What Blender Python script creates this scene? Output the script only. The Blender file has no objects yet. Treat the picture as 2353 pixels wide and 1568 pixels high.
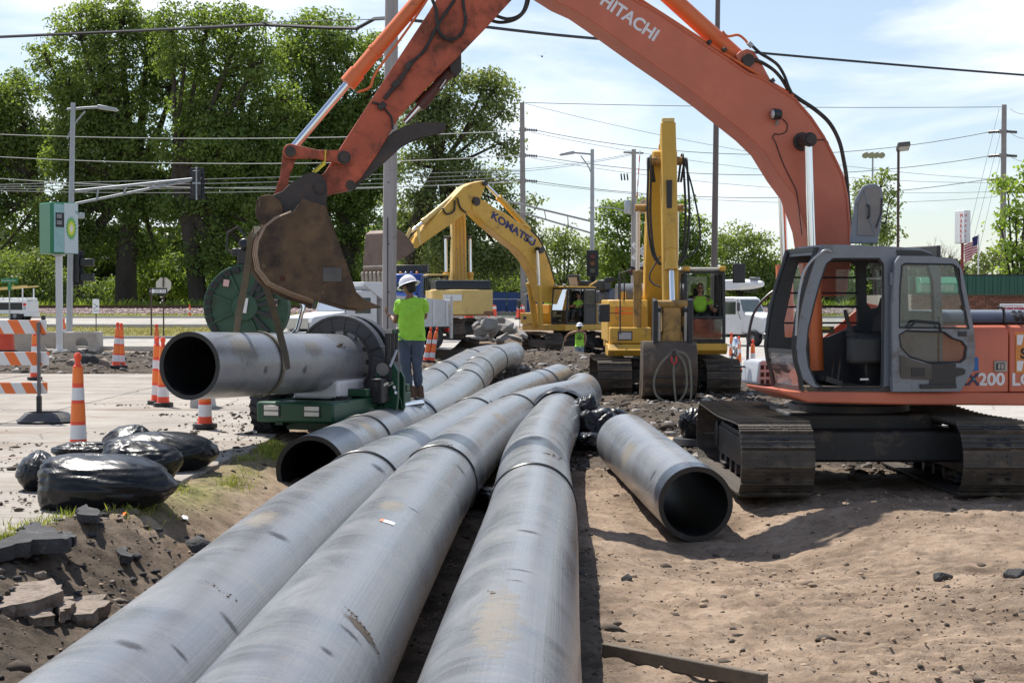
import bpy,bmesh,math,random
import numpy as np
from mathutils import Vector,Matrix
S=bpy.context.scene
COL=S.collection
rnd=random.Random(11)
PI=math.pi
FPX,CXP,CYP,HORP,HC=3700.0,1176.0,784.0,695.0,2.15
PITCH=math.atan((CYP-HORP)/FPX)
cam=bpy.data.cameras.new("camera")
cam.sensor_width=36.0
cam.lens=FPX/2352.0*36.0
cam.clip_start=0.1
cam.clip_end=6000.0
camo=bpy.data.objects.new("camera",cam)
COL.objects.link(camo)
camo.location=(0,0,HC)
camo.rotation_euler=(PI/2-PITCH,0,0)
S.camera=camo
SUN_DIR=Vector((-0.34,0.51,1.0)).normalized()
SUN_EL=math.asin(SUN_DIR.z)
SUN_ROT=math.atan2(SUN_DIR.x,SUN_DIR.y)
sl=bpy.data.lights.new("sun","SUN")
sl.energy=5.0
sl.angle=math.radians(0.55)
sl.color=(1.0,0.95,0.87)
so=bpy.data.objects.new("sun",sl)
COL.objects.link(so)
so.rotation_euler=SUN_DIR.to_track_quat('Z','Y').to_euler()
so.location=(-20,30,60)
W=bpy.data.worlds.new("World")
S.world=W
W.use_nodes=True
nt=W.node_tree
nt.nodes.clear()
def wn(t,**k):
 n=nt.nodes.new(t)
 for a,b in k.items():setattr(n,a,b)
 return n
out=wn('ShaderNodeOutputWorld');bg=wn('ShaderNodeBackground')
sky=wn('ShaderNodeTexSky',sky_type='NISHITA',sun_disc=False,sun_elevation=SUN_EL,sun_rotation=SUN_ROT,
         air_density=1.0,dust_density=0.6,ozone_density=2.2)
tc=wn('ShaderNodeTexCoord');mp=wn('ShaderNodeMapping')
mp.inputs['Scale'].default_value=(1.0,1.0,3.6)
mp.inputs['Location'].default_value=(0.35,0.1,0.0)
nz=wn('ShaderNodeTexNoise');nz.inputs['Scale'].default_value=5.0;nz.inputs['Detail'].default_value=9.0
nz.inputs['Roughness'].default_value=0.56;nz.inputs['Distortion'].default_value=0.35
rp=wn('ShaderNodeValToRGB')
rp.color_ramp.elements[0].position=0.42;rp.color_ramp.elements[0].color=(0.20,)*3+(1,)
rp.color_ramp.elements[1].position=0.63;rp.color_ramp.elements[1].color=(0.97,)*3+(1,)
mx=wn('ShaderNodeMixRGB');mx.inputs[2].default_value=(8.2,8.7,9.3,1)
L=nt.links.new
L(tc.outputs['Generated'],mp.inputs['Vector']);L(mp.outputs[0],nz.inputs['Vector']);L(nz.outputs['Fac'],rp.inputs[0])
sx_=wn('ShaderNodeSeparateXYZ');L(tc.outputs['Generated'],sx_.inputs[0])
el_=wn('ShaderNodeMapRange');el_.inputs[1].default_value=.2;el_.inputs[2].default_value=.6;el_.inputs[3].default_value=1.0;el_.inputs[4].default_value=.15
L(sx_.outputs[2],el_.inputs[0]);ml_=wn('ShaderNodeMath',operation='MULTIPLY');L(rp.outputs[0],ml_.inputs[0]);L(el_.outputs[0],ml_.inputs[1])
L(ml_.outputs[0],mx.inputs[0]);L(sky.outputs[0],mx.inputs[1]);L(mx.outputs[0],bg.inputs[0]);L(bg.outputs[0],out.inputs[0])
bg.inputs[1].default_value=0.10
S.view_settings.view_transform='Standard'
S.view_settings.look='None'
S.view_settings.gamma=1.0
S.view_settings.use_curve_mapping=False
S.view_settings.exposure=0.42
S.render.engine='CYCLES'
S.cycles.max_bounces=6
S.cycles.transparent_max_bounces=12
_c,_s=math.cos(PITCH),math.sin(PITCH)
def ray(x,y):
 u=(x-CXP)/FPX;v=(CYP-y)/FPX
 d=Vector((u,_c+v*_s,-_s+v*_c))
 return d/d.y
CAM=Vector((0,0,HC))
def at(x,y,Y):return CAM+ray(x,y)*Y
def ong(x,y,z):
 d=ray(x,y)
 return CAM+d*((z-HC)/d.z)
def ppm(Y):return FPX/Y
class Fr:
 def __init__(s,loc,deg=0):
  s.loc=Vector(loc);s.rz=math.radians(deg)
  s.M=Matrix.Translation(s.loc) @ Matrix.Rotation(s.rz,4,'Z');s.Mi=s.M.inverted()
  s.o=s.Mi @ CAM
 def _d(s,x,y):return s.Mi.to_3x3() @ ray(x,y)
 def py(s,x,y,ly):
  d=s._d(x,y);p=s.o+d*((ly-s.o.y)/d.y);return (p.x,p.z)
 def px(s,x,y,lx):
  d=s._d(x,y);p=s.o+d*((lx-s.o.x)/d.x);return (p.y,p.z)
 def poly(s,pts,ly):return [s.py(x,y,ly) for x,y in pts]
 def loc_of(s,p):return s.Mi @ Vector(p)
MATS={}
def mat(name,col,rough=0.6,metal=0.0,var=0.12,scale=4.0,bump=0.0,bscale=30.0,dirt=None,damt=0.5,dscale=2.5,spec=0.5,
  trans=0.0,alpha=1.0,stretch=(1,1,1),coat=0.0,emit=None,scratch=None):
 if name in MATS:return MATS[name]
 m=bpy.data.materials.new(name);MATS[name]=m
 m.use_nodes=True
 t=m.node_tree;b=t.nodes['Principled BSDF'];N=t.nodes.new;LK=t.links.new
 b.inputs['Roughness'].default_value=rough;b.inputs['Metallic'].default_value=metal
 b.inputs['Specular IOR Level'].default_value=spec
 b.inputs['Coat Weight'].default_value=coat
 co=N('ShaderNodeTexCoord');mp_=N('ShaderNodeMapping');mp_.inputs['Scale'].default_value=stretch
 LK(co.outputs['Object'],mp_.inputs['Vector'])
 n1=N('ShaderNodeTexNoise');n1.inputs['Scale'].default_value=scale;n1.inputs['Detail'].default_value=7
 n1.inputs['Roughness'].default_value=0.62
 LK(mp_.outputs[0],n1.inputs['Vector'])
 mr=N('ShaderNodeMapRange');mr.inputs[1].default_value=0.28;mr.inputs[2].default_value=0.72
 mr.inputs[3].default_value=1-var;mr.inputs[4].default_value=1+var
 LK(n1.outputs['Fac'],mr.inputs[0])
 mul=N('ShaderNodeMixRGB');mul.blend_type='MULTIPLY';mul.inputs[0].default_value=1
 mul.inputs[1].default_value=(*col,1);LK(mr.outputs[0],mul.inputs[2])
 cur=mul.outputs[0]
 if dirt:
  n2=N('ShaderNodeTexNoise');n2.inputs['Scale'].default_value=dscale;n2.inputs['Detail'].default_value=9
  n2.inputs['Roughness'].default_value=0.7
  LK(co.outputs['Object'],n2.inputs['Vector'])
  r2=N('ShaderNodeMapRange');r2.inputs[1].default_value=0.68-damt*0.3;r2.inputs[2].default_value=0.86-damt*0.3
  LK(n2.outputs['Fac'],r2.inputs[0])
  mm=N('ShaderNodeMixRGB');mm.inputs[2].default_value=(*dirt,1)
  LK(r2.outputs[0],mm.inputs[0]);LK(cur,mm.inputs[1]);cur=mm.outputs[0]
  rr=N('ShaderNodeMapRange');rr.inputs[3].default_value=rough;rr.inputs[4].default_value=0.9
  LK(r2.outputs[0],rr.inputs[0]);LK(rr.outputs[0],b.inputs['Roughness'])
 if scratch:
  n3=N('ShaderNodeTexNoise');n3.inputs['Scale'].default_value=scratch[1];n3.inputs['Detail'].default_value=10
  n3.inputs['Roughness'].default_value=0.8;n3.inputs['Distortion'].default_value=1.2
  m3=N('ShaderNodeMapping');m3.inputs['Scale'].default_value=scratch[3] if len(scratch)>3 else (1,1,1)
  m3.inputs['Location'].default_value=(3.1,7.7,1.3)
  LK(co.outputs['Object'],m3.inputs['Vector']);LK(m3.outputs[0],n3.inputs['Vector'])
  r3=N('ShaderNodeMapRange');r3.inputs[1].default_value=scratch[2];r3.inputs[2].default_value=scratch[2]+0.04
  LK(n3.outputs['Fac'],r3.inputs[0])
  m4=N('ShaderNodeMixRGB');m4.inputs[2].default_value=(*scratch[0],1)
  LK(r3.outputs[0],m4.inputs[0]);LK(cur,m4.inputs[1]);cur=m4.outputs[0]
 LK(cur,b.inputs['Base Color'])
 if bump:
  nb=N('ShaderNodeTexNoise');nb.inputs['Scale'].default_value=bscale;nb.inputs['Detail'].default_value=8
  LK(mp_.outputs[0],nb.inputs['Vector'])
  bp=N('ShaderNodeBump');bp.inputs['Strength'].default_value=min(1.0,bump);bp.inputs['Distance'].default_value=0.02
  LK(nb.outputs['Fac'],bp.inputs['Height']);LK(bp.outputs[0],b.inputs['Normal'])
 if trans:
  b.inputs['Transmission Weight'].default_value=trans;b.inputs['IOR'].default_value=1.05
 if alpha<1:b.inputs['Alpha'].default_value=alpha
 if emit:b.inputs['Emission Color'].default_value=(*emit[:3],1);b.inputs['Emission Strength'].default_value=emit[3]
 return m
def glass_mat(name,tint=(0.75,0.82,0.8),refl=0.12,dust=0.08):
 if name in MATS:return MATS[name]
 m=bpy.data.materials.new(name);MATS[name]=m;m.use_nodes=True
 t=m.node_tree;t.nodes.clear();N=t.nodes.new;LK=t.links.new
 o=N('ShaderNodeOutputMaterial');tr=N('ShaderNodeBsdfTransparent');tr.inputs[0].default_value=(*tint,1)
 gl=N('ShaderNodeBsdfGlossy');gl.inputs['Roughness'].default_value=0.04
 df=N('ShaderNodeBsdfDiffuse');df.inputs[0].default_value=(0.5,0.47,0.42,1)
 fr=N('ShaderNodeFresnel');fr.inputs[0].default_value=1.45
 ad=N('ShaderNodeMath');ad.operation='ADD';ad.inputs[1].default_value=refl*0.3
 LK(fr.outputs[0],ad.inputs[0])
 a=N('ShaderNodeMixShader');LK(ad.outputs[0],a.inputs[0]);LK(tr.outputs[0],a.inputs[1]);LK(gl.outputs[0],a.inputs[2])
 nz_=N('ShaderNodeTexNoise');nz_.inputs['Scale'].default_value=3;mr=N('ShaderNodeMapRange')
 mr.inputs[1].default_value=0.4;mr.inputs[2].default_value=0.7;mr.inputs[3].default_value=dust*0.3;mr.inputs[4].default_value=dust*1.8
 LK(nz_.outputs['Fac'],mr.inputs[0])
 bmx=N('ShaderNodeMixShader');LK(mr.outputs[0],bmx.inputs[0]);LK(a.outputs[0],bmx.inputs[1]);LK(df.outputs[0],bmx.inputs[2])
 LK(bmx.outputs[0],o.inputs[0])
 return m
class MB:
 def __init__(s):s.v=[];s.f=[];s.k=[];s.mi=0
 def add(s,vs,fs,M=None):
  o=len(s.v)
  s.v+=[tuple(M @ Vector(p)) for p in vs] if M is not None else [tuple(p) for p in vs]
  s.f+=[tuple(i+o for i in q) for q in fs];s.k+=[s.mi]*len(fs)
  return s
 def m(s,i):s.mi=i;return s
 def box(s,c,d,M=None,rz=0,rx=0,ry=0):
  x,y,z=d[0]/2,d[1]/2,d[2]/2
  vs=[Vector((a*x,b*y,e*z)) for a in (-1,1) for b in (-1,1) for e in (-1,1)]
  R=Matrix.Rotation(rz,3,'Z') @ Matrix.Rotation(ry,3,'Y') @ Matrix.Rotation(rx,3,'X')
  vs=[R @ v+Vector(c) for v in vs]
  return s.add(vs,[(0,1,3,2),(4,6,7,5),(0,4,5,1),(2,3,7,6),(0,2,6,4),(1,5,7,3)],M)
 def b2(s,a,b):
  return s.box([(a[i]+b[i])/2 for i in range(3)],[abs(a[i]-b[i]) for i in range(3)])
 def prism(s,poly,a,b,ax='y',M=None):
  def P(p,t):return (t,p[0],p[1]) if ax=='x' else ((p[0],t,p[1]) if ax=='y' else (p[0],p[1],t))
  n=len(poly)
  vs=[P(p,a) for p in poly]+[P(p,b) for p in poly]
  fs=[tuple(range(n)),tuple(range(2*n-1,n-1,-1))]+[(i,i+n,(i+1) % n+n,(i+1) % n) for i in range(n)]
  return s.add(vs,fs,M)
 def frame(s,outer,inner,a,b,ax='y'):
  def P(p,t):return (t,p[0],p[1]) if ax=='x' else ((p[0],t,p[1]) if ax=='y' else (p[0],p[1],t))
  n=len(outer)
  vs=[P(p,a) for p in outer]+[P(p,a) for p in inner]+[P(p,b) for p in outer]+[P(p,b) for p in inner]
  fs=[]
  for i in range(n):
   j=(i+1) % n
   fs+=[(i,j,n+j,n+i),(2*n+j,2*n+i,3*n+i,3*n+j),(i,2*n+i,2*n+j,j),(n+j,3*n+j,3*n+i,n+i)]
  return s.add(vs,fs)
 def beam(s,p,q,w,h=None,up=(0,0,1)):
  h=h or w;p=Vector(p);q=Vector(q);d=(q-p);L_=d.length;d=d/L_
  u=Vector(up);sd=d.cross(u)
  if sd.length<1e-4:sd=d.cross(Vector((1,0,0)))
  sd.normalize();u=sd.cross(d)
  vs=[p+sd*(a*w/2)+u*(b*h/2)+d*(e*L_) for e in (0,1) for a,b in ((-1,-1),(1,-1),(1,1),(-1,1))]
  return s.add(vs,[(0,3,2,1),(4,5,6,7),(0,1,5,4),(1,2,6,5),(2,3,7,6),(3,0,4,7)])
 def tube(s,pts,r,n=10,cap=True,closed=False):
  P=[Vector(p) for p in pts];m=len(P)
  R=r if isinstance(r,(list,tuple)) else [r]*m
  o=len(s.v);prev=None;vs=[]
  for i in range(m):
   if closed:t=P[(i+1) % m]-P[i-1]
   else:t=(P[min(i+1,m-1)]-P[max(i-1,0)])
   if t.length<1e-9:t=Vector((0,0,1))
   t.normalize()
   if prev is None:
    prev=t.cross(Vector((0,0,1)))
    if prev.length<0.05:prev=t.cross(Vector((0,1,0)))
   u=(prev-t*prev.dot(t));u.normalize();prev=u;w=t.cross(u)
   for k in range(n):
    a=2*PI*k/n
    vs.append(P[i]+(u*math.cos(a)+w*math.sin(a))*R[i])
  fs=[]
  for i in range(m if closed else m-1):
   j=(i+1) % m
   for k in range(n):fs.append((i*n+k,i*n+(k+1) % n,j*n+(k+1) % n,j*n+k))
  if cap and not closed:fs+=[tuple(range(n-1,-1,-1)),tuple(range((m-1)*n,m*n))]
  return s.add(vs,fs)
 def cyl(s,p,q,r,n=16,r2=None):return s.tube([p,q],[r,r if r2 is None else r2],n)
 def lathe(s,prof,M=None,n=24,c=(0,0,0)):
  vs=[];m=len(prof)
  for r,z in prof:
   for k in range(n):
    a=2*PI*k/n;vs.append((c[0]+r*math.cos(a),c[1]+r*math.sin(a),c[2]+z))
  fs=[(i*n+k,i*n+(k+1) % n,(i+1)*n+(k+1) % n,(i+1)*n+k) for i in range(m-1) for k in range(n)]
  return s.add(vs,fs,M)
 def ball(s,c,r,nu=14,nv=9,M=None):
  r=r if isinstance(r,(list,tuple)) else (r,r,r)
  vs=[]
  for j in range(nv+1):
   b=PI*(j/nv-0.5)
   for k in range(nu):
    a=2*PI*k/nu
    vs.append((c[0]+r[0]*math.cos(b)*math.cos(a),c[1]+r[1]*math.cos(b)*math.sin(a),c[2]+r[2]*math.sin(b)))
  fs=[(j*nu+k,j*nu+(k+1) % nu,(j+1)*nu+(k+1) % nu,(j+1)*nu+k) for j in range(nv) for k in range(nu)]
  return s.add(vs,fs,M)
 def mesh(s,name,mats,smooth=32):
  me=bpy.data.meshes.new(name)
  me.from_pydata([tuple(v) for v in s.v],[],s.f)
  for m_ in (mats if isinstance(mats,(list,tuple)) else [mats]):me.materials.append(m_)
  if len(set(s.k))>1 or (s.k and s.k[0]):me.polygons.foreach_set('material_index',s.k)
  bm=bmesh.new();bm.from_mesh(me)
  bmesh.ops.remove_doubles(bm,verts=bm.verts,dist=1e-5)
  bmesh.ops.recalc_face_normals(bm,faces=bm.faces);bm.to_mesh(me);bm.free()
  if smooth:
   me.shade_smooth();me.set_sharp_from_angle(angle=math.radians(smooth))
  me.update()
  return me
 def build(s,name,mats,parent=None,smooth=32,bevel=0):
  o=bpy.data.objects.new(name,s.mesh(name,mats,smooth));COL.objects.link(o)
  if parent:o.parent=parent
  if bevel:
   b=o.modifiers.new('bevel','BEVEL');b.width=bevel;b.segments=2;b.limit_method='ANGLE';b.angle_limit=math.radians(40)
   b.harden_normals=False
  return o
def inst(name,me,parent=None,M=None):
 o=bpy.data.objects.new(name,me);COL.objects.link(o)
 if parent:o.parent=parent
 if M is not None:o.matrix_local=M
 return o
def thing(name,label,cat,loc=(0,0,0),rz=0,group=None):
 o=bpy.data.objects.new(name,None);COL.objects.link(o);o.empty_display_size=0.2
 o.location=loc;o.rotation_euler=(0,0,rz);o['label']=label;o['category']=cat
 if group:o['group']=group
 return o
def tag(o,label,cat,group=None):
 o['label']=label;o['category']=cat
 if group:o['group']=group
 return o
def struct(o):o['kind']='structure';return o
def stuff(o,label=None,cat=None):
 o['kind']='stuff'
 if label:o['label']=label
 if cat:o['category']=cat
 return o
def copy_tree(o,parent=None):
 c=o.copy();COL.objects.link(c)
 if parent:c.parent=parent
 for ch in list(o.children):copy_tree(ch,c)
 return c
def again(o,label,loc=None,rz=None,group=None):
 c=copy_tree(o);c['label']=label
 if loc is not None:c.location=loc
 if rz is not None:c.rotation_euler=(0,0,rz)
 if group:c['group']=group
 return c
def text(s,size,M,m,parent=None,name='lettering',depth=0.002,bold=0.0,align='LEFT',sx=1.0,space=1.0,label=None):
 c=bpy.data.curves.new(name,'FONT');c.body=s;c.size=size;c.extrude=depth;c.offset=bold;c.align_x=align
 c.space_character=space;c.resolution_u=4
 t=bpy.data.objects.new('tmp',c);COL.objects.link(t)
 dg=bpy.context.evaluated_depsgraph_get()
 me=bpy.data.meshes.new_from_object(t.evaluated_get(dg))
 bpy.data.objects.remove(t);bpy.data.curves.remove(c)
 me.transform(Matrix.Diagonal((sx,1,1,1)));me.materials.clear();me.materials.append(m);me.name=name
 o=inst(name,me,parent,M)
 if label:o['label']=label
 return o
def basis(o,xa,ya):
 x=Vector(xa).normalized();z=x.cross(Vector(ya)).normalized();y=z.cross(x)
 m=Matrix((x,y,z)).transposed().to_4x4();m.translation=Vector(o);return m
def smooth_pts(P,k=6):
 P=[Vector(p) for p in P];Q=[]
 for i in range(len(P)-1):
  a=P[max(i-1,0)];b=P[i];c=P[i+1];d=P[min(i+2,len(P)-1)]
  for j in range(k):
   t=j/k
   Q.append(0.5*((2*b)+(c-a)*t+(2*a-5*b+4*c-d)*t*t+(3*b-a-3*c+d)*t**3))
 Q.append(P[-1]);return Q
def disc_y(mb,x,z,y0,y1,r,n=18):return mb.cyl((x,y0,z),(x,y1,z),r,n)
steel=mat('bare_steel',(0.30,0.29,0.28),0.45,0.8,0.2,3,0.15,60)
chrome=mat('chrome_rod',(0.75,0.77,0.8),0.12,1.0,0.03)
black=mat('black_rubber',(0.022,0.022,0.024),0.6,0,0.3,8,0.2,40,dirt=(0.12,0.10,0.08),damt=0.25)
blackp=mat('black_paint',(0.018,0.019,0.022),0.4,0,0.2,6,dirt=(0.10,0.085,0.07),damt=0.35)
white=mat('white_paint',(0.74,0.75,0.76),0.35,0,0.05,3,dirt=(0.35,0.31,0.27),damt=0.2)
galv=mat('galvanised',(0.42,0.44,0.46),0.5,0.5,0.12,6)
hose=mat('hydraulic_hose',(0.02,0.02,0.02),0.5,0,0.2,10,dirt=(0.12,0.09,0.07),damt=0.5,dscale=8)
hivis=mat('hi_vis_lime',(.36,.74,.065),.85,0,.16,7,.9,11,dirt=(.29,.52,.08),damt=.35,dscale=4)
orange_r=mat('cone_orange',(0.86,0.085,0.03),0.5,0,0.1,5,dirt=(0.45,0.2,0.12),damt=0.3,dscale=9)
sheet_w=mat('reflective_white',(0.72,0.72,0.74),0.35,0,0.08,6,dirt=(0.45,0.4,0.36),damt=0.3,dscale=8)
sheet_o=mat('reflective_orange',(0.90,0.20,0.03),0.35,0,0.08,6)
red=mat('red_paint',(0.6,0.03,0.03),0.4)
_rng=np.random.default_rng(5)
def vnoise(x,y,seed):
 xi=np.floor(x).astype(np.int64);yi=np.floor(y).astype(np.int64);u=x-xi;v=y-yi
 def h(a,b):
  n=(a*374761393+b*668265263+seed*982451653) & 0x7fffffff
  n=((n ^ (n >> 13))*1274126177) & 0x7fffffff
  return ((n ^ (n >> 16)) & 0xffff)/65535.0
 u=u*u*(3-2*u);v=v*v*(3-2*v)
 return (h(xi,yi)*(1-u)+h(xi+1,yi)*u)*(1-v)+(h(xi,yi+1)*(1-u)+h(xi+1,yi+1)*u)*v
def fbm(x,y,seed,oct=5,g=0.5):
 a=1.0;t=0;s=0
 for i in range(oct):
  t=t+a*(vnoise(x*2**i+37.1*i,y*2**i-11.7*i,seed+i)-0.5);s+=a;a*=g
 return t/s*2
def sst(a,b,x):
 t=np.clip((x-a)/(b-a),0,1);return t*t*(3-2*t)
XB_Y=[4,8,11.65,12.97,14.5,16.3,20,24,30,60,90]
XB_X=[-4.3,-4.1,-3.75,-3.32,-3.22,-3.1,-3.0,-3.1,-3.4,-3.6,-3.6]
def xb(Y):return np.interp(Y,XB_Y,XB_X)
def far_z(Y):return np.interp(Y,[0,62,74,92,108,116,121,130,134,400,3000],[.40,.40,.5,.75,1.05,1.2,1.62,1.62,1.3,1.5,1.5])
def zones(X,Y):
 t_=sst(-1.2,0,X);work=sst(0.0,1.25,X-xb(Y))*(1-(1-t_)*sst(62,84,Y)-t_*sst(83,91,Y))*(1-sst(45,60,X))
 return work
def right_road(X,Y):return sst(6.0,7.5,X-0.02*(Y-26))*sst(24.5,27.5,Y)
def ground_z(X,Y,fine=True):
 X=np.asarray(X,float);Y=np.asarray(Y,float)
 w=zones(X,Y)
 low=-0.02+0.0*X
 low=low-0.27*np.exp(-(((X-1.85)/1.3)**2+((Y-15.5)/2.6)**2))
 low=low+0.05*np.exp(-(((X-2.95)/0.5)**2+((Y-16.7)/0.35)**2))
 low=low+0.15*np.exp(-(((X-3.75)/0.55)**2+((Y-16.5)/0.5)**2))
 low=low+0.10*np.exp(-(((X-4.7)/0.8)**2+((Y-15.9)/0.4)**2))
 low=low+0.14*np.exp(-(((X-4.3)/0.9)**2+((Y-11.3)/1.1)**2))
 low=low-0.5*np.exp(-(((X-2.4)/2.6)**2+((Y-66)/5)**2))
 low=low+0.42*np.exp(-(((X-0.9)/2.2)**2+((Y-57.5)/2.2)**2))+0.16*np.exp(-(((X-3.4)/2.0)**2+((Y-58)/2.0)**2))
 low=low+0.30*np.exp(-(((X+2.0)/0.9)**2+((Y-16.4)/1.6)**2))*0.4
 low=low-0.27*np.exp(-(((X-2.9)/3.2)**4+((Y-76)/5.5)**4))+0.5*np.exp(-(((X+.2)/0.8)**2+((Y-71)/3)**2))
 rm=right_road(X,Y);low=low*(1-rm)-.04*rm
 z=far_z(Y)*(1-w)+low*w
 rub=sst(38.8,40,Y)*(1-sst(53,56.5,Y))*sst(-60,-14,X)*(1-sst(-4.2,-3.4,X))
 z=z+rub*(0.14*fbm(X*0.7,Y*0.5,3,4)+0.03)
 e=np.exp(-((X-xb(Y)-0.28)/0.34)**2)*(Y<26)
 z=z+e*np.where(Y>15,.03,.10)*(0.6+fbm(X*1.1,Y*0.8,21,3))
 if fine:
  near=(Y<62)
  amp=np.where(near,1.0,0.35)
  wl=np.clip(w+rub+e,0,1)*(1-rm)
  z=z+amp*wl*(0.05*fbm(X*0.8,Y*0.8,1,3)+0.045*fbm(X*3.1,Y*3.1,9,4,0.6))
  z=z+amp*wl*0.022*fbm(X*5.5,Y*5.5,23,4,.65)*(1+.8*(fbm(X*.45,Y*.45,29,2)>0))
  rough=sst(0.02,0.35,fbm(X*0.6,Y*0.6,40,3))+sst(19.5,22,Y)+(X<-1.6)*(Y<13.5)
  z=z+amp*wl*np.clip(rough,0.25,1.3)*0.06*np.abs(fbm(X*9,Y*9,15,3,0.6))
  tr=sst(1.3,1.9,X)*(1-sst(3.4,4.2,X))*(1-sst(14.4,15.2,Y))+sst(4.2,4.5,X)*(1-sst(6.2,6.8,X))*(1-sst(13,14,Y))
  z=z+tr*w*0.022*np.sin(Y*2*PI/0.175+1.5*fbm(X,Y*.4,8,2))*(0.4+0.9*vnoise(X*1.3,Y*1.3,77))
  g=(1-w)*(Y>39)
  z=z+g*0.05*fbm(X*0.5,Y*0.5,33,3)
 sl_=(X<xb(Y)-0.05) & (Y<38.9) & (X>-40)
 z=np.where(sl_,0.24,z)
 return z
def gz(x,y):return float(ground_z(np.array([x]),np.array([y]))[0])
def lines(segs):
 out=[segs[0][0]]
 for a,b,d in segs:
  n=max(1,int(round((b-a)/d)));out+=[a+(b-a)*(i+1)/n for i in range(n)]
 return np.array(out)
xs=lines([(-2500,-400,300),(-400,-100,30),(-100,-30,4),(-30,-8,.8),(-8,-4.5,.12),(-4.5,5.2,.042),(5.2,8,.09),(8,14,.4),(14,60,3),(60,400,30),(400,2500,300)])
ys=lines([(-60,3,6),(3,7,.2),(7,20,.042),(20,34,.075),(34,62,.22),(62,140,1.0),(140,400,20),(400,4000,400)])
XX,YY=np.meshgrid(xs,ys)
ZZ=ground_z(XX,YY)
nx,ny=len(xs),len(ys)
me=bpy.data.meshes.new('ground')
co=np.stack([XX.ravel(),YY.ravel(),ZZ.ravel()],1).astype(np.float32)
ii=(np.arange(ny-1)[:,None]*nx+np.arange(nx-1)[None,:]).ravel()
q=np.stack([ii,ii+1,ii+1+nx,ii+nx],1).astype(np.int32)
me.vertices.add(len(co));me.vertices.foreach_set('co',co.ravel())
me.loops.add(q.size);me.loops.foreach_set('vertex_index',q.ravel())
me.polygons.add(len(q));me.polygons.foreach_set('loop_start',np.arange(0,q.size,4,dtype=np.int32))
me.update(calc_edges=True)
me.shade_smooth()
Xf,Yf=co[:,0].astype(float),co[:,1].astype(float)
wf=zones(Xf,Yf)
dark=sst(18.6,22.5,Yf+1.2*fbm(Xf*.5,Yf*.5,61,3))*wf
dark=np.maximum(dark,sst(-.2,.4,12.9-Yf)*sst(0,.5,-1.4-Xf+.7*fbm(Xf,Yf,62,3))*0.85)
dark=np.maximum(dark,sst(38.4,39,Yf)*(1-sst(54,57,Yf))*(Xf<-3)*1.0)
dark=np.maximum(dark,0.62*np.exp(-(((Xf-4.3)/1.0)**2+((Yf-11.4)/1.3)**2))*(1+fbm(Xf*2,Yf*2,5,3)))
dark=np.maximum(dark,0.75*sst(-1.75,-1.3,Xf)*(1-sst(.55,.85,Xf-.1*fbm(Xf*2,Yf*2,55,2)))*(Yf<20))  # dark soil between the pipes, with the shade there put into its colour
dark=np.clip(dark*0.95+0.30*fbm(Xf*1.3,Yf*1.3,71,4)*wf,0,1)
grass=np.exp(-((Xf-xb(Yf)-0.22)/0.30)**2)*sst(12.6,13.6,Yf)*(1-sst(18.5,20,Yf))
grass=grass*np.clip(0.75+fbm(Xf*1.2,Yf*1.2,81,3),0,1)
farg=sst(72.5,73.5,Yf)*(1-sst(91,92,Yf))*(1-sst(-8,-5,Xf))+sst(109,110,Yf)*(1-sst(117,118,Yf))+sst(131,133,Yf)
farg=farg+sst(54.5,56,Yf)*(1-sst(57.5,58.5,Yf))*(1-sst(-18,-12,Xf))*0.8
grass=np.clip(grass+farg,0,1)
ball=sst(117,118,Yf)*(1-sst(131,132,Yf))
ca=me.color_attributes.new('make','FLOAT_COLOR','POINT')
ca.data.foreach_set('color',np.stack([dark,grass,ball,np.ones_like(dark)],1).astype(np.float32).ravel())
gm=bpy.data.materials.new('earth');gm.use_nodes=True;me.materials.append(gm)
t=gm.node_tree;b=t.nodes['Principled BSDF'];N=t.nodes.new;LK=t.links.new
b.inputs['Roughness'].default_value=0.95;b.inputs['Specular IOR Level'].default_value=0.25
at_=N('ShaderNodeVertexColor');at_.layer_name='make';sp=N('ShaderNodeSeparateColor');LK(at_.outputs[0],sp.inputs[0])
co_=N('ShaderNodeTexCoord')
def noise(sc,det=8,rg=.6,dist=0.0):
 n=N('ShaderNodeTexNoise');n.inputs['Scale'].default_value=sc;n.inputs['Detail'].default_value=det
 n.inputs['Roughness'].default_value=rg;n.inputs['Distortion'].default_value=dist;LK(co_.outputs['Object'],n.inputs['Vector']);return n
def ramp(src,stops):
 r=N('ShaderNodeValToRGB');e=r.color_ramp.elements
 while len(e)<len(stops):e.new(0.5)
 for k,(p,c) in enumerate(stops):e[k].position=p;e[k].color=(*c,1)
 LK(src,r.inputs[0]);return r
n1=noise(2.2,10,.7,.4);n2=noise(14,8,.75);n3=noise(0.9,6,.6)
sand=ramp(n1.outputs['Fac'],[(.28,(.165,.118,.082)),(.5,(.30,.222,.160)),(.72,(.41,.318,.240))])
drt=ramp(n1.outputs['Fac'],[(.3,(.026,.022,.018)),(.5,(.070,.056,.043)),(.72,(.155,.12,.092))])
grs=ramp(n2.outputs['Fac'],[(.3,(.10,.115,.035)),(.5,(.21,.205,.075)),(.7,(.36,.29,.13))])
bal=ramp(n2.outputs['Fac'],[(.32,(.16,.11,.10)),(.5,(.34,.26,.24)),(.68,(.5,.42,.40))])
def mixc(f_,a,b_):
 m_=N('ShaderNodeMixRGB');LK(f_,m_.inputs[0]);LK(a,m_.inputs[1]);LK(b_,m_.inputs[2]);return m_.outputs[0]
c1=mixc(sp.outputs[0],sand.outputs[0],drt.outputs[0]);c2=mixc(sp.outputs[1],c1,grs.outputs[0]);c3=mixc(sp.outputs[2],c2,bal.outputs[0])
speck=ramp(n2.outputs['Fac'],[(.34,(.36,.34,.31)),(.46,(1,1,1)),(.72,(1.25,1.22,1.18))])
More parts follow.
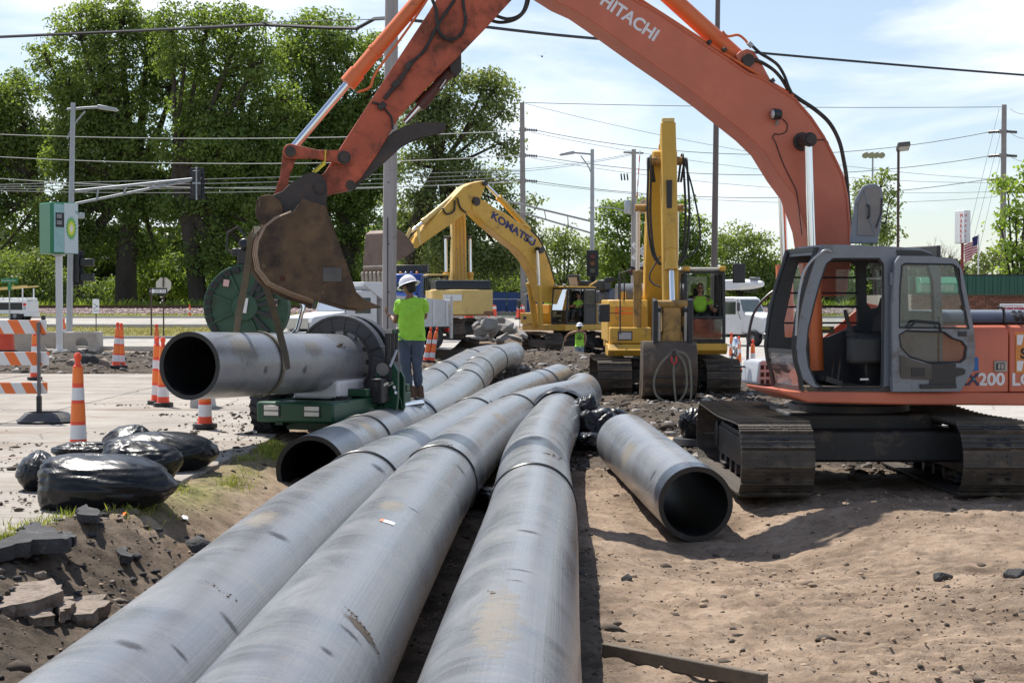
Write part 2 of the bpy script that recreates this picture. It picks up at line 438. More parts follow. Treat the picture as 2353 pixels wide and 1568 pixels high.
mm=N('ShaderNodeMixRGB');mm.blend_type='MULTIPLY';mm.inputs[0].default_value=.75
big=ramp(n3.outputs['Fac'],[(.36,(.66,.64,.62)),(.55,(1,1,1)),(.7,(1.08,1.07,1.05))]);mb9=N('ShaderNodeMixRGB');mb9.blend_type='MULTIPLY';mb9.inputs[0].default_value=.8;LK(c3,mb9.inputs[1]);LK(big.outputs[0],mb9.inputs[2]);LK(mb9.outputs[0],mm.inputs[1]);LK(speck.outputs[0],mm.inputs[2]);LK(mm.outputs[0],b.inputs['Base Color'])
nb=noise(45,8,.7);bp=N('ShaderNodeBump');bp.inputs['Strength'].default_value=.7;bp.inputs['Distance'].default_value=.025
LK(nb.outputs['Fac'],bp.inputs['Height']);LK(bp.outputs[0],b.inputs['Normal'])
ground=bpy.data.objects.new('ground',me);COL.objects.link(ground);struct(ground)
def concrete_mat(name,base=(0.47,0.42,0.36),muddy=0.5):
 m=bpy.data.materials.new(name);m.use_nodes=True
 t=m.node_tree;b=t.nodes['Principled BSDF'];N=t.nodes.new;LK=t.links.new
 b.inputs['Roughness'].default_value=.85;b.inputs['Specular IOR Level'].default_value=.3
 co_=N('ShaderNodeTexCoord')
 def nz(sc,d=9,r=.65,dist=0,st=None):
  n=N('ShaderNodeTexNoise');n.inputs['Scale'].default_value=sc;n.inputs['Detail'].default_value=d
  n.inputs['Roughness'].default_value=r;n.inputs['Distortion'].default_value=dist
  if st:
   k=N('ShaderNodeMapping');k.inputs['Scale'].default_value=st;LK(co_.outputs['Object'],k.inputs[0]);LK(k.outputs[0],n.inputs['Vector'])
  else:LK(co_.outputs['Object'],n.inputs['Vector'])
  return n
 a=nz(.7,8,.6,.5);c=nz(9,8,.7);d=nz(.9,9,.7,.6,(.4,1.4,1))
 r1=N('ShaderNodeValToRGB');r1.color_ramp.elements[0].position=.3;r1.color_ramp.elements[1].position=.7
 r1.color_ramp.elements[0].color=(*[v*.72 for v in base],1);r1.color_ramp.elements[1].color=(*[min(1,v*1.12) for v in base],1)
 LK(a.outputs['Fac'],r1.inputs[0])
 r2=N('ShaderNodeMapRange');r2.inputs[1].default_value=.62-muddy*.14;r2.inputs[2].default_value=.74-muddy*.1;LK(d.outputs['Fac'],r2.inputs[0])
 m1=N('ShaderNodeMixRGB');m1.inputs[2].default_value=(.22,.16,.115,1);LK(r2.outputs[0],m1.inputs[0]);LK(r1.outputs[0],m1.inputs[1])
 vo=N('ShaderNodeTexVoronoi');vo.feature='DISTANCE_TO_EDGE';vo.inputs['Scale'].default_value=.33
 kk=N('ShaderNodeMixRGB');kk.inputs[0].default_value=.12;LK(co_.outputs['Object'],kk.inputs[1]);LK(nz(3,4).outputs['Color'],kk.inputs[2]);LK(kk.outputs[0],vo.inputs['Vector'])
 rc=N('ShaderNodeMapRange');rc.inputs[1].default_value=.0;rc.inputs[2].default_value=.006;rc.inputs[3].default_value=.75;rc.inputs[4].default_value=0
 LK(vo.outputs['Distance'],rc.inputs[0])
 m2=N('ShaderNodeMixRGB');m2.inputs[2].default_value=(.10,.085,.07,1);LK(rc.outputs[0],m2.inputs[0]);LK(m1.outputs[0],m2.inputs[1])
 sp2=N('ShaderNodeMapRange');sp2.inputs[1].default_value=.3;sp2.inputs[2].default_value=.7;sp2.inputs[3].default_value=.82;sp2.inputs[4].default_value=1.12
 LK(c.outputs['Fac'],sp2.inputs[0])
 m3=N('ShaderNodeMixRGB');m3.blend_type='MULTIPLY';m3.inputs[0].default_value=1;LK(m2.outputs[0],m3.inputs[1]);LK(sp2.outputs[0],m3.inputs[2])
 LK(m3.outputs[0],b.inputs['Base Color'])
 bp=N('ShaderNodeBump');bp.inputs['Strength'].default_value=.4;bp.inputs['Distance'].default_value=.01;LK(nz(60).outputs['Fac'],bp.inputs['Height']);LK(bp.outputs[0],b.inputs['Normal'])
 return m
conc=concrete_mat('road_concrete',(.36,.325,.285),.7);conc_far=concrete_mat('road_concrete_clean',(0.42,0.395,0.36),.2)
asph=mat('old_asphalt',(0.10,0.10,0.105),.9,0,.35,3,.5,60,dirt=(.26,.21,.17),damt=.5)
road=bpy.data.objects.new('road',None);COL.objects.link(road);struct(road)
rowsY=[4.0,8.2,12.4,16.6,20.8,25.6,30.0,34.3,38.6]
colsX=[-3.0,-7.2,-11.4,-15.6,-22,-30,-40]
for i in range(8):
 for j in range(6):
  y0,y1=rowsY[i]+.012,rowsY[i+1]-.012
  x0,x1=colsX[j+1]+.012,colsX[j]-.012
  if j==0:
   n=14;right=[]
   for k in range(n+1):
    y=y0+(y1-y0)*k/n
    right.append((float(xb(y))-.02+.07*(vnoise(np.array([y*2.1]),np.array([.3]),4)[0]-.5)+.03*math.sin(y*9),y))
   poly=[(x0,y0)]+right+[(x0,y1)]
  else:poly=[(x0,y0),(x1,y0),(x1,y1),(x0,y1)]
  dz=rnd.uniform(-.006,.006)
  MB().prism(poly,.27,.45+dz,'z').build('slab',conc,road,30,.008)
def sheet(name,x0,x1,y0,y1,m,dz=.03,nx_=40,ny_=8,par=None,zf=None):
 v=[];f_=[]
 for j in range(ny_+1):
  for i in range(nx_+1):
   x=x0+(x1-x0)*i/nx_;y=y0+(y1-y0)*j/ny_
   v.append((x,y,(float(far_z(y)) if zf is None else zf(y))+dz))
 for j in range(ny_):
  for i in range(nx_):a=j*(nx_+1)+i;f_.append((a,a+1,a+nx_+2,a+nx_+1))
 mb=MB();mb.add(v,f_);o=mb.build(name,m,par);return o
struct(sheet('side_road',-70,-2.2,58.5,72,conc_far,.06))
struct(sheet('cross_road',-90,60,92,108.5,conc_far,.05))
struct(sheet('crossing_road',7.2,58,27.8,91.5,conc_far,.03,30,60,None,lambda y:float(np.interp(y,[27,83,91.5],[0,0,.76]))))
struct(sheet('truck_lot',-14,-1.6,73,91.5,conc_far,.045,20,12))
kb=mat('kerb_concrete',(.46,.44,.40),.85,0,.12,4)
k1=MB()
for (x0,x1,y) in ((-90,-3,91.9),(-90,60,108.7),(-70,-8,72.1),(-70,-4,58.3)):
 k1=MB();k1.box(((x0+x1)/2,y,float(far_z(y))+.08),(x1-x0,.18,.2));struct(k1.build('kerb',kb,None,30,.02))
mi_=MB();mi_.prism([(-52+22*math.cos(a) ,99.5+.75*math.sin(a)) for a in np.linspace(0,2*PI,40)[:-1]][::1],.85,1.08,'z')
struct(mi_.build('traffic_island',mat('dry_turf',(.27,.24,.10),.95,0,.35,6),None))
pl_=MB();pl_.box((-40,103.6,float(far_z(103.6))+.056),(100,.12,.002));struct(pl_.build('lane_line',mat('road_paint',(.7,.6,.2),.8),None))
rusty=mat('rail_steel',(.13,.075,.05),.7,.4,.25,4)
tie_m=mat('tie_timber',(.06,.047,.037),.9,0,.3,5)
rw=thing('railway_track','rusty railway rails on dark timber ties over pale ballast before the trees','railway track',(0,125.5,1.66))
for yy in (-.75,.75):
 r_=MB();r_.prism([(yy-.07,.12),(yy+.07,.12),(yy+.07,.135),(yy+.012,.155),(yy+.012,.24),(yy+.036,.25),(yy+.036,.285),(yy-.036,.285),(yy-.036,.25),(yy-.012,.24),(yy-.012,.155),(yy-.07,.135)],-100,80,'x')
 r_.build('rail',rusty,rw)
tie_me=MB().box((0,0,.03),(.23,2.6,.17)).mesh('tie',tie_m)
for i in range(150):inst('tie',tie_me,rw,Matrix.Translation((-55+i*.56,rnd.uniform(-.04,.04),0)))
def scatter_mesh(name,pts,sizes,m,seed=1,flat=.6,parent=None):
 r=np.random.default_rng(seed);n=len(pts)
 g_=1.618;base=np.array([(-1,g_,0),(1,g_,0),(-1,-g_,0),(1,-g_,0),(0,-1,g_),(0,1,g_),(0,-1,-g_),(0,1,-g_),(g_,0,-1),(g_,0,1),(-g_,0,-1),(-g_,0,1)],float)/1.9
 fc=np.array([(0,11,5),(0,5,1),(0,1,7),(0,7,10),(0,10,11),(1,5,9),(5,11,4),(11,10,2),(10,7,6),(7,1,8),(3,9,4),(3,4,2),(3,2,6),(3,6,8),(3,8,9),(4,9,5),(2,4,11),(6,2,10),(8,6,7),(9,8,1)])
 s=sizes[:,None,None]*r.uniform(.7,1.2,(n,12,1))*r.uniform(.65,1.3,(n,1,3))*np.array([1,1,flat])
 a=r.uniform(0,2*PI,n);ca_,sa=np.cos(a),np.sin(a)
 jit=base[None]+r.uniform(-.16,.16,(n,12,3))
 v=jit*s
 x=v[...,0]*ca_[:,None]-v[...,1]*sa[:,None];y=v[...,0]*sa[:,None]+v[...,1]*ca_[:,None]
 v=np.stack([x,y,v[...,2]],-1)+pts[:,None,:]
 fcs=(fc[None]+(np.arange(n)*12)[:,None,None]).reshape(-1,3)
 return raw_mesh(name,v.reshape(-1,3),fcs,m,parent,False)
def raw_mesh(name,v,f_,m,parent=None,smooth=False,tint=None):
 me=bpy.data.meshes.new(name);k=f_.shape[1]
 me.vertices.add(len(v));me.vertices.foreach_set('co',v.astype(np.float32).ravel())
 me.loops.add(f_.size);me.loops.foreach_set('vertex_index',f_.astype(np.int32).ravel())
 me.polygons.add(len(f_));me.polygons.foreach_set('loop_start',np.arange(0,f_.size,k,dtype=np.int32))
 me.update(calc_edges=True);me.materials.append(m)
 if smooth:me.shade_smooth()
 if tint is not None:
  c_=me.color_attributes.new('tint','FLOAT_COLOR','POINT');c_.data.foreach_set('color',tint.astype(np.float32).ravel())
 o=bpy.data.objects.new(name,me);COL.objects.link(o)
 if parent:o.parent=parent
 return o
def rand_xy(n,x0,x1,y0,y1,seed,near=True):
 r=np.random.default_rng(seed)
 X=r.uniform(x0,x1,n);u=r.uniform(0,1,n)
 Y=(y0*(y1/y0)**u) if near else y0+(y1-y0)*u
 return X,Y,r
clod_l=mat('sand_clod',(.36,.26,.18),.95,0,.3,3);clod_d=mat('dark_clod',(.075,.058,.043),.95,0,.5,2)
stone_m=mat('broken_stone',(.34,.31,.28),.9,0,.35,2)
X,Y,r=rand_xy(30000,-3.2,7.5,7.4,21,2)
cl=fbm(X*.9,Y*.9,91,3);k=r.uniform(-.25,.5,len(X))<cl;X,Y=X[k],Y[k]
P=np.stack([X,Y,ground_z(X,Y)+.003],1);stuff(scatter_mesh('sand_clods',P,np.exp(r.normal(-5.0,.6,len(X))),clod_l,3),'small tan clods of earth over the sandy ground','clods')
X,Y,r=rand_xy(30000,-4.0,7.5,7.2,22,12)
dk=.9*((X<-1.3) & (Y<13.6))+.35*(np.exp(-(((X-4.3)/1.1)**2+((Y-11.4)/1.4)**2))*3)+.16+.3*((X>-1.2) & (X<.8))+.25*(fbm(X*.7,Y*.7,93,3)>.25)
k=r.uniform(0,1,len(X))<dk*(.3+sst(-.1,.5,fbm(X*1.6,Y*1.6,95,3)));k &= X>xb(Y)+.0;X,Y=X[k],Y[k]
P=np.stack([X,Y,ground_z(X,Y)-.002],1);stuff(scatter_mesh('dark_clods',P,np.exp(r.normal(-4.7,.75,len(X))),clod_d,4),'dark earth clods and asphalt crumbs beside the pipes','clods')
X,Y,r=rand_xy(30000,-16,9,20.5,60,22)
k=(zones(X,Y)>.3) | ((Y>39) & (Y<55) & (X<-3));k &= r.uniform(0,1,len(X))<.35+.6*(fbm(X*.7,Y*.4,97,3)>.05);X,Y=X[k],Y[k]
P=np.stack([X,Y,ground_z(X,Y)+.01],1);sz=np.exp(r.normal(-3.4,.6,len(X)));half=r.uniform(0,1,len(X))<.72
stuff(scatter_mesh('dark_rubble',P[half],sz[half],clod_d,6),'dark crumbled earth and asphalt behind the pipes','rubble')
stuff(scatter_mesh('pale_rubble',P[~half],sz[~half]*1.1,stone_m,7),'pale broken stone mixed in the torn up strip','rubble')
X,Y,r=rand_xy(5200,-9,-3.05,9,27,32);k=((fbm(X*.5,Y*.9,99,3)>.12) | ((X>-4.6) & (Y>17.5) & (Y<25) & (r.uniform(0,1,len(X))<.8))) & (X<xb(Y)-.02);X,Y=X[k],Y[k]
P=np.stack([X,Y,np.full(len(X),.458)],1);stuff(scatter_mesh('mud_crumbs',P,np.exp(r.normal(-4.3,.6,len(X))),clod_d,8,.45),'mud crumbs dropped on the concrete pavement','mud')
X,Y,r=rand_xy(8000,-46,40,117.4,123.4,42,False);P=np.stack([X,Y,ground_z(X,Y)+.02],1)
stuff(scatter_mesh('ballast',P,r.uniform(.08,.17,len(X)),mat('ballast_stone',(.38,.29,.27),.9,0,.4,1.5),9),'pinkish ballast stone along the railway bank','ballast')
leaf_cache={}
def leaf_mat(name,c0,c1,transl=.45):
 if name in leaf_cache:return leaf_cache[name]
 m=bpy.data.materials.new(name);m.use_nodes=True;t=m.node_tree;t.nodes.clear();N=t.nodes.new;LK=t.links.new
 o=N('ShaderNodeOutputMaterial');vc=N('ShaderNodeVertexColor');vc.layer_name='tint';sp=N('ShaderNodeSeparateColor');LK(vc.outputs[0],sp.inputs[0])
 mx=N('ShaderNodeMixRGB');mx.inputs[1].default_value=(*c0,1);mx.inputs[2].default_value=(*c1,1);LK(sp.outputs[0],mx.inputs[0])
 d=N('ShaderNodeBsdfPrincipled');d.inputs['Roughness'].default_value=.5;d.inputs['Specular IOR Level'].default_value=.35;LK(mx.outputs[0],d.inputs['Base Color'])
 tl=N('ShaderNodeBsdfTranslucent');hs=N('ShaderNodeMixRGB');hs.blend_type='MULTIPLY';hs.inputs[0].default_value=1;hs.inputs[2].default_value=(1.5,1.45,.6,1)
 LK(mx.outputs[0],hs.inputs[1]);LK(hs.outputs[0],tl.inputs[0])
 a=N('ShaderNodeMixShader');a.inputs[0].default_value=transl;LK(d.outputs[0],a.inputs[1]);LK(tl.outputs[0],a.inputs[2]);LK(a.outputs[0],o.inputs[0])
 leaf_cache[name]=m;return m
def grass_mesh(name,X,Y,Z,h,m,seed=1,w=.006):
 r=np.random.default_rng(seed);n=len(X);h=h*r.uniform(.5,1.1,n);a=r.uniform(0,2*PI,n);l=r.uniform(.1,.7,n)*h;b=r.uniform(0,2*PI,n)
 dx,dy=np.cos(a)*w,np.sin(a)*w
 p0=np.stack([X-dx,Y-dy,Z],1);p1=np.stack([X+dx,Y+dy,Z],1)
 p2=np.stack([X+np.cos(b)*l*.4,Y+np.sin(b)*l*.4,Z+h*.65],1);p3=np.stack([X+np.cos(b)*l,Y+np.sin(b)*l,Z+h],1)
 v=np.stack([p0,p1,p2,p3],1).reshape(-1,3);k=np.arange(n)[:,None]*4
 f_=np.concatenate([k+np.array([[0,1,2]]),k+np.array([[1,3,2]])],0)
 tn=np.repeat(r.uniform(0,1,n),4);return raw_mesh(name,v,f_,m,None,False,np.stack([tn,tn,tn,tn*0+1],1))
gl_m=leaf_mat('grass_blade',(.13,.20,.035),(.36,.36,.10),.4)
X,Y,r=rand_xy(120000,-4.6,-1.9,11.6,20.5,52)
d_=np.exp(-((X-xb(Y)-0.20)/0.2)**2)*np.clip(.15+1.6*fbm(X*1.5,Y*1.2,83,3),0,1)*sst(12.7,13.4,Y)
k=r.uniform(0,1,len(X))<d_;X,Y=X[k],Y[k]
stuff(grass_mesh('kerb_grass',X,Y,ground_z(X,Y),r.uniform(.02,.10,len(X)),gl_m,5,.004),'bright grass along the torn edge of the pavement','grass')
cx=np.concatenate([r.normal(a,.10,260) for a in (-3.62,-3.50,-3.75)]);cy=np.concatenate([r.normal(b,.22,260) for b in (12.2,12.9,11.6)])
stuff(grass_mesh('joint_grass',cx,cy,np.full(len(cx),.44),r.uniform(.03,.09,len(cx)),gl_m,6),'weeds growing in a pavement joint at the left edge','grass')
X,Y,r=rand_xy(20000,-48,-4,73,91.5,62,False)
stuff(grass_mesh('verge_grass',X,Y,ground_z(X,Y),r.uniform(.06,.16,len(X)),leaf_mat('dry_blade',(.2,.2,.06),(.42,.36,.16),.3),7,.03),'dry grass verge beyond the side road','grass')
X,Y,r=rand_xy(16000,-48,40,109,117.5,72,False)
stuff(grass_mesh('bank_grass',X,Y,ground_z(X,Y),r.uniform(.08,.25,len(X)),gl_m,8,.04),'green grass at the foot of the railway bank','grass')
X,Y,r=rand_xy(26000,-52,40,130.5,138,82,False)
stuff(grass_mesh('weeds_beyond_track',X,Y,ground_z(X,Y),r.uniform(.3,1.1,len(X)),leaf_mat('weed_blade',(.10,.19,.03),(.28,.34,.08),.5),9,.09),'tall green weeds growing behind the railway','weeds')
bark=mat('bark',(.055,.045,.036),.95,0,.3,6,.6,20)
def in_px(x,y,Y):p=at(x,y,Y);return p
def bare_tree(root,B,trunk,r):
 top=max(c[2]+q for c,q in B);mx_=np.mean([c[0] for c,_ in B]);k=MB()
 def grow(p,d,L_,rr,n):
  q=p+d*L_*.5+Vector((r.normal()*.04,r.normal()*.04,0))*L_;e=p+d*L_;k.tube([p,q,e],[rr,rr*.8,rr*.6],5 if n>1 else 3,False)
  if n==0:return
  for _ in range(3 if n>1 else 4):grow(p.lerp(e,r.uniform(.45,1)),(d+Vector((r.normal()*.42,r.normal()*.42,r.normal()*.2+.12))).normalized(),L_*r.uniform(.5,.75),rr*.5,n-1)
 grow(Vector((0,0,0)),Vector((mx_*.08,0,1)).normalized(),top*.42,trunk*.8,5);k.build('trunk',bark,root);return root
def tree(name,label,base_px,Y,blobs,leaf=.34,dens=1.0,mats=None,trunk=.55,cat='tree',group=None,limbs=True,clump=1.15,forks=None,bare=False,seed=None,trunkc=None,dep=.9,fill=None):
 sd=seed if seed is not None else int(abs(base_px[0])*7+Y);r=np.random.default_rng(sd)
 b0=at(base_px[0],base_px[1],Y);gzb=gz(b0.x,Y)-.1
 root=thing(name,label,cat,(b0.x,Y,gzb),0,group)
 k=ppm(Y)
 if fill:blobs=list(blobs)+[(r.uniform(fill[0],fill[1]),r.uniform(fill[2],fill[3]),r.uniform(34,56)) for _ in range(fill[4])]
 B=[]
 for (x,y,rr) in blobs:
  p=at(x,y,Y);B.append((np.array([p.x-b0.x,r.uniform(-.5,.5)*rr/k*1.2,p.z-gzb]),rr/k))
 if bare:return bare_tree(root,B,trunk,r)
 wood=MB();cz=np.mean([c[2] for c,_ in B]);top=max(c[2]+rad for c,rad in B)
 cm=np.average([c for c,_ in B],axis=0,weights=[q**2 for _,q in B])
 forkz=cz*.42
 tp=[Vector((0,0,0)),Vector((cm[0]*.12+r.uniform(-.2,.2),0,forkz*.5)),Vector((cm[0]*.3,cm[1]*.3,forkz))]
 if trunkc:tp=[Vector((0,0,0))]+[Vector((at(x,y,Y).x-b0.x,r.uniform(-.3,.3),at(x,y,Y).z-gzb)) for x,y in trunkc]
 tp=smooth_pts(tp,4);n_=len(tp)
 wood.tube(tp,[trunk*(1.35 if i==0 else 1.0-.35*i/n_) for i in range(n_)],9)
 fk=tp[-1];clumps=[]
 for (c,rad) in B:
  e=Vector(c);mid=fk.lerp(e,.5)+Vector((r.uniform(-.1,.1)*rad,r.uniform(-.1,.1)*rad,-.12*(e-fk).length*.5))
  if limbs:
   pp=smooth_pts([fk.lerp(tp[-2],.3),mid,e],4);rr0=trunk*min(.62,.2+.1*rad)
   wood.tube(pp,[rr0*(1-.8*i/(len(pp)-1))+.02 for i in range(len(pp))],6)
  ncl=max(4,int(10.5*(rad/clump)**2*(1 if not bare else .8)))
  for _ in range(ncl):
   d=r.normal(size=3);d /= np.linalg.norm(d)+1e-9;q_=r.uniform(.25,1)**.55
   pt=c+d*rad*q_*np.array([1,dep,.92]);clumps.append((pt,c))
   if limbs and r.uniform()<(.3 if not bare else 1):
    m2=Vector(c).lerp(Vector(pt),.5)+Vector((0,0,.08*rad))
    wood.tube([Vector(c)*.9+Vector(mid)*.1,m2,Vector(pt)],[.09*trunk+.035,.045*trunk+.02,.012],4,False)
 wood.build('trunk',bark,root)
 if not bare:
  C=np.array([p for p,_ in clumps]);leaf*=.86;per=max(6,int(50*dens*(clump/1.15)**2*(.34/leaf)**2))
  n=len(C)*per
  ci=np.repeat(np.arange(len(C)),per)
  off=r.normal(size=(n,3));off /= np.linalg.norm(off,axis=1)[:,None];off*=(r.uniform(0,1,n)**.5)[:,None]*clump*np.array([1,1,.62])
  pos=C[ci]+off
  nrm=off/clump+r.normal(size=(n,3))*.65+np.array([0,0,.35]);nrm /= np.linalg.norm(nrm,axis=1)[:,None]
  t1=np.cross(nrm,r.normal(size=(n,3)));t1 /= np.linalg.norm(t1,axis=1)[:,None];t2=np.cross(nrm,t1)
  sz=leaf*r.uniform(.5,1.25,n)[:,None]*.5
  v=np.stack([pos-t1*sz,pos+t2*sz*.62,pos+t1*sz,pos-t2*sz*.62],1).reshape(-1,3)
  f_=np.arange(n*4).reshape(-1,4)
  tc_=r.uniform(0,1,len(C))[ci]*.6+r.uniform(0,1,n)*.4;tn=np.repeat(tc_,4)
  raw_mesh('crown',v,f_,mats,root,False,np.stack([tn,tn,tn,tn*0+1],1))
 return root
lf_dark=leaf_mat('cottonwood_leaf',(.085,.135,.04),(.25,.33,.11),.56)
lf_mid=leaf_mat('maple_leaf',(.088,.145,.038),(.25,.34,.11),.56)
lf_pale=leaf_mat('willow_leaf',(.13,.185,.055),(.26,.33,.11),.46)
lf_grey=leaf_mat('elm_leaf',(.10,.14,.055),(.23,.28,.12),.46)
G1='big cottonwoods behind the railway'
tree('cottonwood_tree','cottonwood at the left edge with sparse dark bent limbs',(165,692),150,[(-10,250,70),(30,200,55),(55,290,60),(5,340,70),(-30,420,70),(70,400,55),(20,480,55),(95,330,40)],.42,.85,lf_dark,.6,group=G1,trunkc=[(178,640),(160,560),(90,450)],fill=(-60,130,220,600,20))
tree('cottonwood_tree','tallest cottonwood just right of the left street lamp',(290,692),145,[(190,80,75),(270,40,70),(330,110,85),(240,160,85),(150,190,65),(390,190,75),(180,280,70),(290,260,85),(240,350,75),(340,350,70),(150,370,55),(200,440,60),(300,450,65),(370,440,55),(100,130,40)],.42,1.0,lf_dark,1.05,group=G1,trunkc=[(292,600),(300,500),(310,400)],fill=(120,420,200,640,34))
tree('cottonwood_tree','broad cottonwood with forked trunk behind the traffic signal',(460,692),140,[(400,60,55),(480,60,60),(560,70,65),(430,140,70),(520,160,85),(600,150,65),(470,250,85),(570,260,80),(420,330,60),(520,360,80),(610,360,65),(500,450,70),(590,470,60),(640,230,55),(650,420,45)],.4,1.0,lf_mid,.85,group=G1,trunkc=[(445,600),(430,500),(405,400)],fill=(370,670,250,640,36))
tree('cottonwood_tree','rounded cottonwood left of the wooden utility pole',(800,692),146,[(690,70,55),(760,80,60),(650,130,55),(720,150,75),(800,140,65),(860,110,45),(680,240,70),(770,240,75),(850,220,60),(720,340,75),(810,330,70),(690,430,65),(780,440,70),(860,420,60),(640,330,50),(740,520,60),(840,520,60)],.4,1.0,lf_mid,.8,group=G1,trunkc=[(800,600),(790,500),(770,400)],fill=(610,890,260,650,34))
tree('elm_tree','airy elm with arching dark limbs right of the utility pole',(935,692),120,[(960,200,50),(1040,190,50),(1110,200,50),(1160,250,40),(1000,290,55),(1080,290,60),(1150,330,45),(960,380,55),(1050,400,60),(1130,420,50),(1190,480,45),(990,480,55),(1080,500,60),(1160,560,50),(930,470,45),(1220,540,35),(1030,580,60),(1110,610,60),(1190,620,50)],.34,.85,lf_grey,.5,trunkc=[(945,560),(975,450),(1010,380)],fill=(950,1190,200,640,14))
tree('elm_tree','second dark trunked elm under the lifted bucket',(1010,692),135,[(900,560,50),(960,600,50),(1020,560,50),(1080,600,50),(870,620,45),(930,650,40),(1150,650,40),(1210,660,35),(1060,660,35)],.36,.9,lf_mid,.5)
tree('young_tree','pale feathery tree behind the blue containers',(1290,690),130,[(1270,560,38),(1310,570,40),(1350,590,32),(1260,620,38),(1310,640,42),(1360,650,30),(1300,530,22)],.3,.75,lf_pale,.25,clump=.8)
tree('maple_tree','dark full maple behind the crossing signal',(1450,690),150,[(1410,500,45),(1470,490,50),(1540,490,52),(1590,530,45),(1400,570,52),(1470,580,60),(1550,580,60),(1610,590,42),(1390,640,45),(1450,655,45),(1540,650,45),(1600,650,40)],.4,1.1,lf_mid,.45)
tree('ash_tree','wide pale green tree left of the orange boom',(1700,690),155,[(1660,570,42),(1700,550,40),(1745,570,40),(1640,620,40),(1690,620,48),(1750,625,46),(1790,650,35),(1660,665,30),(1720,670,30)],.38,.85,lf_pale,.3)
tree('birch_tree','light feathery tree beside the parking lamp',(2010,640),95,[(1985,430,32),(2020,420,30),(2000,470,38),(2040,460,26),(1975,500,32),(2030,510,32),(2000,550,36),(2050,540,22)],.26,.7,lf_pale,.18,clump=.7)
tree('bare_tree','leafless tree right of the parking lamp',(2130,660),90,[(2120,540,30),(2150,510,30),(2170,560,30),(2100,580,25)],.3,1,lf_pale,.12,bare=True,clump=.7)
tree('bare_tree','thin leafless tree beside the red pylon',(2190,660),92,[(2180,560,24),(2200,600,24),(2160,610,22)],.3,1,lf_pale,.1,bare=True,clump=.7)
tree('locust_tree','bright green tree at the right edge behind the building',(2340,700),62,[(2320,430,34),(2355,420,40),(2330,500,36),(2365,520,40),(2320,570,34),(2355,600,40),(2300,520,20),(2310,620,25)],.26,.8,leaf_mat('locust_leaf',(.19,.30,.05),(.38,.48,.12),.45),.16,clump=.55)
tree('small_tree','small green tree behind the flag',(2270,690),75,[(2255,590,24),(2285,580,26),(2270,620,28),(2240,620,18),(2300,610,18)],.25,.7,lf_grey,.1,clump=.5)
for i,(x,y,w_,lab) in enumerate(((20,640,70,'leafy bush filling the far left corner'),(90,620,55,'tall shrub behind the filling station sign'),(140,660,40,'low shrub at the foot of the sign pole'),(215,670,25,'small bush by the leaning tree trunk'))):
 tree('shrub',lab,(x,700),136-i,[(x,y,w_*.7),(x-w_*.6,y+25,w_*.6),(x+w_*.6,y+20,w_*.6),(x,y-w_*.5,w_*.5),(x+w_*.2,y+45,w_*.5)],.34,.9,lf_pale,.12,'shrub','shrubs behind the railway')
for i,(x,lab) in enumerate(((350,'dark bush between two cottonwood trunks'),(560,'bush behind the green fusion machine'),(700,'bush under the rounded cottonwood'),(1130,'bush over the blue containers'),(1380,'bush behind the traffic lamp'),(1760,'bush behind the white bucket truck'),(1880,'bush behind the open cab'))):
 tree('shrub',lab,(x,700),152+i,[(x,640,45),(x-50,655,40),(x+50,655,40),(x-20,600,35),(x+35,610,35),(x+90,665,30),(x-90,665,30)],.4,.9,lf_mid,.15,'shrub','shrubs behind the railway')
r_=np.random.default_rng(3);n=62000
Xw=r_.uniform(-95,120,n);hw=4.2+3.5*fbm(Xw*.12,Xw*0+3,7,3)+np.where(Xw<-5,5.5,0);Zw=1.2+r_.uniform(0,1,n)**.8*hw;Yw=168+r_.uniform(-4,6,n)
nr=r_.normal(size=(n,3))+np.array([0,-.4,.5]);nr /= np.linalg.norm(nr,axis=1)[:,None];t1=np.cross(nr,r_.normal(size=(n,3)));t1 /= np.linalg.norm(t1,axis=1)[:,None];t2=np.cross(nr,t1)
pos=np.stack([Xw,Yw,Zw],1);sz=r_.uniform(.3,.7,n)[:,None]
v=np.stack([pos-t1*sz,pos+t2*sz*.6,pos+t1*sz,pos-t2*sz*.6],1).reshape(-1,3);tn=np.repeat(np.clip(.5+fbm(Xw*.3,Zw*.3,8,2)*.6+r_.uniform(-.2,.2,n),0,1),4)
stuff(raw_mesh('far_woods',v,np.arange(n*4).reshape(-1,4),leaf_mat('far_leaf',(.035,.06,.02),(.10,.14,.045),.3),None,False,np.stack([tn,tn,tn,tn*0+1],1)),'far belt of woods closing the view','woods')  # leaf greens darkened, shade behind the trunks put into the colour
R=.38;WALL=.052
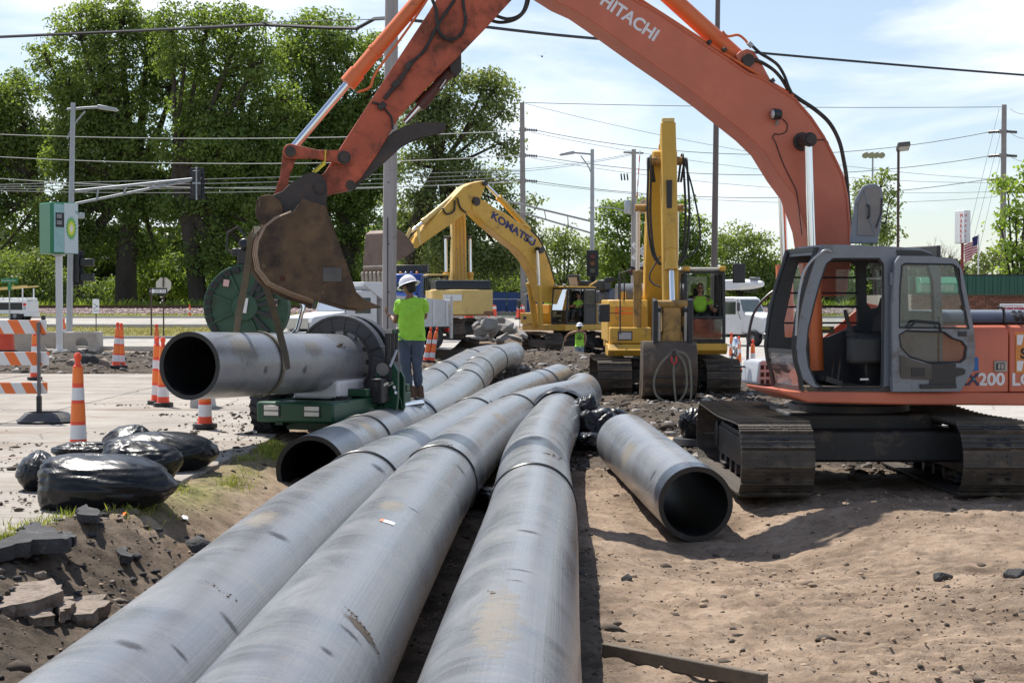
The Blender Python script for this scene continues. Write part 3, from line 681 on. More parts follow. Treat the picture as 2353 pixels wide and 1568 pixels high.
def pipe_mat():
 m=bpy.data.materials.new('hdpe_sheen_grey');m.use_nodes=True;t=m.node_tree;b=t.nodes['Principled BSDF'];N=t.nodes.new;LK=t.links.new
 uv=N('ShaderNodeUVMap');uv.uv_map='UVMap';co_=N('ShaderNodeTexCoord')
 def nz(sc,d,r,st,vec,dist=0):
  k=N('ShaderNodeMapping');k.inputs['Scale'].default_value=st;LK(vec,k.inputs[0])
  n=N('ShaderNodeTexNoise');n.inputs['Scale'].default_value=sc;n.inputs['Detail'].default_value=d;n.inputs['Roughness'].default_value=r
  n.inputs['Distortion'].default_value=dist;LK(k.outputs[0],n.inputs['Vector']);return n
 U=uv.outputs[0];O=co_.outputs['Object']
 a=nz(1.3,8,.65,(1,1,1),O,.8)
 c=nz(3.0,7,.7,(3.0,.35,1),U,1.0)
 ln=nz(2.0,6,.6,(.10,34,1),U)
 s=nz(4.0,9,.78,(4.5,.55,1),U,1.2)
 r1=N('ShaderNodeValToRGB');e=r1.color_ramp.elements;e[0].position=.32;e[1].position=.68
 e[0].color=(.135,.144,.162,1);e[1].color=(.225,.230,.240,1);LK(a.outputs['Fac'],r1.inputs[0])  # black plastic raised to grey, sky sheen and dust put into the colour
 r2=N('ShaderNodeMapRange');r2.inputs[1].default_value=.50;r2.inputs[2].default_value=.72;r2.inputs[4].default_value=.42;LK(c.outputs['Fac'],r2.inputs[0])
 m1=N('ShaderNodeMixRGB');m1.inputs[2].default_value=(.32,.285,.235,1);LK(r2.outputs[0],m1.inputs[0]);LK(r1.outputs[0],m1.inputs[1])
 r3=N('ShaderNodeMapRange');r3.inputs[1].default_value=.64;r3.inputs[2].default_value=.68;r3.inputs[4].default_value=.75;LK(s.outputs['Fac'],r3.inputs[0])
 m2=N('ShaderNodeMixRGB');m2.inputs[2].default_value=(.085,.075,.065,1);LK(r3.outputs[0],m2.inputs[0]);LK(m1.outputs[0],m2.inputs[1])
 r4=N('ShaderNodeMapRange');r4.inputs[1].default_value=.35;r4.inputs[2].default_value=.65;r4.inputs[3].default_value=.955;r4.inputs[4].default_value=1.04;LK(ln.outputs['Fac'],r4.inputs[0])
 m3=N('ShaderNodeMixRGB');m3.blend_type='MULTIPLY';m3.inputs[0].default_value=1;LK(m2.outputs[0],m3.inputs[1]);LK(r4.outputs[0],m3.inputs[2])
 LK(m3.outputs[0],b.inputs['Base Color'])
 r5=N('ShaderNodeMapRange');r5.inputs[1].default_value=.35;r5.inputs[2].default_value=.65;r5.inputs[3].default_value=.20;r5.inputs[4].default_value=.38;LK(a.outputs['Fac'],r5.inputs[0]);LK(r5.outputs[0],b.inputs['Roughness'])
 b.inputs['Specular IOR Level'].default_value=.6;b.inputs['Coat Weight'].default_value=.22;b.inputs['Coat Roughness'].default_value=.2
 bp=N('ShaderNodeBump');bp.inputs['Strength'].default_value=.18;bp.inputs['Distance'].default_value=.02
 ba=N('ShaderNodeMath');ba.operation='ADD';LK(a.outputs['Fac'],ba.inputs[0]);LK(ln.outputs['Fac'],ba.inputs[1]);LK(ba.outputs[0],bp.inputs['Height']);LK(bp.outputs[0],b.inputs['Normal'])
 return m
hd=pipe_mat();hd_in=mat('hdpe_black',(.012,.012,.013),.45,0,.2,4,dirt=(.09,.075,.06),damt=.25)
bead_m=mat('fusion_bead',(.012,.012,.012),.35)
def pipe(label,pts,beads=(),open0=True,open1=True,step=.12,nseg=56,group=None,name='pipe',parentless=True):
 P=smooth_pts([Vector(p) for p in pts],12)
 L_=[0]
 for i in range(1,len(P)):L_.append(L_[-1]+(P[i]-P[i-1]).length)
 tot=L_[-1];n=max(2,int(tot/step));Q=[];j=0
 for i in range(n+1):
  d=tot*i/n
  while j<len(L_)-2 and L_[j+1]<d:j+=1
  Q.append(P[j].lerp(P[j+1],(d-L_[j])/(L_[j+1]-L_[j]+1e-9)))
 org=Q[0].copy();root=thing(name,label,'pipe',org,0,group)
 Q=[p-org for p in Q]
 A=np.array([tuple(p) for p in Q]);T=np.gradient(A,axis=0);T /= np.linalg.norm(T,axis=1)[:,None]
 side=np.cross(T,[0,0,1]);side /= np.linalg.norm(side,axis=1)[:,None];upv=np.cross(side,T)
 th=np.linspace(0,2*PI,nseg+1)
 wob=1+.0035*fbm(np.repeat(np.arange(n+1)[:,None]*.12,nseg+1,1),np.repeat(th[None]*2,n+1,0),5,2)
 rr=R*wob;rr[:,-1]=rr[:,0]
 V=A[:,None,:]+rr[...,None]*(np.cos(th)[None,:,None]*side[:,None,:]+np.sin(th)[None,:,None]*upv[:,None,:])
 V=V[:,:-1].reshape(-1,3)
 me=bpy.data.meshes.new('pipe_wall');m=nseg
 idx=np.arange(n)[:,None]*m+np.arange(m)[None];nx1=np.arange(n)[:,None]*m+(np.arange(m)[None]+1) % m
 F=np.stack([idx,nx1,nx1+m,idx+m],-1).reshape(-1,4)
 me.vertices.add(len(V));me.vertices.foreach_set('co',V.astype(np.float32).ravel());me.loops.add(F.size);me.loops.foreach_set('vertex_index',F.astype(np.int32).ravel())
 me.polygons.add(len(F));me.polygons.foreach_set('loop_start',np.arange(0,F.size,4,dtype=np.int32));me.update(calc_edges=True)
 uvl=me.uv_layers.new(name='UVMap');ii_=np.repeat(np.arange(n),m);kk=np.tile(np.arange(m),n);sd=rnd.uniform(0,30)
 u=np.stack([ii_,ii_,ii_+1,ii_+1],1)*step+sd;vv=np.stack([kk,kk+1,kk+1,kk],1)/m*2*PI*R
 uvl.data.foreach_set('uv',np.stack([u,vv],-1).astype(np.float32).ravel())
 me.materials.append(hd);me.shade_smooth();o=bpy.data.objects.new('pipe_wall',me);COL.objects.link(o);o.parent=root
 bore=MB();ri=R-WALL
 def ringv(i,r,off=0):return [tuple(A[i]+T[i]*off+r*(math.cos(a)*side[i]+math.sin(a)*upv[i])) for a in th[:-1]]
 vs=[];cnt=0;rings=[]
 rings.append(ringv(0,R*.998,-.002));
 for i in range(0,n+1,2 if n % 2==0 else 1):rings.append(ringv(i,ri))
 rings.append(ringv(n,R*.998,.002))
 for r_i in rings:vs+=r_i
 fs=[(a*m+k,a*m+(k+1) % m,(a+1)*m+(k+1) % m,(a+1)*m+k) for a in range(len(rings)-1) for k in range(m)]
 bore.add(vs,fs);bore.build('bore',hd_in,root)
 for bp_ in beads:
  best,bi=1e9,0
  for i in range(n+1):
   p=Vector(A[i])+org+Vector((0,0,R));d=p-CAM;fw=d.y*_c-d.z*_s;up_=d.y*_s+d.z*_c
   e_=math.hypot(CXP+FPX*d.x/fw-bp_[0],CYP-FPX*up_/fw-bp_[1])
   if e_<best:best,bi=e_,i
  mb=MB()
  for off in (-.013,.013):
   ring=[tuple(A[bi]+T[bi]*off+(R+.004)*(math.cos(a)*side[bi]+math.sin(a)*upv[bi])) for a in th[:-1]]
   mb.tube(ring,.0135,6,closed=True)
  mb.build('fusion_bead',bead_m,root)
 return root,A,T,side,upv,org
PG='long fused pipe strings on the ground'
def pz(lst,z=None):return [(x,y,zz) for x,y,zz in lst]
pA=pipe('farthest left fused pipe, running from the green machine to the rubble',pz([(-1.72,25.5,.42),(-1.66,29,.46),(-1.5,33,.50),(-1.32,37,.52),(-1.1,42,.54),(-.72,46,.56),(-.1,48.5,.5)]),[(997,858),(1022,836),(1085,812)],group=PG,step=.15)
pB=pipe('fused pipe with open black mouth that the worker stands on',pz([(-2.14,17.1,.36),(-1.86,20,.37),(-1.50,23,.36),(-1.19,26,.38),(-.96,30,.43),(-.88,34,.49),(-.80,38,.5),(-.68,42,.52),(-.38,46.5,.54),(0.0,50.5,.52),(.0,54,.45)]),[(832,957),(952,917),(1078,857),(1110,838),(1140,812)],group=PG,step=.15)
pC=pipe('long fused pipe nearest the asphalt rubble, entering at the lower left',pz([(-1.78,4.2,.40),(-1.66,6,.40),(-1.60,9,.40),(-1.55,12,.40),(-1.37,15,.40),(-1.05,18,.40),(-.76,21,.40),(-.50,24,.40),(-.15,28,.40),(.33,31.4,.40),(.75,34,.40),(1.05,36.5,.38)]),[(835,1050),(1085,915),(1245,853)],group=PG)
pD=pipe('middle fused pipe with small white sticker, bending right behind the plastic',pz([(-1.02,4.2,.38),(-.99,6,.38),(-.94,9,.375),(-.86,12,.37),(-.76,15,.37),(-.60,18,.37),(-.36,21,.38),(-.02,24,.38),(.40,26.6,.38),(.88,28.3,.38),(1.2,29.6,.37),(1.36,31.2,.36),(1.42,32.6,.35)]),[(1020,1040),(1185,918)],group=PG)
pE=pipe('nearest fused pipe at the bottom centre with black plastic round its far end',pz([(-.16,4.2,.35),(-.10,6,.34),(.0,9,.33),(.115,12,.33),(.18,14,.335),(.215,16,.34),(.265,18,.355),(.37,20,.375),(.55,22.5,.39),(.73,24.6,.41)]),[(1225,1067)],group=PG)
q0=ong(1598,1157,.13);q1=at(1437,1010,20.9);q1.z=.33
pF=pipe('short loose pipe lying alone on the sand, open end toward the right track',[tuple(q0),tuple(q0.lerp(q1,.5)),tuple(q1)])
g0=at(435,840,17.9);g1=at(800,831,22.0)
g1.z-=.0
pG=pipe('short pipe hanging in a strap under the orange bucket, clamped in the fusion ring',[tuple(g0),tuple(g0.lerp(g1,.5)),tuple(g1)])
from mathutils.geometry import tessellate_polygon
def holed(mb,outer,holes,a,b,ax='y'):
 def P(p,t):return (t,p[0],p[1]) if ax=='x' else ((p[0],t,p[1]) if ax=='y' else (p[0],p[1],t))
 loops=[outer]+list(holes);tri=tessellate_polygon([[Vector((p[0],p[1],0)) for p in lp] for lp in loops])
 flat=[p for lp in loops for p in lp];n=len(flat)
 vs=[P(p,a) for p in flat]+[P(p,b) for p in flat]
 fs=[tuple(q) for q in tri]+[tuple(i+n for i in reversed(q)) for q in tri];o=0
 for lp in loops:
  m_=len(lp)
  for i in range(m_):j=(i+1) % m_;fs.append((o+i,o+j,n+o+j,n+o+i))
  o+=m_
 return mb.add(vs,fs)
def rnd_poly(pts,r,k=4):
 out=[];n=len(pts)
 for i in range(n):
  a,b_,c=Vector(pts[i-1]),Vector(pts[i]),Vector(pts[(i+1) % n])
  u,v=(a-b_),(c-b_);d=min(r,u.length*.45,v.length*.45);p0=b_+u.normalized()*d;p1=b_+v.normalized()*d
  for j in range(k+1):
   t=j/k;out.append(tuple((1-t)**2*p0+2*t*(1-t)*b_+t*t*p1))
 return out
shoe_m=mat('track_shoe_steel',(.075,.064,.054),.6,.35,.2,5,.35,30,dirt=(.20,.165,.13),damt=.55,dscale=2.2)
shoe_d=mat('dark_track_steel',(.075,.062,.05),.6,.35,.35,5,.25,30,dirt=(.17,.135,.10),damt=.6,dscale=4)
under_m=mat('undercarriage_black',(.02,.02,.022),.5,.1,.3,4,dirt=(.2,.15,.11),damt=.5)
SH={}
def shoe_mesh(w,pitch,m):
 k=(w,pitch,m.name)
 if k in SH:return SH[k]
 b=MB();b.box((0,0,0),(w,pitch*1.0,.014))
 for y,h_ in ((-.42,.036),(-.02,.016),(.26,.012)):b.box((0,y*pitch,.004+h_/2),(w,.014,h_))
 b.box((0,-.47*pitch,.006),(w,.012,.02));b.mi=1
 for sx in (-.07,.07):b.box((sx,.0,-.05),(.035,pitch*.96,.09))
 for sx in (-.1,.1):
  for y in (-.18,.18):b.box((sx,y*pitch,.014),(.05,.028,.012))
 for sx in (-.04,.04):b.box((sx,.18*pitch,.0095),(.045,.03,.008))
 SH[k]=b.mesh('track_shoe',[m,blackp],25);return SH[k]
def crawler(root,Mt,cx,Lt,r,w,m,pitch=.19,side=1,zc=None,sag=.03,frame_m=None,nroll=7):
 zc=zc if zc is not None else r+.035;h=Lt/2-r
 fr=MB();fr.box((cx,0,zc-.05),(.34,Lt-2.3*r,.34),Mt);fr.box((cx+side*.02,0,zc+.12),(.26,Lt-3*r,.12),Mt)
 for s_ in (-1,1):
  fr.cyl(Mt @ Vector((cx-.11,s_*h,zc)),Mt @ Vector((cx+.11,s_*h,zc)),r-.10,20);fr.cyl(Mt @ Vector((cx-.19,s_*h,zc)),Mt @ Vector((cx+.19,s_*h,zc)),r*.45,16)
 for i in range(nroll):
  y=-h*.82+1.64*h*i/(nroll-1);fr.cyl(Mt @ Vector((cx-.17,y,.13)),Mt @ Vector((cx+.17,y,.13)),.085,12)
 for y in (-h*.4,h*.4):fr.cyl(Mt @ Vector((cx-.12,y,zc+r-.14)),Mt @ Vector((cx+.12,y,zc+r-.14)),.06,10)
 for s_ in (-1,1):fr.box((cx,s_*h*.55,.1),(.42,.3,.05),Mt)
 f_=fr.build('track_frame',frame_m or under_m,root,32,.012)
 sm=shoe_mesh(w,pitch,m);tot=4*h+2*PI*r;n=int(round(tot/pitch));st=tot/n
 for i in range(n):
  d=i*st
  if d<2*h:y=-h+d;p=(y,zc+r-sag*math.sin(PI*(y+h)/(2*h))**2);a=0
  elif d<2*h+PI*r:t_=(d-2*h)/r;p=(h+r*math.sin(t_),zc+r*math.cos(t_));a=-t_
  elif d<4*h+PI*r:p=(h-(d-2*h-PI*r),zc-r);a=-PI
  else:t_=(d-4*h-PI*r)/r;p=(-h-r*math.sin(t_),zc-r*math.cos(t_));a=-PI-t_
  inst('track_shoe',sm,f_,Mt @ Matrix.Translation((cx,p[0],p[1])) @ Matrix.Rotation(a,4,'X'))
 return f_
def cylinder(root,a,b,rb,rr,split,bm,name='hydraulic_cylinder',n=16):
 a,b=Vector(a),Vector(b);s_=a.lerp(b,split);mb=MB();d=(b-a).normalized()
 mb.cyl(a,s_,rb,n);mb.cyl(s_-d*.16,s_+d*.02,rb*1.18,n);mb.cyl(s_-d*.5,s_-d*.46,rb*1.12,n)
 o=mb.build(name,bm,root);MB().cyl(s_,b,rr,n).build('rod',chrome,o);return o
def run(root,pts,r,m=None,name='hose',k=6,n=8):return MB().tube(smooth_pts(pts,k),r,n).build(name,m or hose,root)
EO=Fr((4.1,19.6,0),190)
Or=mat('faded_orange',(.55,.150,.085),.46,0,.14,1.6,.04,60,dirt=(.36,.19,.13),damt=.3,dscale=1.4,scratch=((.12,.07,.055),3.4,.70))
Ora=mat('worn_orange',(.48,.095,.042),.5,0,.25,2.2,.06,60,dirt=(.10,.045,.03),damt=.7,dscale=2.6,scratch=((.05,.045,.05),5.0,.61,(1,1,.5)))
Orc=mat('cylinder_orange',(.72,.17,.05),.38,0,.1,2,dirt=(.22,.12,.08),damt=.3,dscale=5)
rust=mat('bucket_rust',(.125,.075,.038),.65,.15,.45,3.0,.35,25,dirt=(.045,.032,.028),damt=.75,dscale=1.8,scratch=((.20,.145,.085),3.2,.60))
rustd=mat('dark_oily_steel',(.055,.045,.042),.55,.3,.3,4,.3,25,dirt=(.14,.085,.055),damt=.4,dscale=4)
rustw=mat('bright_wear_edge',(.34,.24,.17),.5,.4,.3,5)
patch=mat('primer_patch',(.10,.095,.09),.6,.1,.3,6)
cabg=mat('cab_grey',(.20,.225,.26),.45,0,.16,3,.05,40,dirt=(.13,.11,.09),damt=.5,dscale=3,scratch=((.36,.38,.40),6,.70,(1,1,.5)))
cabd=mat('cab_black',(.02,.022,.026),.4,0,.2,3,dirt=(.10,.09,.075),damt=.3)
cabi=mat('cab_inside',(.035,.038,.042),.6,0,.2,3,dirt=(.10,.09,.08),damt=.3)  # cab sheet metal darkened, interior shade put into the colour
seat_m=mat('seat_vinyl',(.02,.021,.022),.65,0,.3,4,dirt=(.16,.13,.10),damt=.4)
ex=thing('excavator','large faded orange excavator with grey open-door cab, lifting a pipe from its bucket','excavator',EO.loc,EO.rz)
Mt=Matrix.Rotation(-EO.rz,4,'Z')
for s_ in (-1,1):crawler(ex,Mt,s_*1.205,4.25,.385,.8,shoe_m,.19,s_)
u=MB();u.box((0,0,.62),(1.7,1.5,.46),Mt);u.box((0,.9,.5),(2.2,.5,.36),Mt);u.box((0,-.9,.5),(2.2,.5,.36),Mt)
u.build('carbody',under_m,ex,32,.03)
MB().lathe([(0,.84),(.72,.84),(.72,.93),(.66,.94),(.66,1.0),(.74,1.02),(.74,1.11),(0,1.11)],n=40).build('slewing_ring',under_m,ex)
def zc(*pts):return [(1673.5+.375*x,361.8+.375*y) for x,y in pts]
def z3(*pts):return [(1085.5+.2885*x,.2885*y) for x,y in pts]
def z4(*pts):return [(1718.8+.2885*x,.2885*y) for x,y in pts]
NY=1.40
PSK=EO.poly(zc((420,1432),(330,1425),(290,1412),(300,1440),(410,1475),(480,1500),(1000,1512),(1809,1518),(2900,1522),(2900,1440),(1809,1440),(1000,1436)),NY)
sk=MB();sk.prism(PSK,1.42,.34);sk.build('deck',Or,ex,30,.02);XN=EO.py(*zc((150,1388))[0],-1.1)[0];sk=MB();sk.prism([(min(x,XN-.12),z) for x,z in PSK],.338,-1.32);sk.build('deck',Or,ex,30,.02)
nose=MB();nose.prism(EO.poly(zc((150,1388),(430,1395),(430,1440),(330,1440),(190,1412)),-1.1),-.4,-1.35);nose.build('deck_nose',Or,ex,30,.02)
x0,zt=EO.py(*zc((1225,1022))[0],NY);x1,zb=EO.py(*zc((1722,1436))[0],NY)
bd=MB()
prof=lambda y0:[(y0-.0,zb),(y0,zt-.12),(y0-.05,zt-.03),(y0-.14,zt),(-y0+.14,zt),(-y0,zt-.1),(-y0,zb)]
bd.prism(prof(NY-.02),x1+.008,x0,'x');body=bd.build('engine_housing',Or,ex,30,.012)
b2_=MB();b2_.prism(prof(NY-.02),x1-1.0,x1-.008,'x');rp_=b2_.build('rear_panel',Or,ex,30,.012)
cw=MB();cw.prism(rnd_poly([(x1-1.01,-1.36),(x1-1.01,1.36),(x1-1.35,1.34),(x1-1.62,.7),(x1-1.68,0),(x1-1.62,-.7),(x1-1.35,-1.34)],.2),1.1,zt+.05,'z');cw.build('counterweight',Or,ex,30,.04)
for i in range(12):
 xx=x1-.06-i*.035;MB().box((xx,NY-.115,zt-.035),(.014,.13,.012),rx=-.45).build('vent_slot',blackp,rp_)
hd_=MB();hx0,hz0=EO.py(*zc((1225,1012))[0],NY-.35);hx1,hz1=EO.py(*zc((1560,937))[0],NY-.35)
hd_.prism(rnd_poly([(NY-.12,zt+.01),(NY-.22,hz1-.03),(NY-.36,hz1),(-NY+.36,hz1),(-NY+.2,zt+.01)],.06),hx1-1.4,hx0,'x');hood=hd_.build('engine_hood',mat('hood_navy',(.055,.06,.085),.25,0,.1,2,dirt=(.4,.38,.36),damt=.25),ex,30,.02)
for i in range(6):MB().box((hx1-.32-i*.075,NY-.2,(zt+hz1)/2),(.04,.14,.1),rx=-.55).build('hood_vent',blackp,hood)
rgd=MB();p=EO.py(*zc((1690,985))[0],NY-.15);rgd.tube([(p[0],NY-.14,zt+.02),(p[0]+.02,NY-.14,hz1+.03),(p[0]+.06,NY-.2,hz1+.04)],.018,8);rgd.build('hood_latch',blackp,ex)
def on(zx,zy,ly):a=EO.py(*zc((zx,zy))[0],ly);return (a[0],ly,a[1])
a_=on(1625,1245,NY-.015);b_=on(1705,1312,NY-.015);MB().b2(a_,(b_[0],NY-.002,b_[2])).build('latch_plate',steel,body,30,.006)
MB().b2(on(1640,1257,NY),[on(1690,1300,NY)[0],NY+.004,on(1690,1300,NY)[2]]).build('latch_recess',blackp,body)
for q in (0,1):MB().box((on(1655+q*20,1278,NY)[0],NY+.007,on(1655,1278,NY)[2]),(.03,.008,.06)).build('latch',steel,body)
deco_w=mat('decal_white',(.72,.72,.74),.5);deco_n=mat('decal_navy',(.04,.035,.09),.5);deco_t=mat('decal_teal',(.03,.25,.35),.5)
def letter_on(s,zx,zy,hpx,m_,par,sx=1.0,ly=NY-.018+.003,align='LEFT',bold=.006):
 p=on(zx,zy,ly);return text(s,hpx*.375/203/.70,basis(p,(-1,0,0),(0,0,1)),m_,par,sx=sx,align=align,bold=bold)
letter_on('EX',1405,1393,74,deco_n,body,1.1);letter_on('200',1528,1393,74,deco_w,body,1.12)
letter_on('LC',1733,1393,74,deco_w,rp_,1.1)
MB().box(tuple(on(1503,1357,NY-.012)),(.022,.005,.03),ry=.7).build('decal',deco_t,body)
MB().prism([EO.py(*q,NY) for q in zc((1470,1222),(1532,1222),(1535,1305),(1485,1308),(1470,1290))],NY-.02,NY-.012).build('decal',mat('decal_blue',(.02,.14,.42),.5),body)
sg=MB();s0=on(1762,1070,NY);s1=on(2060,1318,NY);sg.b2((s0[0],NY-.02,s0[2]),(s1[0],NY-.008,s1[2]));sgo=sg.build('company_sign',mat('sign_amber',(.62,.24,.05),.5),rp_)
for (zx,zy,m_) in ((1768,1085,0),(1768,1245,0),(1900,1085,0),(1900,1245,0)):
 p0,p1,p2,p3=on(zx,zy,NY),on(zx+42,zy,NY),on(zx+28,zy+62,NY),on(zx,zy+62,NY);MB().prism([(q[0],q[2]) for q in (p0,p1,p2,p3)],NY-.008,NY-.005).build('sign_stripe',deco_w,sgo)
letter_on('S',1788,1228,60,mat('sign_black',(.02,.02,.02),.5),sgo,1,NY-.006)
cabo=zc((545,572),(600,532),(800,536),(1000,545),(1170,556),(1240,580),(1268,606),(1300,700),(1312,1000),(1312,1434),(1000,1434),(545,1428),(455,1355),(425,1290),(408,1150),(425,1000),(455,850),(500,700))
door_h=zc((640,618),(925,618),(948,650),(952,900),(946,1390),(925,1412),(575,1408),(535,1385),(490,1280),(476,1180),(487,1050),(522,900),(560,760),(600,650))
q_h=zc((1030,660),(1225,660),(1250,760),(1262,1010),(1030,1010))
cs=MB();holed(cs,EO.poly(cabo,NY),[EO.poly(door_h,NY),EO.poly(q_h,NY)],NY,NY-.07)
cab=cs.build('cab',cabg,ex,30,.014)
for h_ in (door_h,q_h):MB().tube([(x,NY-.012,z) for x,z in EO.poly(h_,NY)],.016,6,closed=True).build('door_seal',cabd,cab)
FYc=.42
far_o=[(x,z) for x,z in EO.poly(cabo,NY)]
fh1=EO.poly(zc((420,645),(740,640),(775,665),(782,1020),(600,1100),(335,1100),(330,1010),(385,760)),FYc);fh2=EO.poly(zc((850,645),(920,648),(942,670),(944,890),(925,915),(860,925),(835,890),(832,670)),FYc)
fx=[p[0] for p in far_o];lim=max(fx)-.05
fh1=[(min(x,lim-.02 if z>1.6 else lim),z) for x,z in fh1]
xa=max(fx)
def front_x(z):
 pts=sorted([(q[1],q[0]) for q in EO.poly(zc((545,572),(500,700),(455,850),(425,1000),(408,1150),(425,1290),(455,1355)),NY)]);
 return float(np.interp(z,[p[0] for p in pts],[p[1] for p in pts]))
fh1=[(min(x,front_x(z)-.09),z) for x,z in fh1]
cf=MB();holed(cf,far_o,[fh1,fh2],FYc,FYc+.06);cf.build('cab_far_side',cabi,ex,30,.01)
zr=EO.poly(zc((700,534)),NY)[0][1];zfl=EO.poly(zc((700,1430)),NY)[0][1];xr=EO.poly(zc((1300,800)),NY)[0][0]
rf=MB();rpoly=EO.poly(zc((545,572),(600,532),(800,536),(1000,545),(1170,556),(1240,580),(1268,606)),NY);rpoly2=[(x,z-.05) for x,z in reversed(rpoly)]
rf.prism(rpoly+rpoly2,NY-.02,FYc+.02);rf.build('cab_roof',cabg,ex,30,.015)
vt=MB();vt.prism(EO.poly(zc((1025,565),(1180,570),(1240,590),(1262,602),(1030,602)),NY),NY+.003,NY-.01);vt.build('roof_vent',cabd,ex)
fl=MB();fl.b2((xr,FYc,zfl-.02),(front_x(1.3)-.06,NY,zfl+.05));fl.build('cab_floor',mat('muddy_floor',(.09,.07,.05),.9,0,.5,6),ex)
bk=MB();bk.b2((xr,FYc,zfl),(xr+.05,NY,zfl+.85));bk.b2((xr,FYc,zr-.2),(xr+.05,NY,zr));bk.b2((xr,FYc,zfl),(xr+.06,FYc+.08,zr));bk.build('cab_back',cabi,ex,30,.01)
fz=[zfl+.02+(zr-zfl-.06)*i/10 for i in range(11)]
for yy,nm in ((NY-.02,'front_seal'),(FYc+.02,'front_seal')):
 MB().tube([(front_x(z)+.012,yy,z) for z in fz],.03,8).build(nm,cabd,cab)
for z in (zfl+.03,zfl+.44,zr-.05):MB().beam((front_x(z),FYc,z),(front_x(z),NY,z),.03,.05).build('front_rail',cabd,cab)
def cab_glass(z0,z1,m_,nm='windscreen'):
 v=[];k=6
 for i in range(k+1):
  z=z0+(z1-z0)*i/k;v+=[(front_x(z)+.004,FYc+.04,z),(front_x(z)+.004,NY-.04,z)]
 b_=MB();b_.add(v,[(2*i,2*i+1,2*i+3,2*i+2) for i in range(k)]);return b_.build(nm,m_,cab)
gl1=glass_mat('cab_glass',(.86,.89,.88),.06,.025);cab_glass(zfl+.05,zfl+.42,glass_mat('dusty_glass',(.6,.62,.6),.5,.45),'lower_windscreen')
MB().prism(fh1,FYc+.02,FYc+.024).build('window_pane',gl1,ex);MB().prism(fh2,FYc+.02,FYc+.024).build('window_pane',gl1,ex);MB().prism(EO.poly(q_h,NY),NY-.04,NY-.036).build('window_pane',gl1,ex)
for zy in (735,830,915,1012):
 z=EO.py(*zc((600,zy))[0],FYc)[1];MB().cyl((front_x(z)-.03,FYc+.03,z),(EO.py(*zc((815,zy))[0],FYc)[0],FYc+.03,z),.011,8).build('guard_bar',cabd,cab)
run(ex,[on(625,575,NY+.03),on(590,568,NY+.06),on(520,620,NY+.06),on(462,700,NY+.06),on(432,830,NY+.06),on(420,960,NY+.06),on(412,1090,NY+.04)],.014,galv,'grab_rail')
cyy=(NY+FYc)/2
st_=MB();a_=on(925,1075,cyy);b_=on(770,1155,cyy);st_.b2((a_[0]-.1,cyy-.26,b_[2]),(b_[0],cyy+.26,a_[2]));st_.beam((a_[0]-.02,cyy,a_[2]-.02),(a_[0]-.16,cyy,a_[2]+.42),.48,.12,(1,0,0));st_.box((a_[0]-.2,cyy,a_[2]+.55),(.1,.26,.2));so_=st_.build('seat',seat_m,ex,32,.035)
bs=MB();bs.b2((a_[0]-.1,cyy-.2,zfl+.04),(b_[0]-.05,cyy+.2,b_[2]));bs.build('seat_base',blackp,ex,30,.02)
for yy in (NY-.2,FYc+.22):
 cn=MB();p=on(740,1100,yy);cn.b2((p[0]-.38,yy-.07,zfl+.3),(p[0]+.02,yy+.07,p[2]));cn.build('console',mat('console_grey',(.035,.038,.04),.6,0,.2,4),ex,30,.04)
 MB().lathe([(.062,0),(.05,.03),(.056,.05),(.042,.08),(.048,.1),(.03,.14),(.018,.17),(.018,.2),(.026,.25),(.022,.33),(0,.35)],Matrix.Translation((p[0]-.03,yy,p[2]-.02)) @ Matrix.Rotation(.25,4,'Y'),14).build('control_lever',seat_m,ex)
for q in (-.1,.1):MB().beam((b_[0]+.25,cyy+q,zfl+.05),(b_[0]+.2,cyy+q,zfl+.42),.02,.02).build('travel_lever',blackp,ex)
MB().box((b_[0]+.34,cyy,zfl+.1),(.2,.5,.06),ry=-.3).build('pedal',blackp,ex)
MB().b2(on(500,1035,FYc+.07),(on(645,1075,FYc+.08)[0],FYc+.085,on(645,1075,FYc+.08)[2])).build('warning_plate',mat('notice_dark',(.09,.08,.05),.6),ex)
MB().box((on(570,1043,FYc+.08)[0],FYc+.088,on(570,1045,FYc+.08)[2]),(.2,.004,.03)).build('warning_label',mat('notice_yellow',(.6,.48,.05),.6),ex)
MB().b2(on(805,1352,NY-.1),(on(857,1362,NY-.1)[0],NY-.095,on(857,1362,NY-.1)[2])).build('maker_plate',white,ex)
DY=NY+.13
dout=zc((1022,640),(1050,602),(1200,604),(1370,615),(1405,635),(1432,690),(1500,1040),(1512,1150),(1505,1290),(1420,1432),(1005,1434),(1003,900))
dw=zc((1062,660),(1080,650),(1375,655),(1396,668),(1472,1046),(1046,1040),(1050,800));dl=zc((1046,1085),(1085,1062),(1320,1068),(1370,1105),(1430,1125),(1457,1160),(1450,1230),(1420,1252),(1230,1256),(1110,1220),(1055,1160))
dm=MB();holed(dm,EO.poly(dout,DY),[EO.poly(dw,DY),EO.poly(dl,DY)],DY,DY-.055);door=dm.build('cab_door',cabg,ex,30,.016)
for h_,g_ in ((dw,gl1),(dl,gl1)):
 P_=EO.poly(h_,DY);MB().prism(P_,DY-.03,DY-.026).build('door_glass',g_,door)
 MB().tube([(x,DY,z) for x,z in P_],.011,6,closed=True).build('glass_seal',cabd,door)
tm=MB();tm.prism(rnd_poly(EO.poly(zc((1045,1205),(1100,1230),(1180,1258),(1240,1262),(1238,1360),(1052,1350)),DY),.03),DY,DY+.02);tm.build('door_trim',mat('door_trim_brown',(.09,.08,.07),.7,0,.3,5),door)
MB().b2(on(1230,1262,DY),(on(1390,1395,DY)[0],DY+.012,on(1390,1395,DY)[2])).build('door_pocket',cabd,door,30,.008)
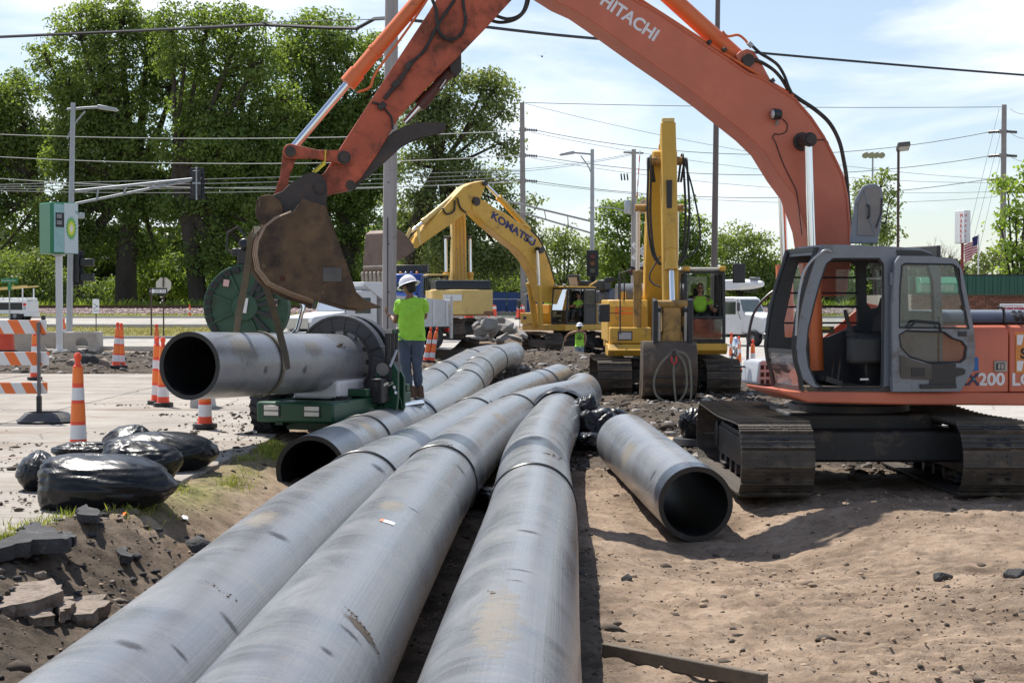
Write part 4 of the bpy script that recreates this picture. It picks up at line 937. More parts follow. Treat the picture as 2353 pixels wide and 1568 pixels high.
MB().b2(on(1170,1388,DY),(on(1390,1410,DY)[0],DY+.03,on(1390,1410,DY)[2])).build('door_shelf',cabd,door,30,.006)
MB().prism(rnd_poly(EO.poly(zc((1380,1285),(1430,1288),(1450,1300),(1445,1325),(1415,1335),(1380,1345)),DY),.01),DY,DY+.01).build('lock_opening',cabd,door)
MB().b2(on(1405,1065,DY),(on(1455,1095,DY)[0],DY+.012,on(1455,1095,DY)[2])).build('door_latch',cabd,door)
MB().b2(on(1120,1287,DY+.02),(on(1195,1338,DY)[0],DY+.026,on(1195,1338,DY)[2])).build('door_vent',blackp,door)
MB().tube([on(1100,1048,DY+.02),on(1150,1000,DY+.05),on(1290,1015,DY+.05),on(1300,1060,DY+.02)],.016,8).build('door_handle',cabd,door)
MB().cyl(on(1440,905,DY),on(1440,940,DY),.02,8).build('door_stop',cabd,door)
for zy in (705,1345):MB().cyl(on(1003,zy,NY+.06),on(1003,zy+75,NY+.06),.028,10).build('hinge',cabg,ex)
HYl=1.0
hp=zc((748,528),(752,470),(776,262),(825,172),(860,162),(905,160),(942,190),(950,240),(948,340),(915,528));hin=zc((785,480),(792,290),(835,190),(900,178),(928,215),(932,330),(900,480))
hm=MB();hm.prism(EO.poly(hp,HYl),HYl-.05,HYl);hat=hm.build('roof_hatch',cabg,ex,30,.015)
hi=MB();hi.prism(EO.poly(hin,HYl),HYl,HYl+.012);hi.build('hatch_liner',mat('hatch_liner',(.22,.21,.205),.7,0,.12,4),hat,30,.006)
MB().tube([on(850,290,HYl+.015),on(862,300,HYl+.04),on(862,360,HYl+.04),on(850,372,HYl+.015)],.012,8).build('hatch_handle',cabd,hat)
MB().tube([on(835,205,HYl+.014),on(858,295,HYl+.016),on(858,365,HYl+.016),on(895,465,HYl+.014)],.012,6).build('hatch_rib',cabg,hat)
MB().tube([on(940,250,HYl+.02),on(935,340,HYl+.02),on(905,430,HYl+.03)],.009,6).build('gas_strut',cabd,hat)
rb=MB();p0=EO.py(*zc((175,1240))[0],-.7);p1=EO.py(*zc((300,1390))[0],-.7);rb.prism(rnd_poly([(p0[0]-.02,p0[1]),(p0[0]+.02,p1[1]),(p0[0]-.7,p1[1]),(p0[0]-.7,p0[1])],.05),-.68,-1.3);rbo=rb.build('tool_box',mat('box_silver',(.5,.52,.56),.35,.2,.1,4),ex,30,.02)
for i in range(3):
 for j in range(2):
  MB().box((p0[0]-.06-j*.07,-.68,p0[1]-.09-i*.09),(.045,.012,.055)).build('slot',blackp,rbo)
def onf(zx,zy,ly=-1.2):a=EO.py(*zc((zx,zy))[0],ly);return (a[0],ly,a[1])
run(ex,[onf(280,815),onf(235,850),onf(180,910),onf(145,980),onf(122,1100),onf(116,1230),onf(118,1350),onf(125,1385),onf(150,1392)],.019,cabd,'front_rail')
run(ex,[onf(128,1280),onf(60,1280),onf(28,1278),onf(20,1260),onf(22,1200)],.012,cabd,'mirror_arm',4)
pm=onf(42,1160);MB().ball((pm[0],pm[1]+.01,pm[2]),(.05,.085,.135),16,10).build('mirror',chrome,ex)
BY0,BY1=.22,-.30
top=[(1150,-112),(1185,-145),(1240,-140),(1350,-75)]+z3((1290,0),(1490,110),(1680,240),(1870,370),(2050,490),(2195,590))+z4((100,620),(370,790),(500,940),(600,1090),(700,1290),(750,1400),(785,1568))+[(1951,520),(1951,600),(1940,680)]
bot=[(1885,680),(1863,590)]+zc((480,450),(445,350))+z4((370,1568),(260,1420),(130,1210),(0,1085))+z3((1850,810),(1560,600),(1400,490),(1250,385),(1000,205),(840,95))+[(1285,8),(1225,-30),(1180,-62),(1155,-85)]
Pb=EO.poly(top+bot,BY0)
bm_=MB();bm_.prism(Pb,BY0,BY1);boom=bm_.build('boom',Or,ex,30,.012)
nt_=len(top)
for pts_,nm in ((Pb[2:nt_],'top_flange'),):
 fmb=MB();off=[(x,z) for x,z in pts_]
 fmb.tube([(x,BY0+.004,z) for x,z in off],.016,6);fmb.tube([(x,BY1-.004,z) for x,z in off],.016,6);fmb.build(nm,Or,boom)
def ob(px,py_,ly=BY0):a=EO.py(px,py_,ly);return (a[0],ly,a[1])
br=MB();bp_=EO.poly([(1688,128),(1700,118),(1715,113),(1730,118),(1745,140),(1772,190),(1745,186),(1719,168),(1700,150)],.12)
br.prism(bp_,.14,.09);br.prism(bp_,-.17,-.22);br.build('cylinder_bracket',Or,boom,30,.008)
pa=ob(1718,139,.16);pb=ob(1718,139,-.24);disc=MB();disc.cyl((pa[0],.19,pa[2]),(pa[0],-.27,pa[2]),.075,20);disc.build('cylinder_pin',rustd,boom)
pt=EO.py(1290,-235,0);cylm=cylinder(ex,(pa[0],-.04,pa[2]),(pt[0],-.04,pt[1]),.105,.06,.62,Orc,'arm_cylinder')
for dy in (.07,-.02):
 run(ex,[ob(*q,.10+dy) for q in [(1340,-100),(1400,-52)]+z3((1320,-12),(1600,170),(1870,345))+z4((0,545),(170,650),(360,765))],.019,Orc,'boom_pipe',4)
for q in z3((1870,345),(1990,405))+z4((175,650),):c_=ob(*q,.13);MB().box(c_,(.05,.2,.05),ry=.6).build('pipe_clamp',rustd,boom,30,.006)
for ly,r_ in ((.16,.026),(.06,.024)):
 run(ex,[ob(*q,ly) for q in z4((340,745),(420,800),(540,880),(650,985),(725,1130),(762,1290),(780,1400),(790,1520))]+[ob(1951,500,ly),ob(1951,560,ly)],r_)
run(ex,[ob(*q,.2) for q in z4((8,345),(40,375),(95,425),(170,470),(235,520),(285,600),(315,680),(345,745))],.02);run(ex,[ob(*q,.16) for q in z4((30,470),(100,495),(190,550),(250,610),(290,670),(325,740))],.022)
run(ex,[ob(*q,.13) for q in z3((1990,250),(2030,290),(2110,280),(2160,310),(2195,350))]+[ob(*z4((12,350))[0],.2)],.016,Orc,'feed_pipe',5)
MB().cyl(ob(*z4((0,340))[0],.2),ob(*z4((30,372))[0],.2),.032,8).build('hose_fitting',galv,ex)
lp=ob(*z4((235,912))[0],BY0+.08);lm=MB();lm.cyl((lp[0]-.03,lp[1],lp[2]),(lp[0]+.07,lp[1]+.02,lp[2]),.062,18,.068);lmo=lm.build('work_lamp',cabd,ex,30,.01)
MB().ball((lp[0]+.07,lp[1]+.02,lp[2]),(.02,.055,.055),14,8).build('lens',mat('lamp_lens',(.6,.62,.64),.1,.3),lmo);MB().beam(ob(*z4((235,960))[0],BY0+.05),ob(*z4((222,1000))[0],BY0),.03,.02).build('lamp_bracket',galv,lmo)
run(ex,[ob(*q,BY0+.01) for q in z4((270,945),(310,990),(300,1050),(240,1072),(215,1065),(195,1095),(215,1130),(250,1230),(290,1330),(350,1450),(385,1530))]+[ob(1836,490,BY0+.01),ob(1842,540,BY0+.01)],.006)
run(ex,[ob(*q,BY0+.012) for q in z4((485,1112),(560,1115),(620,1118),(640,1150))],.006)
bpn=EO.py(1841,326,BY0);pn=MB();pn.cyl((bpn[0],BY0,bpn[1]),(bpn[0],BY0+.05,bpn[1]),.11,22);pn.cyl((bpn[0],.56,bpn[1]),(bpn[0],-.64,bpn[1]),.062,16);pn.cyl((bpn[0],.35,bpn[1]),(bpn[0],.52,bpn[1]),.085,18);pn.cyl((bpn[0],-.43,bpn[1]),(bpn[0],-.6,bpn[1]),.085,18);pn.build('boom_pin',rustd,boom,30,.006)
ft=EO.py(1874,850,.44)
for yy in (.44,-.52):cylinder(ex,(ft[0],yy,ft[1]),(bpn[0],yy,bpn[1]),.095,.048,.46,Orc,'boom_cylinder')
fb=MB();fpl=[(ft[0]+.16,1.12),(ft[0]+.12,1.45),(ft[0]-.1,1.5),(-.35,2.15),(-.62,2.1),(-.8,1.12)]
fb.prism(fpl,.30,.25);fb.prism(fpl,-.33,-.38);fb.build('boom_mount',Or,ex,30,.01)
vb=MB();vb.b2((.1,-.25,1.15),(.5,.2,1.5));vb.build('valve_block',rustd,ex,30,.02)
tb=ob(1503,96,BY0+.003);te=ob(1408,30,BY0+.003);dv=(Vector(tb)-Vector(te)).normalized()
text('HITACHI',.205,basis(tb,dv,Vector((0,1,0)).cross(dv)*1.0),deco_w,boom,bold=.006,align='RIGHT',sx=.98)
AY0,AY1=.17,-.21
arm_p=[(1040,-62),(992,18),(930,112),(868,207),(802,308),(746,396),(728,408),(722,428),(730,446),(748,450),(768,442),(800,436),(830,408),(868,352),(918,268),(960,223),(1004,179),(1059,124),(1120,61),(1176,0),(1206,-58),(1300,-215),(1300,-250),(1270,-255),(1120,-150)]
Pa=EO.poly(arm_p,AY0);am=MB();am.prism(Pa,AY0,AY1);arm=am.build('arm',Ora,ex,30,.012)
pv=EO.py(1172,-88,0);MB().cyl((pv[0],.27,pv[1]),(pv[0],-.35,pv[1]),.085,20).build('arm_pin',rustd,arm)
MB().cyl((pt[0],.1,pt[1]),(pt[0],-.18,pt[1]),.06,16).build('arm_pin',rustd,arm)
def oa(px,py_,ly=AY0):a=EO.py(px,py_,ly);return (a[0],ly,a[1])
def pin(px,py_,r,y0,y1,m_=None,nm='pin',par=None):
 a=EO.py(px,py_,y0);return MB().cyl((a[0],y0,a[1]),(a[0],y1,a[1]),r,20).build(nm,m_ or rustd,par or arm)
cylinder(ex,oa(1062,-118,-.02),oa(667,348,-.02),.085,.047,.665,Orc,'bucket_cylinder')
run(ex,[oa(1000,-30,.08),oa(940,62,.08),oa(865,165,.085),oa(850,200,.1),oa(820,212,.09)],.014,Orc,'feed_pipe',4)
lkm=Ora
def bar(a,b,w,y0,y1,m_,nm,r=.09):
 A_=Vector(EO.py(*a,(y0+y1)/2));B_=Vector(EO.py(*b,(y0+y1)/2));d=(B_-A_).normalized();n_=Vector((-d.y,d.x));P_=[]
 for k in range(9):t_=PI/2+PI*k/8;P_.append(tuple(A_+r*(d*math.cos(t_)+n_*math.sin(t_))))
 P_.append(tuple((A_+B_)/2-n_*w))
 for k in range(9):t_=-PI/2+PI*k/8;P_.append(tuple(B_+r*(d*math.cos(t_)+n_*math.sin(t_))))
 P_.append(tuple((A_+B_)/2+n_*w))
 return MB().prism(P_,y0,y1).build(nm,m_,ex,30,.01)
for y0,y1 in ((.20,.25),(-.24,-.29)):bar((667,348),(791,362),.05,y0,y1,lkm,'idler_link',.085)
for y0,y1 in ((.12,.17),(-.16,-.21)):bar((667,350),(640,466),.05,y0,y1,lkm,'bucket_link',.085);
pin(667,348,.062,.28,-.32);pin(791,362,.078,.27,-.31);pin(791,362,.05,.3,-.34);pin(640,466,.06,.26,-.3);pin(735,431,.075,.36,-.4);pin(735,431,.05,.38,-.42)
BU0,BU1=.52,-.62
side=[(670,492),(695,455),(749,474),(762,512),(797,608),(819,671),(838,688),(868,704),(838,711),(803,707),(720,683),(670,665),(625,643),(603,614),(597,582),(600,557),(616,525),(638,506)]
Pside=EO.poly(side,BU0);bk_=MB();bk_.prism(Pside,BU0,BU0-.035);bk_.prism(Pside,BU1,BU1+.035)
curve=[(690,470),(670,488),(634,503),(611,522),(595,556),(592,583),(598,617),(622,647),(669,669),(720,687),(803,712),(842,716)]
C_=EO.poly(curve,BU0);n_=len(C_);inn=[]
for i,(x,z) in enumerate(C_):
 t_=Vector(C_[min(i+1,n_-1)])-Vector(C_[max(i-1,0)]);t_.normalize();nrm=Vector((-t_.y,t_.x));inn.append((x+nrm.x*.03,z+nrm.y*.03))
cen=Vector(EO.py(690,600,BU0))
inn=[tuple(Vector(o_)+(cen-Vector(o_)).normalized()*.03) for o_ in C_]
bk_.prism(C_+inn[::-1],BU0-.002,BU1+.002);bucket=bk_.build('bucket',rust,ex,28,.006)
for yc,of_ in ((BU0-.04,.018),(.36,.035),(.22,.055),(.08,.03),(-.1,.075),(-.35,.085),(BU1+.06,.09)):
 o2=[tuple(Vector(o_)-(cen-Vector(o_)).normalized()*of_) for o_ in C_[1:10]];MB().prism(o2+C_[1:10][::-1],yc+.035,yc-.035).build('wear_strip',rustw if yc>.1 else rust,bucket,30,.006)
ear=[(619,535),(612,522),(626,505),(612,484),(604,468),(615,452),(632,446),(648,440),(668,420),(688,410),(700,400),(720,395),(738,402),(750,420),(752,440),(749,476),(695,457),(671,493),(640,505)]
for y0,y1 in ((.30,.34),(-.34,-.38)):
 MB().prism(EO.poly(ear,.32),y0,y1).build('bucket_ear',rustd,bucket,30,.006)
hook=MB();
for yy in (.36,-.40):
 a=EO.py(619,478,yy);hook=MB();hook.prism(rnd_poly([(a[0]-.16,a[1]-.16),(a[0]+.02,a[1]-.24),(a[0]+.16,a[1]-.1),(a[0]+.14,a[1]+.12),(a[0]-.02,a[1]+.16),(a[0]-.14,a[1]+.06)],.06),yy-.03,yy+.03);hook.build('quick_hitch_hook',rust,bucket,30,.006)
MB().b2(oa(741,614,BU0),(oa(785,647,BU0)[0],BU0+.012,oa(785,647,BU0)[2])).build('patch_plate',patch,bucket,30,.004)
a=oa(649,640,BU0);MB().cyl((a[0],BU0-.01,a[2]),(a[0],BU0+.004,a[2]),.032,14).build('hole',mat('rust_red_hole',(.07,.02,.015),.8),bucket)
for i in range(5):
 yy=BU0-.08-i*(BU0-BU1-.16)/4;a=EO.py(836,700,BU0);e=EO.py(876,706,BU0);th_=MB()
 th_.add([(a[0],yy+.06,a[1]+.06),(a[0],yy-.06,a[1]+.06),(a[0],yy-.06,a[1]-.05),(a[0],yy+.06,a[1]-.05),(e[0],yy+.035,e[1]+.012),(e[0],yy-.035,e[1]+.012),(e[0],yy-.035,e[1]-.004),(e[0],yy+.035,e[1]-.004)],[(0,1,2,3),(4,7,6,5),(0,4,5,1),(1,5,6,2),(2,6,7,3),(3,7,4,0)]);th_.build('tooth',rust,bucket,30,.008)
thp=[(1024,284),(1020,302),(985,309),(947,323),(925,336),(903,356),(868,388),(831,418),(818,432),(802,437),(780,433),(776,418),(790,402),(820,376),(862,338),(903,303),(930,290),(958,282),(990,281)]
for y0,y1 in ((.13,.09),(-.14,-.18)):MB().prism(EO.poly(thp,.1),y0,y1).build('thumb_plate',rustd,ex,30,.006)
tw=MB();tl=EO.poly([(1022,300),(947,319),(903,351),(831,413),(802,432)],0);tl2=[(x,z+.03) for x,z in reversed(tl)];tw.prism(tl+tl2,.12,-.17);tw.build('thumb_web',rustd,ex,30,.004)
pin(805,425,.055,.18,-.22);cylinder(ex,oa(1048,148,-.02),oa(930,282,-.02),.062,.035,.7,mat('thumb_cylinder',(.10,.035,.03),.5,0,.3,4,dirt=(.03,.03,.03),damt=.5),'thumb_cylinder')
brk=[(1030,150),(1058,124),(1059,165),(1050,175),(1036,170)]
for y0,y1 in ((.1,.07),(-.11,-.14)):MB().prism(EO.poly(brk,.05),y0,y1).build('thumb_bracket',rustd,ex,30,.005)
bx=oa(1018,200,.045);MB().beam(oa(1010,204,.05),oa(1024,184,.05),.012,.05,(0,1,0)).build('cylinder_label',white,ex)
z2=lambda *p:[(542.8+.2885*x,.2885*y) for x,y in p]
run(ex,[oa(*q,AY0+.05) for q in z2((1560,0),(1590,80),(1600,200),(1620,265),(1680,315),(1740,310),(1800,260),(1825,160),(1810,60),(1800,-40))],.02)
run(ex,[oa(*q,AY0+.045) for q in z2((1740,0),(1650,130),(1590,230),(1500,400),(1400,500),(1370,560))],.02)
run(ex,[oa(*q,AY0+.03) for q in z2((1370,540),(1290,660),(1220,740),(1180,790))],.026,rustd,'arm_pipe');run(ex,[oa(*q,AY0+.03) for q in z2((1080,815),(1150,840),(1200,890),(1235,940),(1245,1030))],.013)
for q in z2((1270,670),(1160,845),(1375,520)):MB().box(oa(*q,AY0+.03),(.1,.06,.07),ry=.8).build('pipe_block',rustd,arm,30,.01)
run(ex,[oa(*q,.1) for q in ((1140,37),(1165,44),(1190,38),(1205,20),(1212,-20),(1205,-60))],.02)
run(ex,[oa(*q,-.1) for q in ((1120,45),(1150,52),(1185,44),(1208,20),(1216,-20),(1212,-60))],.02)
tp_=MB();tp_.beam(oa(748,345,.27),oa(746,376,.27),.03,.012);tp_.beam(oa(746,374,.27),oa(719,397,.27),.045,.012,(0,1,0));o=tp_.build('caution_tape',mat('tape_yellow',(.75,.62,.05),.6),ex)
ty=oa(721,394,.28);dvt=(Vector(oa(746,372,.28))-Vector(ty)).normalized();text('1243.0',.05,basis(ty,dvt,Vector((0,1,0)).cross(dvt)),blackp,o)
Ye=mat('komatsu_yellow',(.62,.36,.05),.42,0,.10,2,.04,50,dirt=(.24,.15,.07),damt=.38,dscale=2.2,scratch=((.10,.07,.045),4.0,.69))
Yp=mat('pale_old_yellow',(.66,.47,.17),.5,0,.12,2,dirt=(.30,.22,.13),damt=.35,dscale=3)
Ybr=mat('worn_yellow_brown',(.36,.21,.06),.6,0,.3,4,dirt=(.12,.08,.05),damt=.6,dscale=5)
win_y=glass_mat('tinted_cab_glass',(.45,.55,.52),.25,.05)
def cab_unit(root,x0,x1,y0,y1,z0,z1,roofm,gl=gl1,lean=.16,door_open=False,no_ws=False):
 P=.07;c=MB()
 fr0=lambda z:x1-lean*max(0,(z-z0-.5)/(z1-z0-.5))
 for y in (y0,y1):
  s=-1 if y==y1 else 1
  c.beam((x0,y+s*P/2,z0),(x0,y+s*P/2,z1),P,P);c.beam((x1,y+s*P/2,z0),(x1,y+s*P/2,z0+.5),P,P);c.beam((x1,y+s*P/2,z0+.5),(fr0(z1),y+s*P/2,z1),P,P)
  c.beam((x0+.75,y+s*P/2,z0),(x0+.75,y+s*P/2,z1),P,P*1.1);c.beam((x0,y+s*P/2,z1-.04),(fr0(z1),y+s*P/2,z1-.04),P,P*1.3);c.beam((x0,y+s*P/2,z0+.04),(x1,y+s*P/2,z0+.04),P,.1)
  c.beam((x0,y+s*P/2,z0+.85),(x0+.75,y+s*P/2,z0+.85),P*.7,.08)
 for z,xx in ((z0+.04,x1),(z0+.62,x1-.02),(z1-.04,fr0(z1))):c.beam((xx,y0,z),(xx,y1,z),.06,.06)
 c.b2((x0,y0,z0),(x0+.05,y1,z0+.9));cb=c.build('cab_frame',cabd,root,30,.012)
 r=MB();r.prism(rnd_poly([(x0-.03,y0-.02),(fr0(z1)+.04,y0-.02),(fr0(z1)+.04,y1+.02),(x0-.03,y1+.02)],.12),z1,z1+.07,'z');r.build('cab_roof',roofm,root,30,.03)
 g=MB()
 if not no_ws:g.add([(x1+.01,y0+P,z0+.66),(x1+.01,y1-P,z0+.66),(fr0(z1-.08)+.01,y1-P,z1-.08),(fr0(z1-.08)+.01,y0+P,z1-.08)],[(0,1,2,3)]);g.build('windscreen',gl,cb)
 g=MB()
 g=MB();g.b2((x1+.0,y0+P,z0+.09),(x1+.006,y1-P,z0+.58));g.build('lower_windscreen',win_y,cb)
 for y in (y0+.02,y1-.02):
  g=MB();g.b2((x0+.06,y,z0+.9),(x0+.7,y+.005,z1-.1));g.build('side_window',gl,cb)
  if not (door_open and y>(y0+y1)/2):
   g=MB();g.b2((x0+.82,y,z0+.4),(x1-.25,y+.005,z1-.1));g.build('side_window',gl,cb)
  g=MB();g.b2((x0+.06,y,z0+.1),(x0+.7,y+.012,z0+.8));g.build('side_panel',cabd if gl is not win_y else roofm,cb)
 g=MB();g.b2((x0,y0+P,z0+.95),(x0+.006,y1-P,z1-.12));g.build('rear_window',gl,cb)
 yc=(y0+y1)/2;sx=x0+.62
 s=MB();s.b2((sx-.25,yc-.25,z0+.35),(sx+.25,yc+.25,z0+.5));s.box((sx-.3,yc,z0+.82),(.12,.46,.66),ry=-.12);s.box((sx-.36,yc,z0+1.24),(.1,.26,.18));s.b2((sx-.2,yc-.2,z0+.02),(sx+.15,yc+.2,z0+.36));s.build('seat',seat_m,root,30,.03)
 for q in (-1,1):
  k=MB();k.b2((sx-.05,yc+q*.32-.06,z0+.35),(sx+.35,yc+q*.32+.06,z0+.62));k.cyl((sx+.28,yc+q*.32,z0+.6),(sx+.33,yc+q*.32,z0+.85),.02,8);k.build('console',seat_m,root,30,.02)
 return cb,(sx,yc,z0+.5)
def mirror_on(root,a,b,c,w=.17,h=.26,nm='mirror',face=(1,0,0)):
 MB().tube([a,b],.017,8).build('mirror_post',cabd,root);k=MB();k.box(c,(.05,w,h));o=k.build(nm,cabd,root,30,.02);MB().beam(((a[0]+b[0])/2,(a[1]+b[1])/2,c[2]),c,.02,.02).build('mirror_arm',cabd,o)
 MB().box((c[0]-.027,c[1],c[2]),(.004,w*.85,h*.88)).build('mirror_glass',chrome,o)
F2=Fr((3.70,39.95,-.10),-90)
e2=thing('excavator','yellow excavator facing the camera head on, bucket hanging down with a looped strap','excavator',F2.loc,F2.rz)
Mt2=Matrix.Rotation(-F2.rz,4,'Z')
for s_ in (-1,1):crawler(e2,Mt2,s_*1.28,4.3,.42,.8,shoe_d,.19,s_,nroll=6)
MB().box((0,0,.62),(1.9,1.6,.5),Mt2).box((0,.9,.5),(2.4,.5,.36),Mt2).box((0,-.9,.5),(2.4,.5,.36),Mt2).build('carbody',under_m,e2,30,.03)
MB().lathe([(0,.85),(.7,.85),(.7,1.02),(0,1.02)],n=32).build('slewing_ring',under_m,e2)
k=MB();k.prism([(-2.5,1.02),(1.55,1.02),(1.7,1.12),(1.7,1.28),(-2.5,1.28)],.40,1.42);k.prism([(-2.5,1.02),(1.0,1.02),(1.0,1.28),(-2.5,1.28)],-1.2,.38);k.build('deck',Ye,e2,30,.015)
k=MB();k.prism([(.6,.98),(1.62,.98),(1.78,1.12),(1.6,1.26),(.6,1.26)],-1.42,-.36);k.build('front_step',Ye,e2,30,.015)
k=MB();k.prism(rnd_poly([(.62,1.27),(1.5,1.27),(1.5,1.66),(.62,1.66)],.05),-1.36,-.38);bx1=k.build('tool_box',Ye,e2,30,.02);MB().box((1.505,-1.0,1.46),(.012,.3,.17)).build('head_lamp',mat('lamp_glass',(.45,.45,.46),.2),bx1,30,.02);MB().box((1.50,-1.0,1.46),(.012,.35,.22)).build('lamp_rim',cabd,bx1,30,.02)
k=MB();k.prism([(-1.9,1.3),(.95,1.3),(.95,2.16),(.85,2.32),(-1.9,2.32)],-1.38,-.40);bx2=k.build('fuel_tank',Ye,e2,30,.03)
MB().box((.955,-.9,2.05),(.02,.6,.14)).build('reflector',sheet_o,bx2,30,.02);MB().box((.962,-.9,2.05),(.012,.5,.06)).build('reflector_core',Ye,bx2)
MB().cyl((.5,-1.0,2.32),(.5,-1.0,2.52),.09,14).build('filler_cap',Ye,bx2);MB().box((.3,-.6,2.37),(.3,.22,.08)).build('hatch_handle',Ye,bx2,30,.02)
k=MB();k.prism(rnd_poly([(-1.4,1.3),(-1.4,-1.3),(-2.5,-1.3),(-2.75,0),(-2.5,1.3)],.25),1.1,2.2,'z');k.build('counterweight',Ye,e2,30,.05)
k=MB();k.prism(rnd_poly([(-.9,2.2),(-.9,2.55),(-1.15,2.74),(-2.35,2.74),(-2.5,2.2)],.15),-1.0,.75);k.build('engine_hood',mat('hood_grey',(.10,.105,.12),.35,0,.1,3,dirt=(.3,.28,.25),damt=.2),e2,30,.05)
cb2,st2=cab_unit(e2,.0,1.62,.40,1.38,1.28,3.02,mat('cab_roof_pale',(.62,.60,.52),.4),gl1,.12,False,True)
for y in (.46,1.32):MB().box((1.48,y,3.06),(.2,.16,.12)).build('roof_lamp',Ye,e2,30,.03)
mirror_on(e2,(1.55,-1.12,1.5),(1.5,-1.12,3.05),(1.6,-1.5,2.0),.26,.42);mirror_on(e2,(1.2,-1.0,2.3),(1.2,-1.0,2.95),(1.3,-1.35,2.8),.24,.12,'upper_mirror')
k=MB();k.box((1.45,1.72,2.95),(.06,.30,.46));k.build('mirror',cabd,e2,30,.02);MB().beam((1.45,1.38,2.85),(1.45,1.6,2.9),.025,.025).build('mirror_arm',cabd,e2)
k=MB();k.tube([(.7,-1.1,2.3),(.7,-1.1,2.95),(.7,-.8,3.05),(.7,-.68,2.9),(.7,-.68,2.3)],.018,8);k.build('hand_rail',cabd,e2)
bc=-.17
B2=[(.0,1.45),(.25,1.4),(.75,2.6),(1.35,4.0),(1.95,4.75),(2.9,5.3),(3.15,5.45),(3.1,5.7),(2.85,5.75),(2.0,5.55),(1.2,5.0),(.55,4.0),(.1,2.6)]
k=MB();k.prism(B2,bc-.30,bc+.24);bo2=k.build('boom',Ye,e2,30,.02)
A2=[(2.95,5.5),(3.0,6.15),(3.12,6.34),(3.3,6.34),(3.36,6.1),(3.62,5.3),(4.05,1.95),(3.98,1.72),(3.82,1.72),(3.7,1.9),(3.25,4.2),(2.98,5.2)]
k=MB();k.prism(A2,bc-.145,bc+.185);ar2=k.build('arm',Ye,e2,30,.02)
k=MB();k.b2((3.1,bc-.12,6.34),(3.28,bc+.16,6.44));k.build('arm_cap',Yp,ar2,30,.015)
MB().b2((3.6,bc-.06,4.25),(3.74,bc+.06,5.0)).build('arm_slot',blackp,ar2)
cylinder(e2,(3.55,bc+.02,4.55),(4.18,bc+.03,2.2),.125,.06,.66,Ye,'bucket_cylinder');cylinder(e2,(1.75,bc,5.7),(3.12,bc,6.2),.1,.06,.7,Ye,'arm_cylinder')
for y in (-.62,.46):cylinder(e2,(1.3,bc+y*.85,1.5),(1.55,bc+y*.85,4.5),.10,.055,.5,Ybr,'boom_cylinder')
MB().cyl((1.55,bc-.6,4.5),(1.55,bc+.55,4.5),.09,16).build('boom_pin',Ybr,bo2);MB().cyl((3.1,bc-.35,5.48),(3.1,bc+.35,5.48),.1,16).build('arm_pin',Ybr,ar2)
for y,m2 in ((-.20,0),(.24,1)):
 k=MB();k.cyl((4.12,bc+y*1.8,2.1),(4.12,bc+y*1.1,2.1),.16,18);k.build('link_boss',blackp,e2);k=MB();k.beam((4.2,bc+y*1.35,2.25),(4.15,bc+y*1.35,1.28),.07,.16,(1,0,0));k.build('bucket_link',mat('pale_link',(.42,.39,.34),.5,.2,.2,4),e2,30,.02)
 k=MB();k.prism([(3.8,1.1),(4.3,1.1),(4.3,2.3),(3.95,2.35)],bc+y*1.5,bc+y*2.0);k.build('link_side',blackp,e2,30,.02)
k=MB();k.prism([(3.85,1.35),(4.2,1.3),(4.26,1.95),(4.2,2.3),(3.95,2.3),(3.8,1.9)],bc-.19,bc+.22);k.build('arm_head',Ybr,ar2,30,.03);MB().cyl((4.2,bc-.36,2.22),(4.2,bc+.38,2.22),.09,14).build('pin',Ybr,ar2)
bk2=MB();c2=[(3.75,1.38),(4.25,1.40),(4.42,1.2),(4.5,.9),(4.46,.5),(4.28,.2),(3.9,.06),(3.4,.10),(3.35,.14)]
inn2=[(3.78,1.32),(4.2,1.34),(4.36,1.17),(4.44,.9),(4.4,.53),(4.25,.25),(3.9,.11),(3.4,.14),(3.36,.16)]
bk2.prism(c2+inn2[::-1],bc-.62,bc+.54);sd2=c2+[(3.5,.6)];bk2.prism(sd2,bc-.64,bc-.605);bk2.prism(sd2,bc+.525,bc+.56);b2o=bk2.build('bucket',mat('bucket_dark',(.11,.08,.058),.55,.25,.35,2.5,.2,20,dirt=(.32,.25,.18),damt=.5,dscale=2),e2,30,.01)
for q in (-.1,.1):MB().prism([(3.8,1.3),(4.25,1.3),(4.12,1.62),(3.9,1.62)],bc+q*2.2,bc+q*2.2+.04).build('bucket_ear',Ybr,b2o,30,.01)
for q in range(3):
 k=MB();k.box((4.5-.1*q*q*.4,bc-.04,.62-.2*q),(.03,1.1,.05),ry=.25*q);k.build('wear_bar',rustd,b2o,30,.006)
strapm=mat('strap_webbing',(.20,.19,.15),.85,0,.2,8)
def ribbon(pts,w,t,m_,nm,parent,up=(0,1,0),k_=5):
 P=smooth_pts(pts,k_);mb=MB();vs=[];n=len(P);U=Vector(up)
 for i in range(n):
  d=(P[min(i+1,n-1)]-P[max(i-1,0)]).normalized();s=d.cross(U)
  if s.length<.05:s=Vector((1,0,0))
  s.normalize();q=s.cross(d).normalized();vs+=[P[i]+s*w/2+q*t/2,P[i]-s*w/2+q*t/2,P[i]-s*w/2-q*t/2,P[i]+s*w/2-q*t/2]
 fs=[(4*i+a,4*i+(a+1) % 4,4*i+4+(a+1) % 4,4*i+4+a) for i in range(n-1) for a in range(4)]+[(3,2,1,0),(4*n-4,4*n-3,4*n-2,4*n-1)]
 mb.add(vs,fs);return mb.build(nm,m_,parent)
hy=bc+.02;xf=4.62
st=thing('lifting_strap','looped webbing strap dangling from the yellow excavator bucket','strap',F2.M @ Vector((xf,hy,1.2)),F2.rz)
ribbon([(0,0,0),(.02,-.28,-.28),(.02,-.43,-.62),(.02,-.38,-.98),(.02,-.1,-1.13),(.02,.12,-1.1),(.02,.28,-.8),(.0,.24,-.3),(0,.03,0)],.045,.012,strapm,'webbing',st,(1,0,0))
